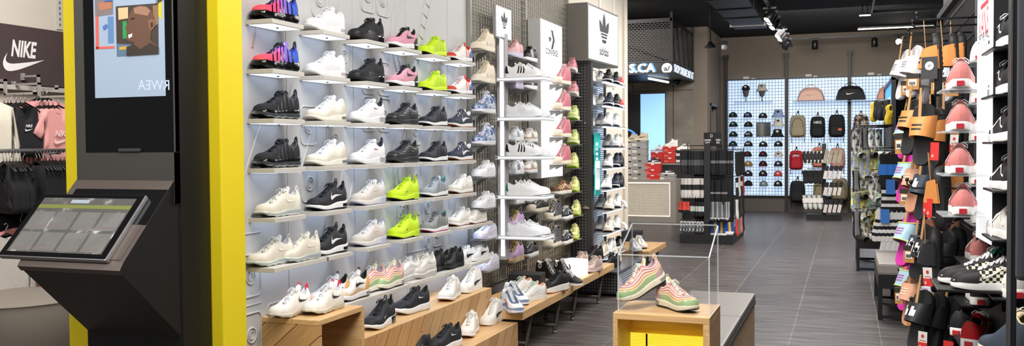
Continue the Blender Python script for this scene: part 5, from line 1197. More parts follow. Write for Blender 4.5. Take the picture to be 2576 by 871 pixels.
# ------------------------------------------------------------------ rear of the shop: cash desk, lit hat wall, bags, sock stands, ceiling
dk = thing('cash_desk', 'grey cash desk with glowing expanded metal front panel', 'counter', (-3.6, 18.2, 0)); dko = (3.6, -18.2, 0)
DGR = mat('desk_grey', (142,136,126), .6, noise=.03)
m = MB(); m.box((-4.6, 17.88, .79), (-3.10, 18.6, .845)); m.box((-3.215, 17.88, 0), (-3.10, 18.6, .79)); m.box((-4.6, 17.88, 0), (-3.215, 18.6, .115)); m.box((-4.6, 17.95, .115), (-3.215, 18.6, .79)); m.build('carcass', DGR, dk, dko)
def lmesh(nt, b):
    tc = nt.nodes.new('ShaderNodeTexCoord'); sp = nt.nodes.new('ShaderNodeSeparateXYZ'); nt.links.new(tc.outputs['Object'], sp.inputs[0]); cb = nt.nodes.new('ShaderNodeCombineXYZ'); nt.links.new(sp.outputs[0], cb.inputs[0]); nt.links.new(sp.outputs[2], cb.inputs[1])
    br = nt.nodes.new('ShaderNodeTexBrick'); br.inputs['Scale'].default_value = 1; br.inputs['Brick Width'].default_value = .05; br.inputs['Row Height'].default_value = .022; br.inputs['Mortar Size'].default_value = .004
    br.inputs['Color1'].default_value = (*S((196,186,168)), 1); br.inputs['Color2'].default_value = (*S((206,196,178)), 1); br.inputs['Mortar'].default_value = (*S((120,112,100)), 1); nt.links.new(cb.outputs[0], br.inputs['Vector'])
    nt.links.new(br.outputs['Color'], b.inputs['Base Color']); nt.links.new(br.outputs['Color'], b.inputs['Emission Color']); b.inputs['Emission Strength'].default_value = .35
MB().box((-4.6, 17.93, .13), (-3.225, 17.945, .775)).build('mesh_panel', custom('lit_mesh', lmesh), dk, dko)
m = MB(); m.box((-4.6, 17.925, .765), (-3.225, 17.945, .785)); m.box((-3.235, 17.925, .13), (-3.222, 17.945, .775)); m.box((-4.6, 17.925, .118), (-3.225, 17.945, .128)); m.build('light_strip', glow(255,240,214, 2.2), dk, dko)
# shoe boxes stacked on and beside the desk
BG = mat('box_grey', (150,146,142), .7); BR = mat('box_red', (196,44,38), .6); BW = mat('box_white', (206,202,196), .7); BB = mat('box_black', (30,30,32), .6)
_bx = {}
def shoe_box(p, m, label, group, yaw=0.0, w=.31, d=.21, h=.118):
    k = (m.name, w, h)
    if k not in _bx:
        a = MB().box((-w/2, -d/2, 0), (w/2, d/2, h*.66)).mesh('box_body', m); l = MB().box((-w/2-.004, -d/2-.004, h*.66), (w/2+.004, d/2+.004, h-.002), 0, .002).mesh('lid', m)
        s = MB().box((-w*.44, -d/2-.003, h*.12), (-w*.14, -d/2-.0005, h*.5)).mesh('size_label', C(206,202,196,.6) if m is not BR else C(214,96,88,.6))
        q = MB(); q.prism([(.0+.035*math.cos(k2*PI/8), .026*math.sin(k2*PI/8)*-1) for k2 in range(9)], 0, .003, 0, T(.0, -d/2-.0045, h-.003) @ RX(PI/2)); q = q.mesh('thumb_notch', BB if m is not BR else WHT)
        _bx[k] = (a, l, s, q)
    r = thing('shoe_box', label, 'shoe box', p, yaw, group)
    for me in _bx[k]: link(me.name.split('.')[0], me, r)
    return r
def stack(px, py0, n, m, Y, desc, w=.31, h=None, py1=None, top=None, topd=None, tyaw=190, jit=.0):
    a = atY(px, py0, Y); z = a.z; hh = h or ((atY(px, py1, Y).z - z)/n)
    hts = ['lowest', 'second from bottom', 'third from bottom', 'fourth from bottom', 'fifth from bottom', 'sixth from bottom', 'seventh from bottom']
    for k in range(n):
        shoe_box((a.x + random.uniform(-jit, jit), Y + .105, z + k*hh), m, '%s, %s' % (desc, hts[k] if k < n-1 else 'topmost'), 'shoe boxes on the cash desk', random.uniform(-.04, .04), w=w, h=round(hh, 4))
    if top: shoe(top, topd, (a.x, Y+.10, z + n*hh), math.radians(tyaw), 'shoes displayed on shoe boxes')
P_ = lambda x, y: (1570 + x*160/929, 320 + y*150/871)
q0 = P_(212, 780); q1 = P_(250, 190)
stack(q0[0]+3, q0[1], 6, BG, 17.92, 'grey shoe box in tall stack on cash desk', w=.30, py1=q1[1], top='sk8_tan', topd='tan high-top on the tall grey box stack', jit=.02)
stack(P_(85, 780)[0], P_(0, 780)[1], 6, BW, 18.15, 'pale shoe box in stack behind the tall grey stack', w=.24, py1=P_(0, 210)[1], top='sk8_tan', topd='tan shoe on the pale stack beside the shelf end')
stack(P_(415, 780)[0], P_(0, 780)[1], 3, BR, 17.92, 'red shoe box in front stack of three on cash desk', w=.30, py1=P_(0, 535)[1], top='samba_nike', topd='black sneaker with white check mark on front red boxes')
stack(P_(615, 780)[0], P_(0, 780)[1], 1, BG, 17.92, 'single grey shoe box at right end of cash desk', w=.33, py1=P_(0, 690)[1], top='samba_nike', topd='black sneaker with white check mark on single grey box')
rc = atY(P_(660, 530)[0], P_(0, 530)[1], 18.7)
rs = thing('back_counter', 'raised black counter with grey top behind the cash desk', 'counter', (rc.x, 18.7, 0))
m = MB(); m.box((-.62, 0, 0), (.42, .5, rc.z-.03)); m.build('carcass', BB, rs); MB().box((-.64, -.02, rc.z-.03), (.44, .52, rc.z-.001)).build('worktop', DGR, rs)
stack(P_(480, 525)[0], P_(0, 525)[1], 2, BR, 18.75, 'red shoe box in left stack on raised counter', w=.25, py1=P_(0, 365)[1], top='dunk_color', topd='multicolour sneaker on the left red boxes')
stack(P_(668, 525)[0], P_(0, 525)[1], 3, BR, 18.75, 'red shoe box in right stack on raised counter', w=.27, py1=P_(0, 285)[1], top='blazer_mid_plain', topd='white high sneaker on the right red boxes', tyaw=190)
stack(P_(840, 525)[0], P_(0, 525)[1], 2, BB, 18.75, 'black shoe box beside the right red stack', w=.26, py1=P_(0, 338)[1], top='court_peach', topd='white sneaker with pink lines on black boxes')
# lit screen and dark poster on the concrete wall
a, b = atY(1600, 233, 19.36), atY(1675, 455, 19.36)
ls = thing('lit_screen', 'tall pale blue lit screen on concrete wall behind cash desk', 'screen', (a.x, 19.36, b.z)); lo_ = (-a.x, -19.36, -b.z)
MB().box((a.x-.4, 19.34, b.z), (b.x, 19.385, a.z)).build('frame', C(70,68,66,.4), ls, lo_)
c0, c1 = atY(1611, 237, 19.33), atY(1673, 450, 19.33)
MB().box((c0.x, 19.334, c1.z), (c1.x, 19.339, c0.z)).build('lit_field', glow(150,200,250, .95), ls, lo_)
MB().box((a.x-.38, 19.334, c1.z), (c0.x, 19.339, c0.z)).build('dark_field', C(14,16,22,.3), ls, lo_)
m = MB(); cc = atY(1570, 345, 19.33); m.tube([(cc.x + .36*math.cos(k*PI/16 - PI/2), 19.332, cc.z - .25 + .42*math.sin(k*PI/16 - PI/2)) for k in range(17)], .022, 6); m.build('blue_arc', glow(90,150,230, .9), ls, lo_)
# bulkhead with running letters above the desk
bx, by, bzz = -2.985, 16.85, 2.845
bt = atY(1690, 156, by).z
bh = thing('sign_bulkhead', 'black overhead sign band with lit white lettering above the cash desk', 'sign', (bx, by, bzz)); bo = (-bx, -by, -bzz)
MB().box((-6, by, bzz), (bx, 19.36, bt)).build('band', C(20,21,24,.4), bh, bo)
m = MB(); m.box((-6, by-.02, bt), (bx+.02, by+.03, bt+.03)); m.box((bx-.03, by, bt), (bx+.02, 19.36, bt+.03)); m.box((-6, by-.02, bzz-.02), (bx+.02, by+.02, bzz)); m.box((bx-.02, by, bzz-.02), (bx+.02, 19.36, bzz))
m.box((bx-.04, by, bt), (bx+.01, by+.05, 3.95)); m.box((bx-.04, 19.25, bt), (bx+.01, 19.33, 3.95)); m.box((-6, by, 3.78), (bx, by+.04, 3.84)); m.box((bx-.03, by, 3.78), (bx, 19.3, 3.84)); m.build('frame', BLKM, bh, bo)
MB().box((-6, by+.02, bt+.03), (bx-.04, by+.024, 3.8)).build('mesh_front', XMESH, bh, bo); MB().box((bx-.024, by+.05, bt+.03), (bx-.02, 19.25, 3.8)).build('mesh_side', XMESH, bh, bo)
m = MB()
for k in range(4):
    y = lerp(by+.1, 19.2, (k+.3)/4); m.tube([(bx-.06, y, 3.8), (bx-.06, y+.36, bt+.02)], .02, 4)
m.tube([(bx-2.0, by+.06, 3.8), (bx-.1, by+.06, bt+.03)], .018, 4); m.build('truss', BLKM, bh, bo)
LET = glow(236,244,252, 1.6); LSH = glow(70,130,200, .8)
s0, s1 = atY(1583, 170, by), atY(1648, 170, by)
wS = (s1.x - s0.x)
me = text_mesh('S.CA', w=wS, h=.165, bold=.03)
cS = ((s0.x+s1.x)/2, by-.012, (bzz+bt)/2)
place_flat(me, 'lettering', LET, bh, facing((cS[0]-bx, cS[1]-by, cS[2]-bzz), (1,0,0), (0,0,1))); place_flat(me, 'lettering_glow', LSH, bh, facing((cS[0]-bx+.03, cS[1]-by+.006, cS[2]-bzz+.01), (1,0,0), (0,0,1)))
c0 = atY(1678, 172, by)
m = MB(); m.lathe([(0,.004),(.092,.004),(.096,0),(0,0)], 28, 0, T(c0.x-bx, -.012, c0.z-bzz) @ RX(PI/2)); m.build('round_emblem', LET, bh)
place_flat(text_mesh('a/', w=.12, h=.09, bold=.03), 'emblem_mark', C(20,21,24,.4), bh, facing((c0.x-bx, -.020, c0.z-bzz), (1,0,0), (0,0,1)))
me = text_mesh('SHOP ONLINE 24/7 AT', w=2.25, h=.15, bold=.02)
place_flat(me, 'lettering', LET, bh, facing((.012, 1.28, (bt-bzz)/2), (0,1,0), (0,0,1))); place_flat(me, 'lettering_glow', LSH, bh, facing((.006, 1.30, (bt-bzz)/2+.006), (0,1,0), (0,0,1)))
a, b = atZ(1632, 191, 2.9), atZ(1681, 208, 2.9); a = atY(1632, 191, 17.6); b = atY(1681, 207, 18.6); a.z = min(a.z, 2.80); b.z = min(b.z, 2.80)
tag(MB().tube([a, b], .022, 6).build('tube_light', glow(255,250,236, 3.0)), 'white tube light hanging below the sign band', 'light')
c0 = atY(1703, 204, 18.9)
cm = thing('dome_camera', 'black dome camera hanging beside the sign band', 'camera', c0); MB().tube([(0,0,.25),(0,0,0)], .015, 6).build('stem', BLKM, cm); MB().lathe([(0,.02),(.075,.02),(.085,-.02),(.07,-.06),(.03,-.09),(0,-.1)], 16).build('housing', C(24,24,26,.2), cm)
# pendant emergency lamp
c0 = atY(1787, 112, 16.5)
em = thing('pendant_lamp', 'black pendant bracket with small lamp head in front of the taupe wall', 'light', c0); m = MB(); m.tube([(0,0,1.05),(0,0,.04)], .012, 6); m.box((-.02,-.01,-.005),(.22,.01,.02)); m.build('pole', BLKM, em)
MB().lathe([(0,.05),(.03,.05),(.05,.0),(.10,-.04),(.10,-.06),(0,-.06)], 16).build('canopy', BLKM, em); MB().box((.19,-.05,-.02),(.29,.05,.05)).build('lamp_housing', BLKM, em); MB().lathe([(0,-.10),(.04,-.10),(.05,-.07),(.05,-.02),(0,-.02)], 14, 0, T(.24,0,0)).build('lens', C(210,214,220,.15), em)
# ---- hat and bag wall
def gridlit(nt, b):
    v = coords(nt, 'Object'); sp = nt.nodes.new('ShaderNodeSeparateXYZ'); nt.links.new(v, sp.inputs[0]); cb = nt.nodes.new('ShaderNodeCombineXYZ'); nt.links.new(sp.outputs[0], cb.inputs[0]); nt.links.new(sp.outputs[2], cb.inputs[1])
    n = nt.nodes.new('ShaderNodeTexNoise'); n.inputs['Scale'].default_value = .8; nt.links.new(v, n.inputs['Vector'])
    r = ramp(nt, [(.3, (178,206,240)), (.7, (206,226,250))]); nt.links.new(n.outputs['Fac'], r.inputs[0]); nt.links.new(r.outputs[0], b.inputs['Emission Color']); b.inputs['Emission Strength'].default_value = .95; b.inputs['Base Color'].default_value = (.5,.55,.6,1)
GRL = custom('lit_panel_blue', gridlit)
GW = C(70,96,122,.5)
BY = 21.5
for i, (x0, x1) in enumerate([(-2.536,-1.295),(-1.209,.029),(.11,1.36)]):
    w = ['left', 'middle', 'right'][i]
    t = thing('lit_wall_screen', 'tall pale blue lit wall panel behind wire grid, %s' % ['with the caps', 'with the khaki backpack', 'with the camouflage backpack'][i], 'light panel', (x0, BY, .364), 0, 'lit back wall panels'); o = (-x0, -BY, -.364)
    MB().box((x0, BY, .364), (x1, BY+.05, 2.985)).build('light_field', GRL, t, o)
    m = MB(); k = 0
    x = x0+.02
    while x < x1: m.box((x-.0035, BY-.012, .364), (x+.0035, BY-.006, 2.985)); x += .068
    z = .39
    while z < 2.98: m.box((x0, BY-.012, z-.0035), (x1, BY-.006, z+.0035)); z += .068
    m.build('wires', GW, t, o)
    for z0, z1 in ((2.98, 3.0), (.34, .364)): MB().box((x0-.008, BY-.015, z0), (x1+.008, BY+.05, z1)).build('frame_bar', BLKM, t, o)
for i, x in enumerate((-2.575, -1.252, .07)):
    t = thing('wall_upright', 'black slotted upright %s' % ['left of the cap panel', 'between cap panel and bag panel', 'between the two bag panels'][i], 'upright', (x, BY, 0), 0, 'slotted wall uprights')
    MB().box((-.026, -.04, 0), (.026, .06, 3.50)).build('post', BLKM, t)
    m = MB()
    for k in range(13): m.box((-.009, -.042, 3.02+k*.036), (.009, -.0395, 3.036+k*.036))
    m.build('slots', C(96,90,84,.6), t); MB().box((-.045, -.055, 3.46), (.045, .07, 3.56)).build('cap_block', BLKM, t)
struct(MB().box((-2.71, 21.56, .0), (1.4, 21.598, .33)), 'baseboard_back', C(92,86,80,.7))
# caps
_cap = {}
MARKS = {'dot': lambda: [( .016*math.cos(k*PI/6), .016*math.sin(k*PI/6)) for k in range(12)], 'wing': lambda: [(-.028,.008),(-.008,.02),(.026,.014),(.008,.004),(.018,-.012),(-.004,-.006),(-.016,-.016),(-.012,0)], 'leaf': lambda: [(-.02,-.014),(-.024,.006),(-.008,.0),(0,.024),(.008,.0),(.024,.006),(.02,-.014)], 'jump': lambda: [(-.022,-.020),(-.008,0),(-.020,.012),(0,.010),(.012,.024),(.010,.004),(.024,-.014),(.002,-.006)]}
def cap_meshes(col, brim, mark, mcol):
    k = (col, brim, mark, mcol)
    if k in _cap: return _cap[k]
    c = C(*col, .85); b_ = C(*brim, .85); rows = []
    for i in range(9):
        u = i/8; th = u*PI/2; rows.append([(.092*math.cos(th)*math.cos(a), .105*math.cos(th)*math.sin(a) , .112*math.sin(th)**.85) for a in [2*PI*j/20 for j in range(20)]])
    crown = MB().grid(rows, 0, True, cv=True).mesh('crown', c)
    m = MB(); R_ = []
    for i in range(6):
        r = i/5; R_.append([((.088 + .002*r)*math.cos(a)*(1-.06*r), -(.100*math.sin(a)) - .075*r*math.sin(a)**.7, .004 - .022*r*math.sin(a) + .012*r - .018*abs(math.cos(a))**2*r) for a in [.12 + (PI-.24)*j/12 for j in range(13)]])
    m.grid(R_, 0, True); brim_ = m.mesh('brim', b_)
    st = MB().box((-.028, -.17, -.022), (.028, -.16, .0)).mesh('size_sticker', C(40,38,36,.5)); mk = None
    if mark in MARKS:
        m = MB(); o = MARKS[mark](); m.add([(0, 0, 0)] + [(x*1.35, y*1.35, 0) for x, y in o], [(0, 1+q, 1+(q+1) % len(o)) for q in range(len(o))]); me = m.mesh('emblem', C(*mcol, .7, noise=0))
    elif mark == 'tre': me = trefoil_mesh(.062)
    elif mark: me = text_mesh(mark, h=.045, bold=.02)
    else: me = None
    if me is not None:
        me.transform(facing((0, -.096, .056), (1, 0, 0), (0, .42, .9))); me.materials.clear(); me.materials.append(C(*mcol, .7, noise=0)); me.name = 'emblem'
    btn = MB().lathe([(0,.006),(.006,.004),(.008,0)], 8, 0, T(0,0,.112)).mesh('button', c)
    _cap[k] = [('crown', crown), ('brim', brim_), ('button', btn)] + ([('emblem', me)] if me is not None else []); return _cap[k]
def cap(px, py, col, brim, mark, mcol, label, s=1.0):
    p = atY(px, py, BY-.13); r = thing('cap', label, 'cap', p, 0, 'caps on the lit wall'); r.scale = (1.05*s,)*3
    for nm, me in cap_meshes(col, brim, mark, mcol): link(nm, me, r)
    return r
K = (26,27,34); CP = lambda x, y: (1820 + x*180/506, 190 + y*310/871)
caps = [(68,295,K,K,'dot',(60,190,160),'black cap with green round emblem in first column'),(70,362,K,K,'wing',(110,220,190),'black cap with mint bird emblem, upper of two'),(70,432,K,K,'wing',(110,220,190),'black cap with mint bird emblem, lower of two'),(68,500,K,(30,60,56),'leaf',(80,170,150),'black cap with green emblem above the sock stand'),
 (172,295,(30,40,80),(30,40,80),'LA',(230,230,236),'navy cap with white letters, top of second column'),(176,362,K,K,'S',(200,200,120),'black cap with yellow letter S'),(176,432,K,K,'NY',(230,230,230),'black cap with white letters, upper of two'),(176,500,K,K,'NY',(230,230,230),'black cap with white letters, lower of two'),
 (170,572,K,(30,36,60),'B',(200,50,50),'dark cap with red letter B'),(176,640,(150,116,70),(90,66,40),'wing',(230,220,200),'tan cap with white emblem'),(176,708,K,K,'wing',(230,230,230),'black cap with white feather emblem below the tan cap'),(176,778,(22,22,25),(22,22,25),None,(0,0,0),'plain black cap at bottom of second column'),
 (279,300,K,K,'wing',(220,220,220),'small black cap with white emblem, top of third column'),(281,502,K,K,'wing',(240,240,240),'black cap with white side emblem below the small mirror'),(280,572,(24,24,26),(24,24,26),'jump',(200,40,40),'black cap with red emblem, upper of two'),(280,640,(24,24,26),(196,40,44),'jump',(200,40,40),'black cap with red brim and red emblem'),
 (280,708,K,K,'dot',(220,200,150),'black cap with several small patches'),(284,780,(110,130,146),(100,120,136),'dot',(220,190,140),'washed denim blue cap'),
 (388,500,K,K,'tre',(236,236,236),'black cap with white three-leaf emblem, top of fourth column'),(390,572,(206,198,188),(206,198,188),'tre',(60,60,60),'stone coloured cap with dark emblem'),(388,640,(34,40,60),(34,40,60),'tre',(230,230,230),'navy cap with white emblem in fourth column'),(386,710,(190,70,66),(120,34,36),'tre',(236,200,196),'red tie-dye cap'),(386,780,K,K,'tre',(236,236,236),'black cap with white three-leaf emblem, bottom of fourth column')]
for x, y, c, b, mk, mc, lb in caps: cap(*CP(x, y), c, b, mk, mc, lb + ' on lit wall')
def bucket(p, col, label, mark=None, rz=0.0, s=1.0):
    r = thing('bucket_hat', label, 'hat', p, rz, 'bucket hats on the lit wall'); c = C(*col, .9); r.scale = (s,)*3
    MB().lathe([(0,.125),(.070,.122),(.082,.112),(.098,.02)], 24).build('crown', c, r); MB().lathe([(.098,.022),(.120,-.01),(.150,-.045),(.147,-.047),(.098,.012)], 24).build('brim', c, r)
    if mark: place_flat(trefoil_mesh(.07), 'emblem', C(30,30,32,.7) if col[0] > 90 else C(230,230,230,.7), r, facing((0,-.094,.072), (1,0,0), (0,.15,1)))
    return r
for x, y, c, lb in [(388,280,(150,168,208),'light blue bucket hat at top of fourth column'),(388,345,(218,214,206),'white bucket hat with dark emblem'),(382,420,(26,26,30),'black bucket hat with white emblem')]:
    q = atY(*CP(x, y), BY-.16); bucket(q, c, lb + ' on lit wall', True, s=1.05)
for x, y, lb, bk in [(158,100,'black cap worn by grey mannequin head on lit wall', 0),(272,98,'stone bucket hat with emblem on grey mannequin head', 1)]:
    q = atY(*CP(x, y), BY-.16)
    h = thing('mannequin_head', 'grey mannequin head %s' % ('under the black cap' if not bk else 'under the stone bucket hat'), 'mannequin', q, 0, 'mannequin heads above the caps')
    rows = [[(rx*math.cos(a), ry*math.sin(a) - (fx if math.sin(a) < -.5 else 0), z) for a in [2*PI*j/18 for j in range(18)]] for rx, ry, z, fx in [(.05,.05,-.155,0),(.052,.054,-.14,0),(.056,.064,-.115,.006),(.064,.078,-.09,.012),(.068,.084,-.06,.006),(.070,.086,-.045,.018),(.071,.088,-.02,.004),(.074,.09,.0,.0),(.074,.09,.03,0),(.06,.076,.075,0),(.02,.03,.095,0)]]
    MB().grid(rows, 0, True, cv=True).build('head', C(96,96,98,.6), h); MB().tube([(0,0,-.15),(0,0,-.27)], .012, 6).build('stand', CHROME, h)
    if bk: bucket((q.x, q.y, q.z+.005), (206,200,186), lb, True, s=.92)
    else:
        r = thing('cap', lb, 'cap', (q.x, q.y, q.z-.005), 0, 'caps on the lit wall')
        for nm, me in cap_meshes(K, K, 'wing', (230,230,230)): link(nm, me, r)
a, b = CP(80, 190), CP(350, 193); a, b = atY(*a, BY-.02), atY(*b, BY-.02)
tag(MB().box((a.x, BY-.24, a.z-.010), (b.x, BY-.02, a.z), 0, .002).build('grid_shelf', C(170,190,214,.15, alpha=.6)), 'clear shelf under the two mannequin heads', 'shelf')
a, b = CP(231, 333), CP(333, 432); a, b = atY(*a, BY-.05), atY(*b, BY-.05)
mr = thing('wall_mirror', 'small square mirror in the middle of the cap wall', 'mirror', ((a.x+b.x)/2, BY-.05, (a.z+b.z)/2)); W2, H2 = (b.x-a.x)/2, (a.z-b.z)/2
MB().box((-W2, 0, -H2), (W2, .03, H2)).build('frame', BLKM, mr); MB().box((-W2+.015, -.003, -H2+.015), (W2-.015, -.0005, H2-.015)).build('glass', C(150,156,160,.06, metal=1.0, noise=0), mr)
for x, y in [(165,0),(442,0)]: pass
# little white sockets on top of the panels
for i, (px, py) in enumerate([(1877,198),(1895,199),(2034,192),(2051,193),(2191,188),(2212,189)]):
    q = atY(px, py, 21.585); big = i % 2 == 0; pn = ['cap panel', 'middle bag panel', 'right bag panel'][i//2]
    tag(MB().box((-.065 if big else -.04, -.02, -.008), (.065 if big else .04, .014, .045 if big else .022), 0, .004).build('socket_box', WHTP, None, q), '%s white socket box above the %s' % ('larger' if big else 'smaller', pn), 'socket', 'white sockets above the lit panels')
# ---- bags
def rbox(mb, w, d, h, r=.3, n=18, m=9, mi=0, M=None, taper=.12):
    R_ = []
    for i in range(m+1):
        v = i/m; th = (v-.5)*PI; cz = math.copysign(abs(math.sin(th))**.45, th); cs = max(.001, math.cos(th))**.35; row = []
        for j in range(n):
            a = 2*PI*j/n; ca, sa = math.cos(a), math.sin(a); row.append((w/2*math.copysign(abs(ca)**.5, ca)*cs*(1-taper*max(0, cz)), d/2*math.copysign(abs(sa)**.6, sa)*cs, h/2*cz))
        R_.append(row)
    return mb.grid(R_, mi, True, cv=True, M=M)
_bp = {}
def backpack(px, py, h, col, label, mark=None, mcol=(235,235,235), pocket=None, tagc=None, trim=None):
    p = atY(px, py, BY-.16); w = h*.70; k = (col, mark, pocket, tagc, round(h, 3), trim)
    if k not in _bp:
        c = C(*col, .8) if not isinstance(col, str) else CAMO; c2 = C(*(pocket or col), .75) if not (isinstance(col, str) and not pocket) else CAMO; L = []
        L.append(('body', rbox(MB(), w, .17, h).mesh('body', c))); L.append(('front_pocket', rbox(MB(), w*.78, .09, h*.42, M=T(0,-.085,-h*.22)).mesh('front_pocket', c2)))
        m = MB(); m.tube([(-w*.34*math.cos(q*PI/10), -.084-.004*math.sin(q*PI/10), -.02+h*.40*math.sin(q*PI/10)) for q in range(11)], .005, 5); L.append(('zipper', m.mesh('zipper', C(30,30,32,.5) if not trim else C(*trim))))
        m = MB(); m.tube([(-.03,-.02,h*.47),(-.025,-.02,h*.56),(0,-.02,h*.60),(.025,-.02,h*.56),(.03,-.02,h*.47)], .008, 6); L.append(('handle', m.mesh('handle', C(*(trim or (30,30,32))))))
        m = MB()
        for sd in (-1, 1): m.tube([(sd*w*.22,.08,h*.44),(sd*w*.36,.11,h*.1),(sd*w*.42,.08,-h*.3),(sd*w*.40,.03,-h*.56),(sd*w*.38,.02,-h*.74)], .012, 6, flat=.4)
        L.append(('shoulder_straps', m.mesh('shoulder_straps', C(*(trim or (24,24,26))))))
        if mark:
            me = swoosh_mesh(w*.42, h*.09) if mark == 'swoosh' else text_mesh(mark, w=w*.5, bold=.02); me.transform(facing((0, -.089, h*.22), (1,0,0), (0,0,1))); me.materials.clear(); me.materials.append(C(*mcol, .6, noise=0)); L.append(('emblem', me))
        if tagc: L.append(('woven_label', MB().box((w*.08,-.134,-h*.20),(w*.30,-.128,-h*.11)).mesh('woven_label', C(*tagc, .6))))
        m = MB(); m.tube([(0,.16,h*.62),(0,-.06,h*.62),(0,-.08,h*.66)], .006, 5); m.box((-.018,.10,h*.58),(.018,.14,h*.70)); L.append(('hook', m.mesh('hook', BLKM)))
        _bp[k] = L
    r = thing('backpack', label, 'backpack', p, 0, 'backpacks on the lit back wall')
    for nm, me in _bp[k]: link(nm, me, r)
def camo_nodes(nt, b):
    v = coords(nt, 'Object'); n = nt.nodes.new('ShaderNodeTexNoise'); n.inputs['Scale'].default_value = 11; n.inputs['Detail'].default_value = 2; nt.links.new(v, n.inputs['Vector'])
    r = ramp(nt, [(.40, (44,42,40)), (.46, (120,114,104)), (.54, (196,188,174)), (.62, (90,86,80))], 'CONSTANT'); nt.links.new(n.outputs['Fac'], r.inputs[0]); nt.links.new(r.outputs[0], b.inputs['Base Color'])
CAMO = custom('camouflage_cloth', camo_nodes, rough=.85)
bk = (26,26,29)
for px, py, h, c, lb, kw in [(2007,318,.50,(160,150,124),'khaki backpack in the upper row',{}),(2057,320,.47,bk,'black backpack with white lettering and check mark, upper row',dict(mark='NIKE')),(2105,317,.50,bk,'tall black backpack with orange label, upper row',dict(tagc=(230,110,70))),(2166,316,.47,'camo','grey camouflage backpack with orange straps',dict(trim=(210,110,80))),
    (2003,403,.43,(176,30,44),'red backpack with white lettering',dict(mark='JERSA')),(2061,396,.46,(206,132,110),'coral backpack mostly hidden behind the middle stand',{}),(2107,398,.46,(196,150,140),'dusty pink backpack behind the middle stand',{}),(2162,400,.47,bk,'black backpack with orange label, second row',dict(tagc=(230,110,70))),
    (2006,482,.48,bk,'black backpack low beside the cap wall',{}),(2062,478,.40,(150,140,112),'olive backpack hidden behind grey hats',{}),(2112,476,.50,(136,126,100),'olive backpack at lower right of the middle stand',{}),(2165,484,.50,bk,'black backpack with white emblem, lowest row',dict(mark='swoosh'))]:
    backpack(px, py, h, c, lb + ' on lit wall', **kw)
def duffel(px, py, w, h, col, label, mcol):
    p = atY(px, py, BY-.22); r = thing('duffel_bag', label, 'bag', p, 0, 'duffel bags on the top shelf'); c = C(*col, .7)
    prof = [(-.5,0),(-.47,.30),(-.40,.70),(-.28,.92),(0,1.0),(.28,.92),(.40,.70),(.47,.30),(.5,0)]
    rows = [[(x*w*(1-.10*abs(k)), k*.13, z*h*(1-.28*k*k)) for x, z in prof] for k in [-1,-.85,-.5,0,.5,.85,1]]
    m = MB(); m.grid(rows, 0, True); m.poly(rows[0]); m.poly(rows[-1]); m.poly([r_[0] for r_ in rows] + [r_[-1] for r_ in reversed(rows)]); m.build('body', c, r)
    m = MB(); m.tube([(-w*.26,-.12,h*.45),(-w*.20,-.10,h*.98),(-w*.08,-.04,h*1.16),(w*.08,-.04,h*1.16),(w*.20,-.10,h*.98),(w*.26,-.12,h*.45)], .013, 6, flat=.5); m.build('handles', C(*[max(0, v-14) for v in col], .7), r)
    place_flat(swoosh_mesh(w*.30, h*.22), 'swoosh', C(*mcol, .5, noise=0), r, facing((0, -.137, h*.42), (1,0,0), (0,.22,1)))
duffel(2040, 253, .58, .29, (238,196,178), 'pale peach duffel bag on top shelf of lit wall', (214,160,140)); duffel(2140, 251, .62, .31, (28,28,31), 'black duffel bag with white check mark on top shelf', (236,236,236)); duffel(2236, 249, .5, .28, (232,168,146), 'peach duffel bag partly hidden by the black case', (232,200,186))
for i, (x0, x1) in enumerate([(-1.1,-.05),(-.02,.98)]):
    z = atY(2040 if i == 0 else 2140, 254, BY-.22).z
    tag(MB().box((x0, BY-.36, z-.012), (x1, BY-.01, z-.001), 0, .002).build('grid_shelf', C(170,190,214,.15, alpha=.6)), 'clear shelf under the %s duffel bag' % ('pale peach' if i == 0 else 'black'), 'shelf')
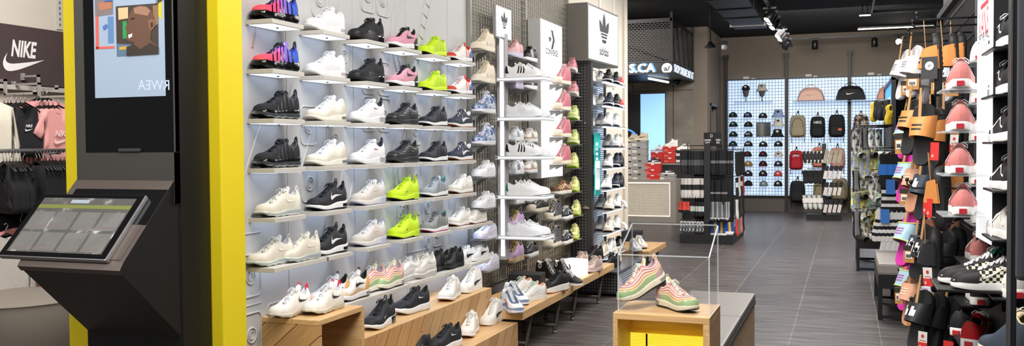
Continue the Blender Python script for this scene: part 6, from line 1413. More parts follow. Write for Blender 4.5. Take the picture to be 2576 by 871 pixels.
# ------------------------------------------------------------------ hanging socks, gloves and hats
_sk = {}
def mixmat(a, b_):
    def fn(nt, b):
        v = coords(nt, 'Object', (1, 1, .6)); n = nt.nodes.new('ShaderNodeTexNoise'); n.inputs['Scale'].default_value = 38; n.inputs['Detail'].default_value = 2; nt.links.new(v, n.inputs['Vector'])
        r = ramp(nt, [(.42, b_), (.50, a), (.62, tuple(min(255, q+40) for q in a))]); nt.links.new(n.outputs['Fac'], r.inputs[0]); nt.links.new(r.outputs[0], b.inputs['Base Color'])
    return custom('knit_%d_%d_%d_%d' % (*a, b_[0]), fn, rough=.9)
def sock_meshes(main, band, low, L, foot, w, bandpos, pat):
    k = (main, band, low, L, foot, w, bandpos, pat)
    if k in _sk: return _sk[k]
    if pat == 'mix': mats0 = mixmat(main, low)
    path = [(0,0,0),(0,0,-L*.10),(0,0,-L*.30),(0,.0,-L*.55),(0,-.006,-L*.80),(0,-.012,-L)]
    rad = [w*.52, w*.52, w*.50, w*.50, w*.54, w*.34]
    pts = cr(path, 13); mats = [C(*main, .9), C(*low, .9)] ; out = []
    rows = []
    for i, p in enumerate(pts):
        t = i/12; rr = interp([(0, rad[0]), (.5, w*.46), (.82, w*.56), (1, w*.30)], t)
        rows.append([(p.x + rr*math.cos(a), p.y + rr*.42*math.sin(a)*(1+.18*math.sin(3*a+5*t)), p.z) for a in [2*PI*j/10 for j in range(10)]])
    f = (lambda i, j: 1 if i >= 9 else 0) if pat == 'toe' else ((lambda i, j: 1 if i in (5, 7, 9) else 0) if pat == 'rings' else ((lambda i, j: 1 if j in (1, 2, 6, 7) else 0) if pat == 'vert' else ((lambda i, j: 1 if (i*3+j*5) % 4 == 0 else 0) if pat == 'mix' else (lambda i, j: 0))))
    if pat == 'mix': mats = [mats0, mats0]
    m = MB(); m.grid(rows, 0, True, cv=True, mif=f); m.poly(rows[0]); m.poly(rows[-1]); out.append(('sock', m.mesh('sock', mats)))
    if foot:
        m = MB(); fr = [[(q.x, q.y, q.z) for q in (Vector((0, y, z)) + Vector((w*.42*math.cos(a), .0, w*.42*math.sin(a)*.7)) for a in [2*PI*j/8 for j in range(8)])] for y, z in ((-.012,-L*.93),(-.05,-L*.98),(-.10,-L*1.0),(-.13,-L*.99))]
        m.grid(fr, 1 if pat == 'toe' else 0, True, cv=True); out.append(('sock_foot', m.mesh('sock_foot', mats)))
    if band:
        m = MB(); b0, b1 = bandpos; m.grid([[(w*.57*math.cos(a), w*.30*math.sin(a), -L*z) for a in [2*PI*j/10 for j in range(10)]] for z in (b0, b1)], 0, True, cv=True); out.append(('paper_band', m.mesh('paper_band', C(*band, .6))))
    m = MB(); m.tube([(0,0,-.005),(0,0,.022),(0,.012,.030),(0,.02,.022)], .0035, 5); out.append(('hanger', m.mesh('hanger', BLKM)))
    _sk[k] = out; return out
def sock(p, label, group, main, band=None, low=(200,200,200), L=.28, foot=0, w=.075, bandpos=(.25,.5), pat='', rz=0.0, name='sock_pair', cat='socks', tilt=0.0):
    r = thing(name, label, cat, p, rz, group)
    if tilt: r.rotation_euler = (0, tilt, rz)
    for nm, me in sock_meshes(main, band, low, L, foot, w, bandpos, pat): link(nm, me, r)
    return r
def rail(p0, p1, r=.006): return MB().tube([p0, p1], r, 5)
SKW = (24,24,26); GYS = (150,150,152)
# ---- near sock stand
s1 = thing('sock_stand', 'black four-sided sock stand with hooks in the aisle near the cash desk', 'display stand', (-1.98, 14.95, 0)); so1 = (1.98, -14.95, 0)
A0, A1, B0, B1 = -2.40, -1.60, 14.15, 15.75
MB().box((A0, B0, 0), (A1, B1, .14), 0, .003).build('base', BLKM, s1, so1); MB().box((-2.03, B0+.02, .14), (-1.94, B0+.10, 1.535)).build('front_post', C(34,34,36,.5), s1, so1); MB().box((-2.03, B1-.10, .14), (-1.94, B1-.02, 1.50)).build('rear_post', BLKM, s1, so1)
MB().box((-2.22, 14.42, .14), (-1.74, 15.5, 1.40)).build('core_panel', C(20,20,22,.6), s1, so1)
m = MB()
for z in (1.44, 1.02, .68, .36):
    m.tube([(A0, B0+.08, z), (A1, B0+.08, z)], .007, 5); m.tube([(A1-.03, B0+.08, z), (A1-.03, B1-.05, z)], .007, 5)
m.tube([(A0, B0+.3, 1.50), (A1, B0+.3, 1.50)], .007, 4); m.tube([(A0+.08, B0+.3, 1.44), (A0+.08, B0+.3, 1.55)], .007, 4); m.tube([(A1, B0+.06, 1.50), (A1, B0+.06, .14)], .008, 4); m.tube([(A1, B1-.06, 1.46), (A1, B1-.06, .14)], .008, 4); m.build('rails', BLKM, s1, so1)
sgn = thing('counter_sign', 'small black gift card sign on top of the sock stand', 'sign', (-1.93, B0+.24, 1.50))
W3 = .135; MB().box((-W3, 0, 0), (W3, .015, .20)).build('board', C(18,18,20,.3), sgn)
for tx, x, z in (('UNDE', -.078, .085), ('TED', .083, .085), ('GIFT', -.078, .045), ('RD', .083, .045)): place_flat(text_mesh(tx, h=.028, bold=.02), 'lettering', C(210,210,210,.6), sgn, facing((x, -.001, z), (1,0,0), (0,0,1)))
me = MB(); me.tube([(.016*math.cos(k*PI/8)-.02, -.002, .15+.022*math.sin(k*PI/8)) for k in range(16)], .004, 5, closed=True); me.build('emblem', C(210,210,210,.6), sgn)
HT = ['top', 'second', 'third', 'lowest']
n_ = lambda k: ['first','second','third','fourth','fifth','sixth','seventh','eighth','ninth','tenth','eleventh','twelfth'][k]
def srow(x0, x1, n, y, z, lab, grp, **k):
    for i in range(n):
        x = lerp(x0, x1, (i+.5)/n); sock((x, y + random.uniform(-.02, .02), z), '%s, %s from left' % (lab, n_(i)), grp, rz=random.uniform(-.25, .25), **k)
FY = B0 + .06
srow(A0+.02, -2.04, 9, FY, 1.42, 'black sock in top row left of stand post', 'top left socks of the near stand', main=(30,30,33), band=(74,74,76), bandpos=(.38,.62), L=.36, w=.06)
srow(-1.93, A1, 8, FY, 1.42, 'black sock in top row right of stand post', 'top right socks of the near stand', main=(20,20,22), band=(96,96,98), bandpos=(.40,.52), L=.37, w=.06)
srow(A0+.02, -2.04, 8, FY, 1.00, 'white sock with black middle band, second row left of post', 'second row left of the near stand', main=(200,194,190), band=(24,24,26), bandpos=(.32,.58), L=.30, w=.062)
srow(-1.93, A1-.10, 7, FY, .98, 'black sock with white mark, second row right of post', 'second row right of the near stand', main=(18,18,20), band=(120,120,122), bandpos=(.52,.60), L=.36, w=.058)
srow(A0-.02, A0+.14, 3, FY-.02, .64, 'red glove pack, third row left of post', 'red packs of the near stand', main=(206,70,60), low=(30,30,32), pat='toe', L=.17, w=.07, name='glove_pack', cat='gloves')
srow(A0+.16, -2.04, 5, FY-.02, .64, 'black pack with white card, third row left of post', 'third row left of the near stand', main=(30,30,32), band=(190,196,188), bandpos=(.30,.66), L=.22, w=.055)
srow(-1.93, A1-.06, 8, FY-.01, .645, 'grey ribbed sock, third row right of post', 'third row right of the near stand', main=(150,152,154), low=(90,92,94), pat='vert', L=.27, w=.058, foot=1)
srow(A0, -2.04, 7, FY-.02, .34, 'grey and black knit sock, lowest row left of post', 'lowest row left of the near stand', main=(176,178,178), low=(50,50,54), pat='mix', L=.17, w=.06)
for i in range(9):
    mc = [(40,70,150),(206,170,60)][i % 3 == 1]
    sock((lerp(-1.92, A1+.0, (i+.5)/9), FY-.03, .34), '%s sock in lowest row right of post, %s from left' % ('yellow' if i % 3 == 1 else 'royal blue', n_(i)), 'blue and yellow socks of the near stand', mc, None, (230,230,224), L=.23 if i < 6 else .19, w=.064, pat='toe', foot=0, rz=random.uniform(-.3, .3))
for r_, (z, cols, L) in enumerate([(1.40, [SKW]*6, .38), (1.0, [(30,30,32),(206,206,200),(30,30,32),(150,60,60)], .30), (.66, [(210,208,204),(34,34,36),(60,62,50),(26,26,28)], .30), (.36, [(206,66,60),(120,124,122),(226,130,116),(40,40,42)], .26)]):
    for i, c in enumerate(cols): sock((A1+.02, lerp(B0+.25, B1-.2, (i+.5)/len(cols)), z), '%s sock on aisle side of near stand, %s row, %s' % ({0:'dark',1:'coloured',2:'pale or dark',3:'bright'}[r_] if False else 'hanging', HT[r_], n_(i)), 'aisle side socks of the near stand', c, (200,200,198) if c == (30,30,32) else None, (220,220,214), L=L, w=.07, rz=PI/2-.5, foot=0)
# ---- middle stand in front of the bags
s2 = thing('sock_stand', 'black T-shaped stand with hats and sock packs before the bag wall', 'display stand', (-.41, 19.3, 0))
MB().box((-.33, -.08, 0), (.33, .26, .115), 0, .003).build('base', BLKM, s2); MB().box((-.038, -.04, .115), (.042, .04, 1.525)).build('post', C(34,34,36,.5), s2)
m = MB()
zz = [1.30, .96, .62, .30]
for y in (1.33, 1.02, .68, .36): m.tube([(-.32, 0, y), (.30, 0, y)], .007, 5); m.tube([(-.30,0,y),(-.30,-.16,y+.01)], .006, 5); m.tube([(.28,0,y),(.28,-.16,y+.01)], .006, 5)
m.build('rails', BLKM, s2)
SP = lambda x, y: (1970 + x*240/565, 200 + y*370/871)
for r_, (y, main, low, L, n) in enumerate([(425, (210,204,196), (40,40,42), .24, 5), (540, (24,24,26), (36,36,38), .26, 4), (685, (120,120,116), (200,200,196), .28, 4)]):
    for i in range(n):
        q = atY(*SP(lerp(128, 215, i/(n-1)), y), 19.14)
        sock(q, '%s, %s from left on middle stand' % (['white and black knit bundle', 'black knit bundle', 'grey winter hat with white card'][r_], n_(i)), ['white knit bundles', 'black knit bundles', 'grey hats'][r_] + ' on the middle stand', main, (226,222,220) if r_ == 2 else ((30,30,32) if r_ == 0 else None), low, L=L, w=.105, bandpos=(.22,.55) if r_ == 2 else (.2,.72), pat='vert' if r_ != 1 else '', tilt=-.12, name='winter_hat' if r_ == 2 else 'knit_bundle', cat='hat' if r_ == 2 else 'socks')
pk = None
for r_, (y, top) in enumerate([(418, (140,130,112)), (512, (30,30,32)), (610, (30,30,32)), (712, (30,30,32))]):
    for i in range(4):
        q = atY(*SP(lerp(262, 345, i/3), y), 19.12)
        t = thing('sock_pack', '%s sock pack with white card, row %s, %s right of post on middle stand' % ('beige' if r_ == 0 else 'black', ['one', 'two', 'three', 'four'][r_], n_(i)), 'socks', q, 0, 'sock packs on the middle stand'); t.rotation_euler = (0, .20, 0)
        kk = 'pk%d' % (r_ == 0)
        if kk not in _sk:
            a = MB().box((-.036,-.012,-.27),(.036,.012,0), 0, .006).mesh('pack', C(*top, .8)); b = MB().box((-.031,-.014,-.262),(.031,-.0125,-.10)).mesh('card', C(206,198,194,.6) if r_ else C(150,140,124,.6)); c = MB().tube([(0,0,0),(0,0,.03),(0,.015,.035)], .004, 5).mesh('hanger', BLKM); _sk[kk] = (a, b, c)
        for me, nm in zip(_sk[kk], ('pack', 'card', 'hanger')): link(nm, me, t)
# ---- ceiling fittings
def track_head(p, aim, label, lit=0.0, grp='track spotlights'):
    t = thing('track_spotlight', label, 'light', p, 0, grp); d = (Vector(aim) - Vector(p)).normalized(); M = d.to_track_quat('Z', 'Y').to_matrix().to_4x4()
    MB().lathe([(0,-.10),(.05,-.10),(.062,-.08),(.066,.08),(.060,.085)], 16, 0, T(0,0,-.13) @ M).build('barrel', C(24,24,26,.35), t); MB().lathe([(.058,.070),(0,.072)], 16, 0, T(0,0,-.13) @ M).build('lens', glow(255,250,240, lit) if lit else C(60,60,62,.2), t)
    m = MB(); m.tube([(0,0,.0),(0,0,-.13)], .012, 6); m.box((-.10,-.02,-.015),(.10,.02,.012)); m.build('bracket', C(24,24,26,.4), t); return t
tr = tag(MB().box((-1.13, 10.5, 3.60), (-1.08, 20.7, 3.64)).build('light_track', C(30,30,32,.4)), 'black ceiling track running down the aisle', 'light track')
for i, (px, py) in enumerate([(1936,12),(1941,22),(1948,34),(1962,60),(1966,72),(1972,88),(1979,100)]):
    q = atX(px, py-8, -1.105); q.z = 3.6; track_head(q, (-2.6, q.y-1.6 if i < 5 else q.y+1, 1.2), 'black spotlight on the aisle ceiling track, %s' % ['nearest','second','third','fourth','fifth','sixth','farthest'][i], lit=4.0 if i < 6 else 0)
tag(MB().box((-1.12, 20.72, 3.755), (1.5, 20.77, 3.795)).build('light_track', C(30,30,32,.4)), 'black ceiling track along the back wall', 'light track')
for i, px in enumerate((2050, 2200, 2261)):
    q = atY(px, 92, 20.74); q.z = 3.755; track_head(q, (q.x, q.y, 0) if i < 2 else (0, 0, 1.6), 'black spotlight on the back wall track, %s' % ['below bare wall', 'second', 'shining at the camera'][i], lit=0 if i < 2 else 60, grp='back wall spotlights')
for i, (a, b, Y, lb) in enumerate([((2158,73),(2349,66.5),19.25,'long white linear light near the back wall'),((2162,38),(2190,36.5),17.2,'short white linear light nearer the camera')]):
    p, q = atY(*a, Y), atY(*b, Y); t = thing('linear_light', lb, 'light', p); L = q.x - p.x
    MB().box((0,-.02,-.018),(L,.02,.0)).build('light_strip', glow(255,248,232, 5.0), t); m = MB(); m.box((0,-.024,.001),(L,.024,.03)); m.tube([(.05,0,.03),(.05,0,3.96-p.z)], .006, 4); m.tube([(L-.05,0,.03),(L-.05,0,3.96-p.z)], .006, 4); m.build('housing', BLKM, t)
p = atY(2190, 34, 17.2); q = atY(2352, 24, 17.2)
cf = MB(); cf.box((p.x, 17.17, p.z), (q.x+.4, 17.23, p.z+.05)); cf.box((p.x, 17.17, p.z), (p.x+.03, 17.23, 3.96)); cf.box((p.x, 12.5, p.z+.0), (p.x+.03, 17.2, p.z+.05)); tag(cf.build('ceiling_frame', C(58,56,54,.4)), 'dark rectangular frame hanging below the black ceiling', 'ceiling frame')
dt = thing('duct', 'dark ribbed ventilation duct under the black ceiling', 'duct', (-1.7, 14, 3.7)); MB().box((-.3,-3.4,0),(.3,4.0,.25), 0, .03).build('casing', C(30,30,33,.5), dt)
for k in range(7): MB().box((-.32,-3.2+k*1.1,-.02),(.32,-3.1+k*1.1,.27)).build('rib', C(22,22,24,.5), dt)
# ------------------------------------------------------------------ right side: slide rack, skate shoe wall, sock gondola
RX_ = .56
BP = mat('black_panel', (24,24,26), .55, noise=.04)
rf = thing('wall_fixture', 'tall black wall fixture carrying slides and skate shoes on the right', 'display stand', (RX_, 5, 0)); ro = (-RX_, -5, 0)
m = MB(); m.box((RX_, 3.95, 0), (RX_+.06, 6.25, 2.9)); m.box((.70, 3.05, 0), (.76, 3.95, 2.9)); m.box((RX_, 3.93, 0), (.76, 3.955, 2.9)); m.build('back_panel', BP, rf, ro)
MB().box((RX_-.012, 4.60, 0), (RX_+.001, 4.66, 2.9)).build('trim_strip', C(70,70,74,.4), rf, ro)
q = atX(2352, 47, .52)
m = MB(); m.box((RX_-.03, 3.4, q.z-.02), (RX_+.5, q.y, q.z+.02)); m.box((RX_-.03, q.y-.04, 0), (RX_+.5, q.y, q.z)); m.build('header', C(40,42,48,.4), rf, ro)
m = MB()
zz = 1.15
for y in [4.66+.05*k for k in range(30)]: m.box((RX_-.012, y-.002, .2), (RX_-.008, y+.002, 2.2))
for z in [.2+.1*k for k in range(21)]: m.box((RX_-.014, 4.66, z-.002), (RX_-.010, 6.2, z+.002))
m.build('wire_grid', BLKM, rf, ro)
# hook rails for the slides
def peg(y, z, x0=.30):
    t = thing('peg_hook', 'x', 'hook', (RX_, y, z), 0, 'black peg hooks of the slide rack'); k = round(RX_-x0, 2)
    key = ('peg', k)
    if key not in _sk:
        m = MB(); m.tube([(0,0,0),(-k,0,0),(-k-.012,0,.006),(-k-.012,0,.022)], .0045, 6); m.lathe([(0,.012),(.008,.008),(.008,-.004),(0,-.006)], 8, 0, T(-k-.012, 0, .024)); _sk[key] = m.mesh('rod', BLKM)
    link('rod', _sk[key], t); return t
HY = [4.22, 4.48, 4.78, 5.12, 5.5]
pz = {'top': 2.02, 'second': 1.62, 'third': 1.315, 'fourth': 1.03, 'lowest': .78}
for lv, z in pz.items():
    for i, y in enumerate(HY): tag(peg(y, z, .29 if lv != 'third' else .27), 'black peg hook, %s row of slide rack, %s from the camera' % (lv, ['nearest','second','third','fourth','fifth'][i]))
def oval(L, W, n=30, s=1.0):
    pts = cr([(-L*.5,0,0),(-L*.47,W*.26,0),(-L*.36,W*.38,0),(-L*.10,W*.36,0),(L*.12,W*.42,0),(L*.30,W*.50,0),(L*.43,W*.38,0),(L*.5,0,0),(L*.43,-W*.38,0),(L*.30,-W*.50,0),(L*.12,-W*.42,0),(-L*.10,-W*.36,0),(-L*.36,-W*.38,0),(-L*.47,-W*.26,0)], n, True)
    return [(p.x*s, p.y*s) for p in pts]
_sl = {}
SLD = { # sole, footbed, strap, rim, mark
 'tan': ((24,24,26),(34,34,36),(206,136,72),(206,136,72),(40,34,30)), 'white': ((206,204,210),(214,212,216),(222,222,224),(222,222,224),(150,150,156)), 'ice': ((186,40,140),(196,46,150),(164,196,214),(206,226,110),(170,110,170)),
 'beige': ((206,150,120),(190,136,106),(212,158,128),(212,158,128),(226,190,170)), 'black': ((24,24,27),(32,32,35),(34,35,40),(34,35,40),(232,232,232)), 'navy': ((26,28,34),(34,36,44),(52,60,72),(52,60,72),(232,232,232)), 'silver': ((196,200,210),(206,208,214),(206,214,226),(206,214,226),(170,150,170)), 'pinkm': ((196,46,150),(200,60,160),(196,46,150),(196,46,150),(220,160,200))}
def slide_meshes(kind):
    if kind in _sl: return _sl[kind]
    so, fb, st, rim, mk = SLD[kind]; L, W = .27, .104; out = []
    m = MB(); o = oval(L, W); rings = []
    for z, s in ((-.030,.90),(-.026,.96),(-.014,1.0),(-.003,1.0),(.002,.97)): rings.append([(x*s, y*s, z + .010*max(0, -x/L)*2) for x, y in o])
    m.grid(rings, 0, True, cv=True); m.poly(list(reversed(rings[0])))
    for k in range(11):
        x = -L*.40 + k*L*.08; m.box((x, -W*.30, -.032), (x+.007, W*.30, -.029))
    out.append(('sole', m.mesh('sole', C(*so, .6))))
    m = MB(); a = [[(x*s, y*s, zz + .010*max(0, -x/L)*2) for x, y in o] for s, zz in ((.97,.002),(.90,.000),(.6,-.002))]; m.grid(a, 0, True, cv=True); m.poly(a[-1]); out.append(('footbed', m.mesh('footbed', C(*fb, .7))))
    rows = []
    for i in range(7):
        t = i/6; x = lerp(-L*.07, L*.30, t); hw = W*lerp(.46, .53, t); hh = lerp(.070, .046, t); rows.append([(x + .02*math.sin(PI*j/14)*(.5-t), hw*math.cos(PI*j/14), -.012 + (hh+.012)*math.sin(PI*j/14)**.75) for j in range(15)])
    inner = [[(p[0], p[1]*.93, p[2]-.005) for p in r] for r in rows]
    m = MB(); m.grid(rows, 0, True); m.grid(inner, 0, True); m.grid([rows[0], inner[0]], 0, True); m.grid([rows[-1], inner[-1]], 0, True); strap = m.mesh('strap', C(*st, .5)); sub = []
    if rim != st:
        for q in (0, -1): sub.append(('piping', MB().tube(rows[q], .0032, 5).mesh('piping', C(*rim, .5))))
    m = MB()
    for j in ((4, 6), (7, 9)) if kind in ('black', 'navy') else ((5, 9),):
        if kind in ('black', 'navy'): # rounded white badge with two lobes
            for u0, u1, a0, a1 in ((.28,.62,j[0],j[1]),(.62,.80,j[0],j[0]+1)):
                m.grid([[tuple(Vector(rows[int(u*6)][q]).lerp(Vector(rows[min(6, int(u*6)+1)][q]), u*6-int(u*6)) + Vector((0, 0, .0015)) * (1 if True else 0) + Vector((0, .0012*math.copysign(1, rows[0][q][1]), .0006))) for q in range(a0, a1+1)] for u in (u0, (u0+u1)/2, u1)], 0, True)
        else:
            for u0 in ((.30, .46, .62) if kind != 'tan' else (.30, .52)):
                m.grid([[tuple(Vector(rows[int(u*6)][q]).lerp(Vector(rows[min(6, int(u*6)+1)][q]), u*6-int(u*6)) + Vector((0, 0, .002))) for q in range(j[0], j[1]+1)] for u in (u0, u0+.09)], 0, True)
    sub.append(('badge', m.mesh('badge', C(*mk, .5, noise=0)))); out.append(('strap', strap, sub))
    m = MB(); m.box((L*.16, -.007, .03), (L*.60, .007, .033), 0, .001); m.box((L*.58, -.004, .03), (L*.72, .004, .033)); out.append(('hanger_card', m.mesh('hanger_card', C(176,136,90,.7))))
    _sl[kind] = out; return out
def slide(kind, px, py, Y, face, tilt, label, grp, roll=0.0, s=.96, hang=True):
    p = atY(px, py, Y); a = math.radians(face); n = Vector((math.cos(a), math.sin(a), 0)); u = Vector((0, 0, 1))
    u = (u + n*math.tan(math.radians(tilt))).normalized(); n = (n - u*n.dot(u)).normalized(); v = n.cross(u)
    M = Matrix(((u.x, v.x, n.x, p.x), (u.y, v.y, n.y, p.y), (u.z, v.z, n.z, p.z), (0, 0, 0, 1)))
    if roll: M = M @ RZ(math.radians(roll))
    t = thing('slide_sandal', label, 'slide', p, 0, grp); t.matrix_world = M @ SCL(s, s, s)
    for part in slide_meshes(kind):
        if part[0] == 'hanger_card' and not hang: continue
        o = link(part[0], part[1], t)
        if len(part) > 2:
            for nm, me in part[2]: link(nm, me, o)
KD = {'tan':'black slide with tan strap','white':'white slide','ice':'magenta slide with ice blue strap','beige':'beige slide','black':'black slide with white badge','navy':'dark navy slide with white badge','silver':'silver white slide','pinkm':'magenta slide'}
SL = [ # kind, px, py, Y, facing deg, tilt, where, row
 ('white',2272,188,5.05,200,-8,'at left end',0),('white',2298,180,4.90,205,-6,'left of the tan straps',0),('white',2318,208,5.1,205,0,'low behind the white pair',0),('tan',2352,164,4.15,176,4,'largest, showing its sole',0),('tan',2393,158,4.42,180,4,'second with a tan strap',0),('tan',2412,152,4.75,184,2,'tucked behind by the panel',0),('silver',2385,190,5.0,200,0,'behind the tan straps',0),('black',2376,176,5.3,190,0,'deep behind',0),
 ('ice',2281,338,5.05,214,-10,'at left end',1),('tan',2292,320,4.5,222,-10,'behind the front tan one',1),('tan',2322,338,4.10,236,-4,'front and centre showing its footbed',1),('tan',2356,346,4.40,205,0,'right of the centre one',1),('tan',2388,330,4.45,214,0,'beside the pink heel',1),('silver',2344,372,4.9,200,0,'pale one behind centre',1),('ice',2372,330,5.3,210,0,'deep behind',1),('black',2402,356,4.8,190,0,'dark one behind by the panel',1),
 ('ice',2279,448,4.95,218,-12,'at left end',2),('beige',2302,466,4.6,216,-10,'next to the ice blue one',2),('navy',2324,482,4.4,212,-8,'with two white badges',2),('tan',2366,500,4.0,150,6,'large, showing its black tread',2),('tan',2402,484,4.5,200,0,'tan strap beside the pink heel',2),('beige',2352,440,5.2,205,0,'behind the black tread',2),('black',2334,460,5.0,200,0,'behind the badges',2),('pinkm',2384,452,5.5,205,0,'deep behind',2),
 ('ice',2281,602,4.6,220,-14,'at left end',3),('beige',2328,612,5.1,210,-4,'behind the black ones',3),('navy',2312,632,4.55,214,-10,'left badge pair',3),('black',2328,644,4.3,212,-8,'centre badge',3),('black',2350,656,4.1,165,2,'showing its sole edge',3),('black',2378,652,4.35,214,-4,'right badge',3),('black',2404,640,4.6,205,0,'by the panel',3),('beige',2392,590,5.2,205,0,'deep behind',3),('navy',2345,606,5.4,205,0,'deep behind left',3),
 ('ice',2283,718,4.9,216,-12,'at left end',4),('beige',2294,752,4.6,218,-10,'next to the ice blue one',4),('beige',2326,744,4.8,212,-4,'second beige one',4),('silver',2346,752,4.5,216,-6,'pale one with lilac print',4),('black',2376,770,4.45,222,-10,'high, with badge',4),('black',2312,806,4.15,222,-12,'lowest left with badge',4),('black',2350,814,4.2,222,-10,'lowest centre',4),('black',2384,822,4.25,222,-10,'lowest right with badge',4),('black',2404,772,4.7,205,0,'by the panel',4),('black',2402,858,4.4,210,0,'cut off at the bottom',4)]
RN = ['top', 'second', 'third', 'fourth', 'lowest']
for kd, px, py, Y, fa, ti, lb, r_ in SL: slide(kd, px, py, Y, fa, ti, '%s, %s row of rack, %s' % (KD[kd], RN[r_], lb), 'slides hanging on the black rack')
# price and product tags hanging from the slides
_tg = {}
def htag(kind, px, py, Y, label, w=.058, h=.075, rz=-.5):
    p = atY(px, py, Y); t = thing('hang_tag', label, 'tag', p, 0, 'tags on the slides'); t.rotation_euler = (0, random.uniform(-.06, .06), rz)
    k = (kind, w, h)
    if k not in _tg:
        L = []
        if kind == 'kraft': L = [('card', MB().box((-w/2,-.004,-h/2),(w/2,.004,h/2)).mesh('card', C(176,124,70,.7))), ('band', MB().box((-w/2-.001,-.005,h*.22),(w/2+.001,.005,h/2+.002)).mesh('band', C(44,38,32,.6))), ('size_label', MB().box((-w*.32,-.0056,-h*.26),(w*.32,-.0042,h*.16)).mesh('size_label', C(222,218,210,.6)))]; m = MB(); [m.box((-w*.26+i*w*.045,-.0062,-h*.2),(-w*.26+i*w*.045+.0014*(1+i % 2),-.0057,h*.0)) for i in range(11)]; L.append(('barcode', m.mesh('barcode', C(60,58,56,.6))))
        elif kind == 'red': L = [('card', MB().box((-w/2,-.0012,-h/2),(w/2,.0012,h/2)).mesh('card', C(206,46,44,.6)))]; m = text_mesh('8', h=h*.16); m.transform(facing((-w*.22,-.0016,-h*.26),(1,0,0),(0,0,1))); m.materials.append(WHT); L.append(('lettering', m))
        else:
            L = [('card', MB().box((-w/2,-.0012,-h/2),(w/2,.0012,h/2)).mesh('card', C(212,210,206,.6))), ('red_field', MB().box((-w/2,-.002,-h/2),(w/2,-.0013,-h*.08)).mesh('red_field', C(206,46,44,.6)))]
            m = MB(); m.add([(0,-.002,h*.26)]+[(w*.20*math.cos(q*PI/6)*(1 if q % 2 else .7),-.002,h*.26+w*.20*math.sin(q*PI/6)) for q in range(12)],[(0,1+q,1+(q+1) % 12) for q in range(12)]); m.box((-w*.34,-.002,h*.0),(w*.34,-.0014,h*.03)); L.append(('emblem', m.mesh('emblem', C(196,50,48,.6))))
            m = text_mesh('9' if kind == 'rw9' else '8', h=h*.15); m.transform(facing((-w*.25,-.0024,-h*.32),(1,0,0),(0,0,1))); m.materials.append(WHT); L.append(('lettering', m))
        _tg[k] = L
    for nm, me in _tg[k]: link(nm, me, t)
for kd, px, py, Y, lb, w, h in [('kraft',2297,206,4.85,'kraft card under the white slides',.062,.075),('kraft',2282,222,5.0,'kraft card lower left under the white slides',.06,.07),('kraft',2362,216,4.6,'kraft card behind the large black sole',.07,.075),('kraft',2396,226,4.8,'kraft card below the second tan strap',.06,.06),
    ('kraft',2262,362,4.95,'kraft card left of the front tan slide',.04,.10),('red',2351,381,4.05,'plain red tag below the front tan slide',.034,.072),('rw9',2400,361,4.2,'red and white tag below the right tan strap',.034,.072),('kraft',2390,392,4.6,'kraft card behind the upper red and white tag',.05,.04),
    ('kraft',2277,496,4.7,'kraft card under the ice blue strap, third row',.05,.075),('red',2329,518,4.2,'red tag left of the black tread, rear',.022,.07),('red',2338,524,3.97,'red tag left of the black tread, front',.022,.075),('rw9',2391,521,4.1,'red and white tag right of the black tread',.034,.072),
    ('kraft',2287,640,4.45,'kraft card under the ice blue strap, fourth row',.048,.075),('kraft',2304,640,4.6,'kraft card beside it in fourth row',.045,.07),('rw8',2334,697,3.98,'red and white tag in fourth row',.036,.074),
    ('kraft',2262,745,4.75,'brown card left of the beige slide, lowest row',.04,.075),('kraft',2294,797,4.4,'kraft card under the beige slide, lowest row',.045,.078),('kraft',2313,762,4.7,'kraft card behind beige slides, lowest row',.04,.05),('rw8',2321,858,4.0,'red and white tag at the bottom edge',.036,.074),('red',2386,868,4.05,'red tag cut by the bottom edge',.04,.03)]:
    htag(kd, px, py, Y, lb, w, h)
c0 = atY(2338, 171, 4.1)
jt = thing('hang_tag', 'dark square tag with white round emblem beside the large black sole', 'tag', c0, -.5, 'tags on the slides'); MB().box((-.032,0,-.045),(.032,.002,.045)).build('card', C(52,52,54,.6), jt); MB().lathe([(0,.001),(.017,.001),(.018,0)], 18, 0, T(0,-.001,.008) @ RX(PI/2)).build('round_emblem', WHT, jt); place_flat(text_mesh('JD', h=.012, shear=.3, bold=.01), 'lettering', INK, jt, facing((0,-.003,.008),(1,0,0),(0,0,1)))
# ---- lit brand strip
vs = thing('lit_sign', 'tall white lit sign strip with red brand lettering on the black fixture', 'sign', (RX_, 4.35, 1.2)); vo = (-RX_, -4.35, -1.2)
SGX = .475
y0, y1 = atX(2495, 300, SGX).y, atX(2457, 300, SGX).y
zb0, zb1 = atX(2500, 622, SGX).z, atX(2455, 596, SGX).z
def wedge(xa, xb): 
    m = MB(); prof = [(y0, zb0), (y1, zb1), (y1, 2.7), (y0, 2.7)]
    return m.add([(xa, y, z) for y, z in prof] + [(xb, y, z) for y, z in prof], [(0,1,2,3),(7,6,5,4),(0,4,5,1),(1,5,6,2),(2,6,7,3),(3,7,4,0)])
wedge(SGX+.003, RX_-.001).build('housing', BP, vs, vo)
m = wedge(SGX, SGX+.003); m.build('face', LBOX, vs, vo)
c0 = atX(2475, 58, SGX); VR = C(196,34,52,.5, noise=0)
w = (y1-y0)*.62
mv = facing((SGX-RX_-.0015, c0.y-4.35, c0.z-1.2), (0,-1,0), (0,0,1))
place_flat(text_mesh('VANS', w=w, h=.10, bold=.0), 'lettering', VR, vs, mv)
m = MB(); m.box((SGX-RX_-.003, c0.y-4.35+w*.26, c0.z-1.2+.056), (SGX-RX_-.0015, c0.y-4.35-w*.50, c0.z-1.2+.072)); m.build('red_bar', VR, vs)
c0 = atX(2475, 92, SGX); place_flat(text_mesh('"OFF THE WALL"', w=(y1-y0)*.80, bold=.015), 'slogan', INK, vs, facing((SGX-RX_-.0015, c0.y-4.35, c0.z-1.2), (0,-1,0), (0,0,1)))
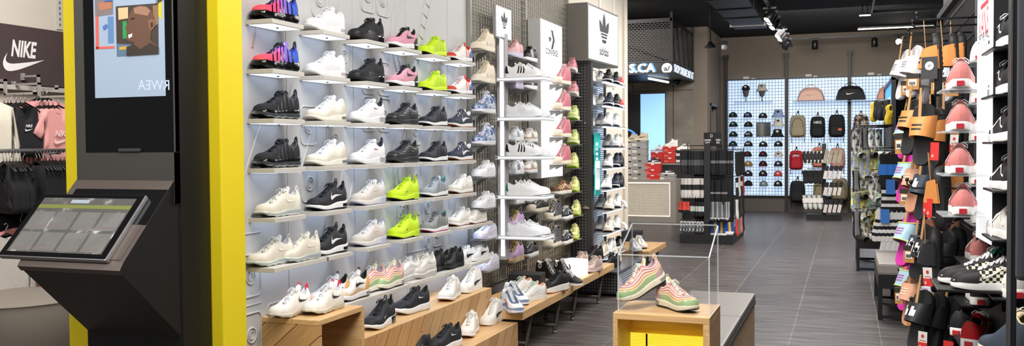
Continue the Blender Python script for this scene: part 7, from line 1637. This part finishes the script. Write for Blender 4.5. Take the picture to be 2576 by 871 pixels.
# pink shoes on clear shelves
def clear_shelf(p, x0, x1, d, label, m=None, grp='clear shelves of the skate shoe wall'):
    t = thing('clear_shelf', label, 'shelf', p, 0, grp); MB().box((x0, -d/2, -.008), (x1, d/2, -.001), 0, .001).build('board', m or C(224,230,234,.08, alpha=.5, noise=0), t); return t
for i, (px, py) in enumerate([(2428,220),(2427,328),(2425,439),(2434,543)]):
    p = atY(px, py, 3.60)
    shoe('oldskool_pink', 'pink suede skate shoe with white sole seen from heel, %s' % ORDW[i], (p.x, 3.74, p.z), math.radians(84), 'pink skate shoes on clear shelves', scale=.95)
    clear_shelf((SGX, 3.74, p.z), -.15, -.001, .25, 'clear shelf under the pink skate shoe, %s' % ORDW[i])
for i, (px, py) in enumerate([(2453,158),(2452,262),(2451,355),(2451,462),(2456,558)]):
    p = atX(px+12, py, .53); shoe('slipon_white', 'white shoe half hidden behind the lit sign strip, %s' % ORDW[i], (p.x, p.y, p.z), math.radians(80), 'white shoes behind the lit strip', scale=.82); clear_shelf((RX_, p.y, p.z), -.08, -.001, .27, 'clear shelf under hidden white shoe, %s' % ORDW[i])
for i, (px, py) in enumerate([(2524,120),(2523,238),(2527,356),(2529,478)]):
    p = atX(px+19, py, .525); shoe('oldskool_black', 'black skate shoe with white sole right of the lit strip, %s' % ORDW[i], (p.x, p.y+.06, p.z), math.radians(90), 'black skate shoes right of the lit strip'); clear_shelf((RX_, p.y+.06, p.z), -.10, .138, .28, 'dark shelf under black skate shoe, %s' % ORDW[i], BLKM)
for i, (px, py, dn, ds) in enumerate([(2524,600,'slipon_white','cream slip-on shoe beside the right post, upper'),(2526,745,'slipon_white','cream slip-on shoe beside the right post, lower')]):
    p = atX(px+19, py, .525); shoe(dn, ds, (p.x, p.y+.06, p.z), math.radians(93), 'cream slip-ons by the right post', scale=1.0); clear_shelf((RX_, p.y+.06, p.z), -.10, .138, .26, 'dark shelf under cream slip-on, %s' % ('upper' if i == 0 else 'lower'), BLKM)
q0, q1 = atY(2365, 716, 3.50), atY(2560, 716, 3.50)
sz = atY(2450, 724, 3.5).z
ck = thing('black_shelf', 'black metal shelf carrying the checkerboard skate shoe pair', 'shelf', (.45, 3.55, sz)); MB().box((-.155, -.12, -.010), (.10, .17, -.001), 0, .002).build('board', BLKM, ck)
shoe('oldskool_check', 'black and cream checkerboard skate shoe, front one of the pair', (.475, 3.48, sz), math.radians(180), 'checkerboard pair on black shelf', scale=.94)
shoe('oldskool_check', 'black and cream checkerboard skate shoe, rear one of the pair', (.445, 3.60, sz), math.radians(184), 'checkerboard pair on black shelf', scale=.94)
for px, py, Y, dn, ya, ds in [(2466,655,4.05,'oldskool_pink',86,'pink skate shoe above the checkerboard pair'),(2500,700,3.75,'oldskool_teal',96,'teal and pink skate shoe behind the checkerboard pair'),(2466,757,4.0,'oldskool_black',84,'black shoe with white sole below the black shelf'),
        (2448,836,3.98,'oldskool_black',60,'black and white shoe left of the red shoe'),(2470,862,3.72,'oldskool_red',66,'red skate shoe with white sole at lower right'),(2524,830,3.72,'slipon_black',96,'charcoal slip-on right of the red shoe'),(2548,905,3.2,'sk8_beige',112,'dark high-top with beige lining at bottom right corner')]:
    p = atY(px, py, Y); shoe(dn, ds, p, math.radians(ya), 'shoes on the lower right shelves'); clear_shelf((min(p.x, .5), p.y, p.z), -.08, RX_-min(p.x, .5)-.002, .26, 'black shelf under the ' + ' '.join(ds.split()[:9]), BLKM)
m = MB(); m.box((.690, 3.15, .55), (.70, 3.84, .556)); m.box((.690, 3.15, 1.07), (.70, 3.84, 1.076))
for k in range(16): m.box((.690, 3.15+k*.045, .55), (.697, 3.154+k*.045, 1.08))
tag(m.build('wire_rack', BLKM), 'black wire rack behind the lower skate shoes', 'wire rack')
po = thing('fixture_post', 'black upright post at right edge of the skate shoe wall', 'post', (.47, 3.02, 0)); a, b = atY(2543, 435, 3.0), atY(2560, 435, 3.0)
MB().box((a.x-.47, -.01, 0), (b.x-.47+.002, .05, 3.0), 0, .004).build('post', C(34,34,37,.4), po); MB().box((a.x-.47-.001, -.013, 0), (a.x-.47+.004, -.009, 3.0)).build('edge_strip', C(80,80,84,.3), po)
a = atY(2559, 435, 2.6); zl = atY(2565, 708, 2.6).z
gp = thing('hanging_panel', 'dark grey hanging panel at the far right edge', 'panel', (a.x, 2.6, zl)); MB().box((0,0,0),(.25,.03,2.2), 0, .012).build('panel', C(66,68,76,.6), gp)
# ---- sock gondola with mirror
gx0, gx1, gy0, gy1, gz = .43, .98, 9.6, 11.55, 2.12
gd = thing('sock_gondola', 'tall black gondola with mirror front and blue poster, hung with socks', 'display stand', (.7, 10.9, 0)); go = (-.7, -10.9, 0)
MB().box((gx0, gy0+.02, 0), (gx1, gy1, gz)).build('core', BP, gd, go)
m = MB(); m.box((gx0-.02, gy0-.02, 0), (gx0+.02, gy0+.02, gz+.03)); m.box((gx0-.02, gy0-.02, gz), (gx1+.02, gy0+.02, gz+.03)); m.box((gx0-.02, gy0-.02, gz), (gx0+.02, gy1, gz+.03)); m.box((gx0-.02, gy1-.04, 0), (gx0+.02, gy1, gz)); m.build('frame', C(40,42,46,.35), gd, go)
zm = atY(2290, 380, gy0).z
MB().box((gx0+.02, gy0-.004, zm), (gx1, gy0+.02, gz)).build('mirror', C(70,78,74,.05, metal=1.0, noise=0), gd, go)
a, b = atX(2232, 228, gx0-.01), atX(2246, 296, gx0-.01)
a.y = min(a.y, 11.6); bl = MB().box((gx0-.008, 9.9, b.z), (gx0-.002, 11.4, a.z+.06)).build('poster', glow(70,140,190, .5), gd, go); MB().box((gx0-.010, 10.1, lerp(b.z, a.z, .3)), (gx0-.0085, 10.8, lerp(b.z, a.z, .7))).build('white_field', glow(210,224,232, .5), bl)
m = MB()
for y in (383, 450, 525, 604): z = atY(2250, y, 9.5).z; m.tube([(.26, 9.50, z+.02), (.98, 9.50, z+.02)], .006, 5)
m.build('hook_rails', BLKM, gd, go)
for r_, (y, n, main, band, low, L, pat, lb, w_) in enumerate([(388, 6, (22,22,24), (40,110,200), SKW, .32, '', 'black sock with blue paper band', .10),(452, 8, (24,24,26), None, (220,220,220), .31, 'rings', 'black sock with white lettered bands', .062),(527, 10, (222,222,222), None, (30,30,32), .31, 'rings', 'white sock with black hooped ankle', .066),(606, 7, (220,220,222), None, (60,90,150), .20, 'toe', 'short white sock', .07)]):
    for i in range(n):
        q = atY(lerp(2222 if r_ != 2 else 2212, 2318, (i+.3)/n), y, 9.46)
        sock(q, '%s on gondola front, row %s, %s from left' % (lb, ['one','two','three','four'][r_], n_(i)), 'socks on the gondola front', main, band, low, L=L, w=w_, bandpos=(.30,.62), pat=pat, tilt=.18 if r_ > 1 else .0, foot=0)
    if r_ == 1:
        q = atY(2243, 452, 9.40); tag(MB().box((-.05,-.003,-.14),(.03,.003,0)).build('hang_tag', C(50,110,190,.6), None, q), 'blue tag among the black lettered socks', 'tag')
    if r_ == 2:
        q = atY(2229, 527, 9.40); tag(MB().box((-.05,-.003,-.13),(.03,.003,0)).build('hang_tag', C(60,120,200,.6), None, q), 'blue tag among the white hooped socks', 'tag')
GC = [((176,176,172),(70,70,72),'mix','grey patterned'),((222,210,110),(170,168,150),'mix','pale yellow'),((40,40,42),(150,150,152),'vert','black'),((140,204,208),(214,214,190),'mix','aqua'),((220,216,206),(110,110,112),'mix','cream patterned'),((130,144,170),(206,196,120),'mix','slate blue')]
for r_, py in enumerate((322, 378, 432, 486, 530)):
    for i in range(6):
        c = GC[(i*2 + r_*5) % 6]; y = 9.55 + .28*i; x = .10 + .075*((i+r_) % 4); z = atY(2205, py, 9.7).z
        sock((x, y, z), '%s sock on aisle side of gondola, row %s, %s along' % (c[3], ['one','two','three','four','five'][r_], n_(i)), 'socks on the aisle side of the gondola', c[0], None, c[1], L=.27, w=.10, pat=c[2], rz=.5+random.uniform(-.5, .5), foot=1)
        m = MB().tube([(gx0, y, z+.024), (x-.02, y, z+.024)], .005, 5); h = m.build('gondola_hook', BLKM); tag(h, 'hook on aisle side of gondola, row %s, %s along' % (['one','two','three','four','five'][r_], n_(i)), 'hook', 'hooks of the sock gondola')
for i, (px, py, Y, col, lb) in enumerate([(2196,282,10.0,'clog_yellow','yellow clog on the gondola, nearer one'),(2214,278,9.7,'slipon_black','black clog hanging at gondola corner, nearer'),(2228,276,9.65,'slipon_black','black clog hanging at gondola corner, beside the poster'),(2204,276,9.9,'slipon_black','black clog hanging at gondola corner, left'),(2233,290,9.62,'clog_yellow','yellow clog below the blue poster'),(2206,556,9.7,'clog_yellow','yellow clog low on the gondola'),(2202,583,9.75,'clog_yellow','lowest yellow clog on the gondola')]):
    p = atY(px, py, Y); shoe(col, lb, (0,0,0), 0, 'clogs on the sock gondola', M=T(*p) @ RZ(math.radians(-60)) @ RY(PI/2) @ SCL(.7,.7,.7), name='clog')
# ------------------------------------------------------------------ apparel wall seen left of the kiosk
AWX = -6.7
sg = thing('wall_sign', 'dark brown sign panel with white check mark emblem above the clothes', 'sign', (AWX, 6.3, 2.07)); so = (-AWX, -6.3, -2.07)
MB().box((-6.75, 4.9, 2.073), (AWX, 7.4, 2.577), 0, .004).build('panel', mat('sign_brown', (74,62,62), .6, noise=.02), sg, so)
WS = C(238,236,234,.5, noise=0)
a = atX(60, 138, AWX)
place_flat(swoosh_mesh(.44, .20), 'swoosh', WS, sg, facing((.003, a.y-6.3+.0, a.z-2.07-.075), (0,1,0), (0,0,1)))
b = atX(60, 124, AWX); place_flat(text_mesh('NIKE', w=.27, h=.145, bold=.035, shear=.25), 'lettering', WS, sg, facing((.004, b.y-6.3, b.z-2.07), (0,1,0), (0,0,1)))
for i, px in enumerate((149,)):
    q = atX(px, 20, -6.74); t = thing('wall_channel', 'slotted metal channel on pale wall above the sign', 'wall channel', (-6.745, q.y, 2.6)); MB().box((0,-.03,0),(.012,.03,1.3)).build('channel', C(196,192,186,.5), t); m = MB()
    for k in range(24): m.box((.012,-.006,.03+k*.05),(.0135,.006,.055+k*.05))
    m.build('slots', C(70,66,64,.6), t)
m = MB(); m.box((-6.75, 4.9, 2.02), (-6.66, 7.6, 2.06)); 
tag(m.build('wall_rail', C(188,184,178,.4)), 'pale grey wall rail running below the brown sign', 'rail')
def arm(y, z, ln, label):
    t = thing('faceout_arm', label, 'hook', (-6.70, y, z), 0, 'stepped clothes arms'); m = MB()
    m.box((0,-.012,-.03),(.03,.012,.03)); m.box((0,-.010,-.008),(ln*.5,.010,.010)); m.box((ln*.5-.02,-.010,-.12),(ln*.5,.010,.010)); m.box((ln*.5-.02,-.010,-.12),(ln,.010,-.104)); m.box((ln-.02,-.010,-.12),(ln,.010,-.085)); m.build('arm', C(196,194,190,.3, metal=.5), t)
_ga = {}
def garment(kind, col, p, label, grp, mark=None, mcol=(230,230,230), rz=PI/2, s=1.0):
    k = (kind, col, mark)
    if k not in _ga:
        if kind == 'tank': o = [(-.07,0),(-.10,0),(-.115,-.10),(-.16,-.16),(-.165,-.40),(.165,-.40),(.16,-.16),(.115,-.10),(.10,0),(.07,0),(.05,-.08),(0,-.105),(-.05,-.08)]
        elif kind == 'bra': o = [(-.08,0),(-.10,0),(-.11,-.10),(-.15,-.17),(-.15,-.36),(.15,-.36),(.15,-.17),(.11,-.10),(.10,0),(.08,0),(.06,-.12),(0,-.15),(-.06,-.12)]
        elif kind == 'tee': o = [(-.07,.01),(-.18,-.02),(-.27,-.20),(-.20,-.25),(-.175,-.17),(-.18,-.50),(.18,-.50),(.175,-.17),(.20,-.25),(.27,-.20),(.18,-.02),(.07,.01),(.05,-.03),(0,-.045),(-.05,-.03)]
        elif kind == 'jacket': o = [(-.07,.02),(-.19,-.02),(-.25,-.30),(-.26,-.62),(-.18,-.62),(-.19,-.25),(-.185,-.66),(.185,-.66),(.19,-.25),(.18,-.62),(.26,-.62),(.25,-.30),(.19,-.02),(.07,.02),(0,-.01)]
        else: o = [(-.12,0),(-.15,-.30),(-.14,-.80),(-.03,-.80),(-.01,-.30),(.01,-.30),(.03,-.80),(.14,-.80),(.15,-.30),(.12,0)]
        cx = 0; cz = sum(z for x, z in o)/len(o); m = MB(); n = len(o)
        f = lambda sc, y: [(x*sc, y, cz + (z-cz)*sc) for x, z in o]
        bm = bmesh.new()
        for y, fl_ in ((-.022, 0), (.022, 1)):
            vs = [bm.verts.new((x, y*.25, z)) for x, z in o]; bm.faces.new(vs if fl_ else list(reversed(vs)))
        bm.verts.ensure_lookup_table()
        for i in range(n): bm.faces.new((bm.verts[i], bm.verts[(i+1) % n], bm.verts[n+(i+1) % n], bm.verts[n+i]))
        bmesh.ops.triangulate(bm, faces=[q for q in bm.faces if len(q.verts) > 4]); bmesh.ops.subdivide_edges(bm, edges=bm.edges[:], cuts=3, use_grid_fill=True)
        for v in bm.verts:
            fold = .010*math.sin(v.co.x*38 + v.co.z*7) * min(1, max(0, -v.co.z*4)); v.co.y += fold + (.012 if v.co.y > 0 else -.012)
        bm.normal_update(); me = bpy.data.meshes.new('cloth'); bm.to_mesh(me); bm.free(); me.materials.append(C(*col, .9, bump=.3, nscale=60))
        for q in me.polygons: q.use_smooth = True
        L = [('cloth', me)]
        h = MB(); h.tube([(-.17,0,-.045),(-.10,0,-.004),(0,0,.035),(.10,0,-.004),(.17,0,-.045)], .008, 6); L.append(('hanger', h.mesh('hanger', C(22,22,24,.4)))); h = MB(); h.tube([(0,0,.035),(0,0,.075),(.018,0,.095),(.004,0,.118),(-.016,0,.105)], .003, 5); L.append(('hanger_hook', h.mesh('hanger_hook', CHROME)))
        if mark:
            if mark == 'tri':
                h = MB(); [h.poly([(-.026+i*.018,0,-.25),(-.014+i*.018,0,-.25),(-.014+i*.018-.010,0,-.235+i*.009),(-.026+i*.018-.006,0,-.238+i*.009)]) for i in range(3)]; mm = h.mesh('emblem', []); mm.transform(T(0,-.036,0)); L.append(('emblem', mm))
            else:
                zc = -.20 if kind == 'tee' else -.15; mm = text_mesh('NIKE', w=.16 if kind == 'tee' else .07, bold=.03, shear=.25); mm.transform(facing((0,-.036,zc),(1,0,0),(0,0,1))); L.append(('lettering', mm)); mm2 = swoosh_mesh(.18 if kind == 'tee' else .085, .07 if kind == 'tee' else .035); mm2.transform(facing((0,-.036,zc-.06 if kind == 'tee' else zc-.03),(1,0,0),(0,0,1))); L.append(('swoosh', mm2)); mm2.materials.clear(); mm2.materials.append(C(*mcol, .7, noise=0))
            mm.materials.clear(); mm.materials.append(C(*mcol, .7, noise=0))
        _ga[k] = L
    t = thing({'tank':'tank_top','bra':'sports_bra','tee':'t_shirt','jacket':'jacket','leg':'leggings'}[kind], label, 'clothes', p, rz, grp); t.scale = (s,)*3
    for nm, me in _ga[k]: link(nm, me, t)
    return t
_gx = -6.2
OR_ = ['front', 'second', 'third', 'fourth', 'fifth', 'sixth', 'seventh', 'eighth', 'ninth']
def rack(kind, col, px, py, n, step, lab, grp, mark=None, mcol=(230,230,230), x0=_gx, s=1.0, dy=0.0):
    q = atX(px, py, x0)
    for i in range(n): garment(kind, col, (x0 - i*step, q.y + dy*i + random.uniform(-.008, .008), q.z), '%s, %s on its arm' % (lab, OR_[i]) if n > 1 else lab, grp, mark if i == 0 else None, mcol, PI/2 + random.uniform(-.05, .05), s)
    return q
q1 = rack('jacket', (214,206,190), -24, 262, 3, .05, 'cream jacket at the left edge below the sign', 'cream jackets at the left edge')
q2 = rack('tank', (30,30,34), 62, 270, 6, .045, 'black cropped tank top below the sign', 'black tank tops on upper arm', mark='N')
q3 = rack('tee', (226,160,158), 146, 276, 6, .05, 'pink t-shirt below the sign', 'pink t-shirts on upper arm', mark='N', mcol=(244,214,212))
q3b = rack('tee', (224,158,156), 118, 256, 3, .05, 'pink t-shirt on higher arm behind', 'pink t-shirts behind', x0=-6.42)
for i, (q, z) in enumerate([(q1, .20), (q2, .20), (q3, .20), (q3b, .20)]): arm(q.y, q.z + .222, .62 if i < 3 else .40, 'pale stepped clothes arm above the %s' % ['cream jackets', 'black tank tops', 'pink t-shirts', 'rear pink t-shirts'][i])
a, b = atX(0, 380, -6.05), atX(164, 377, -6.05)
cl = thing('clothes_rail', 'chrome clothes rail with black hangers behind the tablet', 'rail', a); b.z = a.z
MB().tube([(0,-.5,0),(0,b.y-a.y,0)], .016, 8).build('tube', ALU, cl)
m = MB(); [m.tube([(-.7, y, -.02), (0, y, -.02)], .012, 5) for y in (-.4, b.y-a.y-.05)]; m.build('brackets', ALU, cl)
def hang(kind, col, px, n, dpx, lab, grp, mark=None, mcol=(230,230,230), s=1.0, rz=PI/2):
    for i in range(n):
        q = atX(px + i*dpx, 380, -6.05); garment(kind, col, (-6.05, q.y, a.z-.118), '%s, %s along the rail' % (lab, OR_[i]) if n > 1 else lab, grp, mark if i == 0 else None, mcol, rz + random.uniform(-.08, .08), s)
hang('bra', (26,26,29), 58, 1, 9, 'black sports bra with white three-bar emblem facing out', 'sports bra facing out', mark='tri')
hang('bra', (26,26,29), 8, 6, 8, 'black sports bra side on', 'black sports bras on the rail', rz=PI*.93)
hang('leg', (22,22,25), 92, 7, 8, 'black leggings', 'black leggings on the rail', rz=PI*.95)
hang('leg', (112,60,66), 152, 4, 9, 'maroon leggings', 'maroon leggings on the rail', rz=PI*.9)
q = atX(52, 575, -6.1); garment('tee', (226,150,146), q, 'salmon pink top hanging low behind the tablet stand', 'low hanging clothes', s=1.1)
q = atX(16, 600, -6.0); garment('jacket', (206,200,194), q, 'pale grey jacket hanging low at the left edge', 'low hanging clothes', s=1.0)
q = atX(26, 500, -6.2); garment('leg', (20,20,22), q, 'black trousers hanging low behind the tablet', 'low hanging clothes', s=1.3)
a, b = atX(135, 361, -6.4), atX(182, 371, -6.4); tag(MB().box((-6.75, a.y, b.z), (-6.35, b.y+.3, a.z)).build('wall_shelf', C(150,152,154,.5)), 'grey shelf end below the pink t-shirts', 'shelf')
p = atZ(48, 740, .46)
pf = thing('pouf', 'large round grey fabric pouf at the lower left', 'pouf', (p.x, p.y, 0)); FB = mat('pouf_fabric', (142,134,124), .95, noise=.06, nscale=90, bump=.2)
MB().lathe([(.0,.452),(.30,.452),(.44,.448),(.475,.435)], 48).build('seat_top', FB, pf); MB().lathe([(.475,.433),(.478,.42),(.478,.02),(.46,0)], 48).build('side', FB, pf); MB().tube([(.478*math.cos(k*PI/24), .478*math.sin(k*PI/24), .434) for k in range(48)], .006, 5, closed=True).build('piping', FB, pf)
# ------------------------------------------------------------------ camera, lamps, world
cd = bpy.data.cameras.new('camera'); cam = bpy.data.objects.new('camera', cd); COL.objects.link(cam)
cd.sensor_fit = 'HORIZONTAL'; cd.sensor_width = 36; cd.lens = 36 * FPX / W_; cd.clip_start = .05; cd.clip_end = 100
r_ = Vector((AX.x, AY.x, AZ.x)); d_ = Vector((AX.y, AY.y, AZ.y)); f_ = Vector((AX.z, AY.z, AZ.z))
cam.matrix_world = Matrix(((r_.x, -d_.x, -f_.x, CAM.x), (r_.y, -d_.y, -f_.y, CAM.y), (r_.z, -d_.z, -f_.z, CAM.z), (0, 0, 0, 1)))
SC.camera = cam
def area(loc, tgt, e, sx, sy, col=(1, 1, 1)):
    l = bpy.data.lights.new('area_lamp', 'AREA'); l.shape = 'RECTANGLE'; l.size = sx; l.size_y = sy; l.energy = e; l.color = col
    o = bpy.data.objects.new('area_lamp', l); COL.objects.link(o); o.location = loc
    o.rotation_euler = (Vector(tgt) - Vector(loc)).to_track_quat('-Z', 'Y').to_euler(); return o
def spot(loc, tgt, e, ang=60, col=(1, .95, .88)):
    l = bpy.data.lights.new('spot_lamp', 'SPOT'); l.energy = e; l.spot_size = math.radians(ang); l.spot_blend = .6; l.shadow_soft_size = .08; l.color = col
    o = bpy.data.objects.new('spot_lamp', l); COL.objects.link(o); o.location = loc; o.rotation_euler = (Vector(tgt) - Vector(loc)).to_track_quat('-Z', 'Y').to_euler(); return o
area((-3.6, .5, 3.0), (-3.0, 3.0, 1.4), 40, .8, .8, (1, .97, .93))  # added fill lamp for the shadowed yellow strip left of the monolith
area((-.6, 3.2, 3.9), (-2.6, 5.2, 1.1), 40, 1.0, 2.4, (1, .97, .93))
area((-.8, 7.4, 3.9), (-2.4, 7.8, .9), 110, 1.0, 3.0, (1, .97, .93))
area((-.6, 1.6, 3.9), (-1.4, 3.6, .4), 80, 1.6, 1.6, (1, .97, .93))
area((-.4, 11.5, 3.9), (-.4, 11.5, 0), 420, 2.0, 4.0, (1, .97, .93))
area((-.6, 17.5, 3.85), (-.6, 19.8, 0), 300, 3.0, 2.0, (1, .95, .9))
area((-.5, 3.6, 3.9), (.7, 5.0, 1.0), 150, 1.0, 1.6, (1, .97, .93))
area((-1.6, .4, 3.4), (-2.5, 3.0, 1.2), 55, 1.0, 1.0, (1, .97, .93))  # added fill lamp near the camera, brightens the yellow kiosk
area((-4.9, 5.0, 3.9), (-6.4, 6.0, 1.2), 200, 1.5, 2.5, (1, .96, .92))
area((-4.6, 15.5, 3.9), (-4.2, 18.0, .8), 190, 2.0, 2.0, (1, .95, .9))
w = bpy.data.worlds.new('world'); SC.world = w; w.use_nodes = True
w.node_tree.nodes['Background'].inputs[0].default_value = (1, .98, .96, 1); w.node_tree.nodes['Background'].inputs[1].default_value = .12
SC.view_settings.view_transform = 'Standard'; SC.view_settings.look = 'None'; SC.view_settings.exposure = 0.05
SC.cycles.use_denoising = True; SC.cycles.max_bounces = 6; SC.cycles.diffuse_bounces = 3; SC.cycles.glossy_bounces = 3; SC.cycles.transmission_bounces = 6; SC.cycles.transparent_max_bounces = 12
SC.cycles.caustics_reflective = False; SC.cycles.caustics_refractive = False; SC.cycles.sample_clamp_indirect = 6
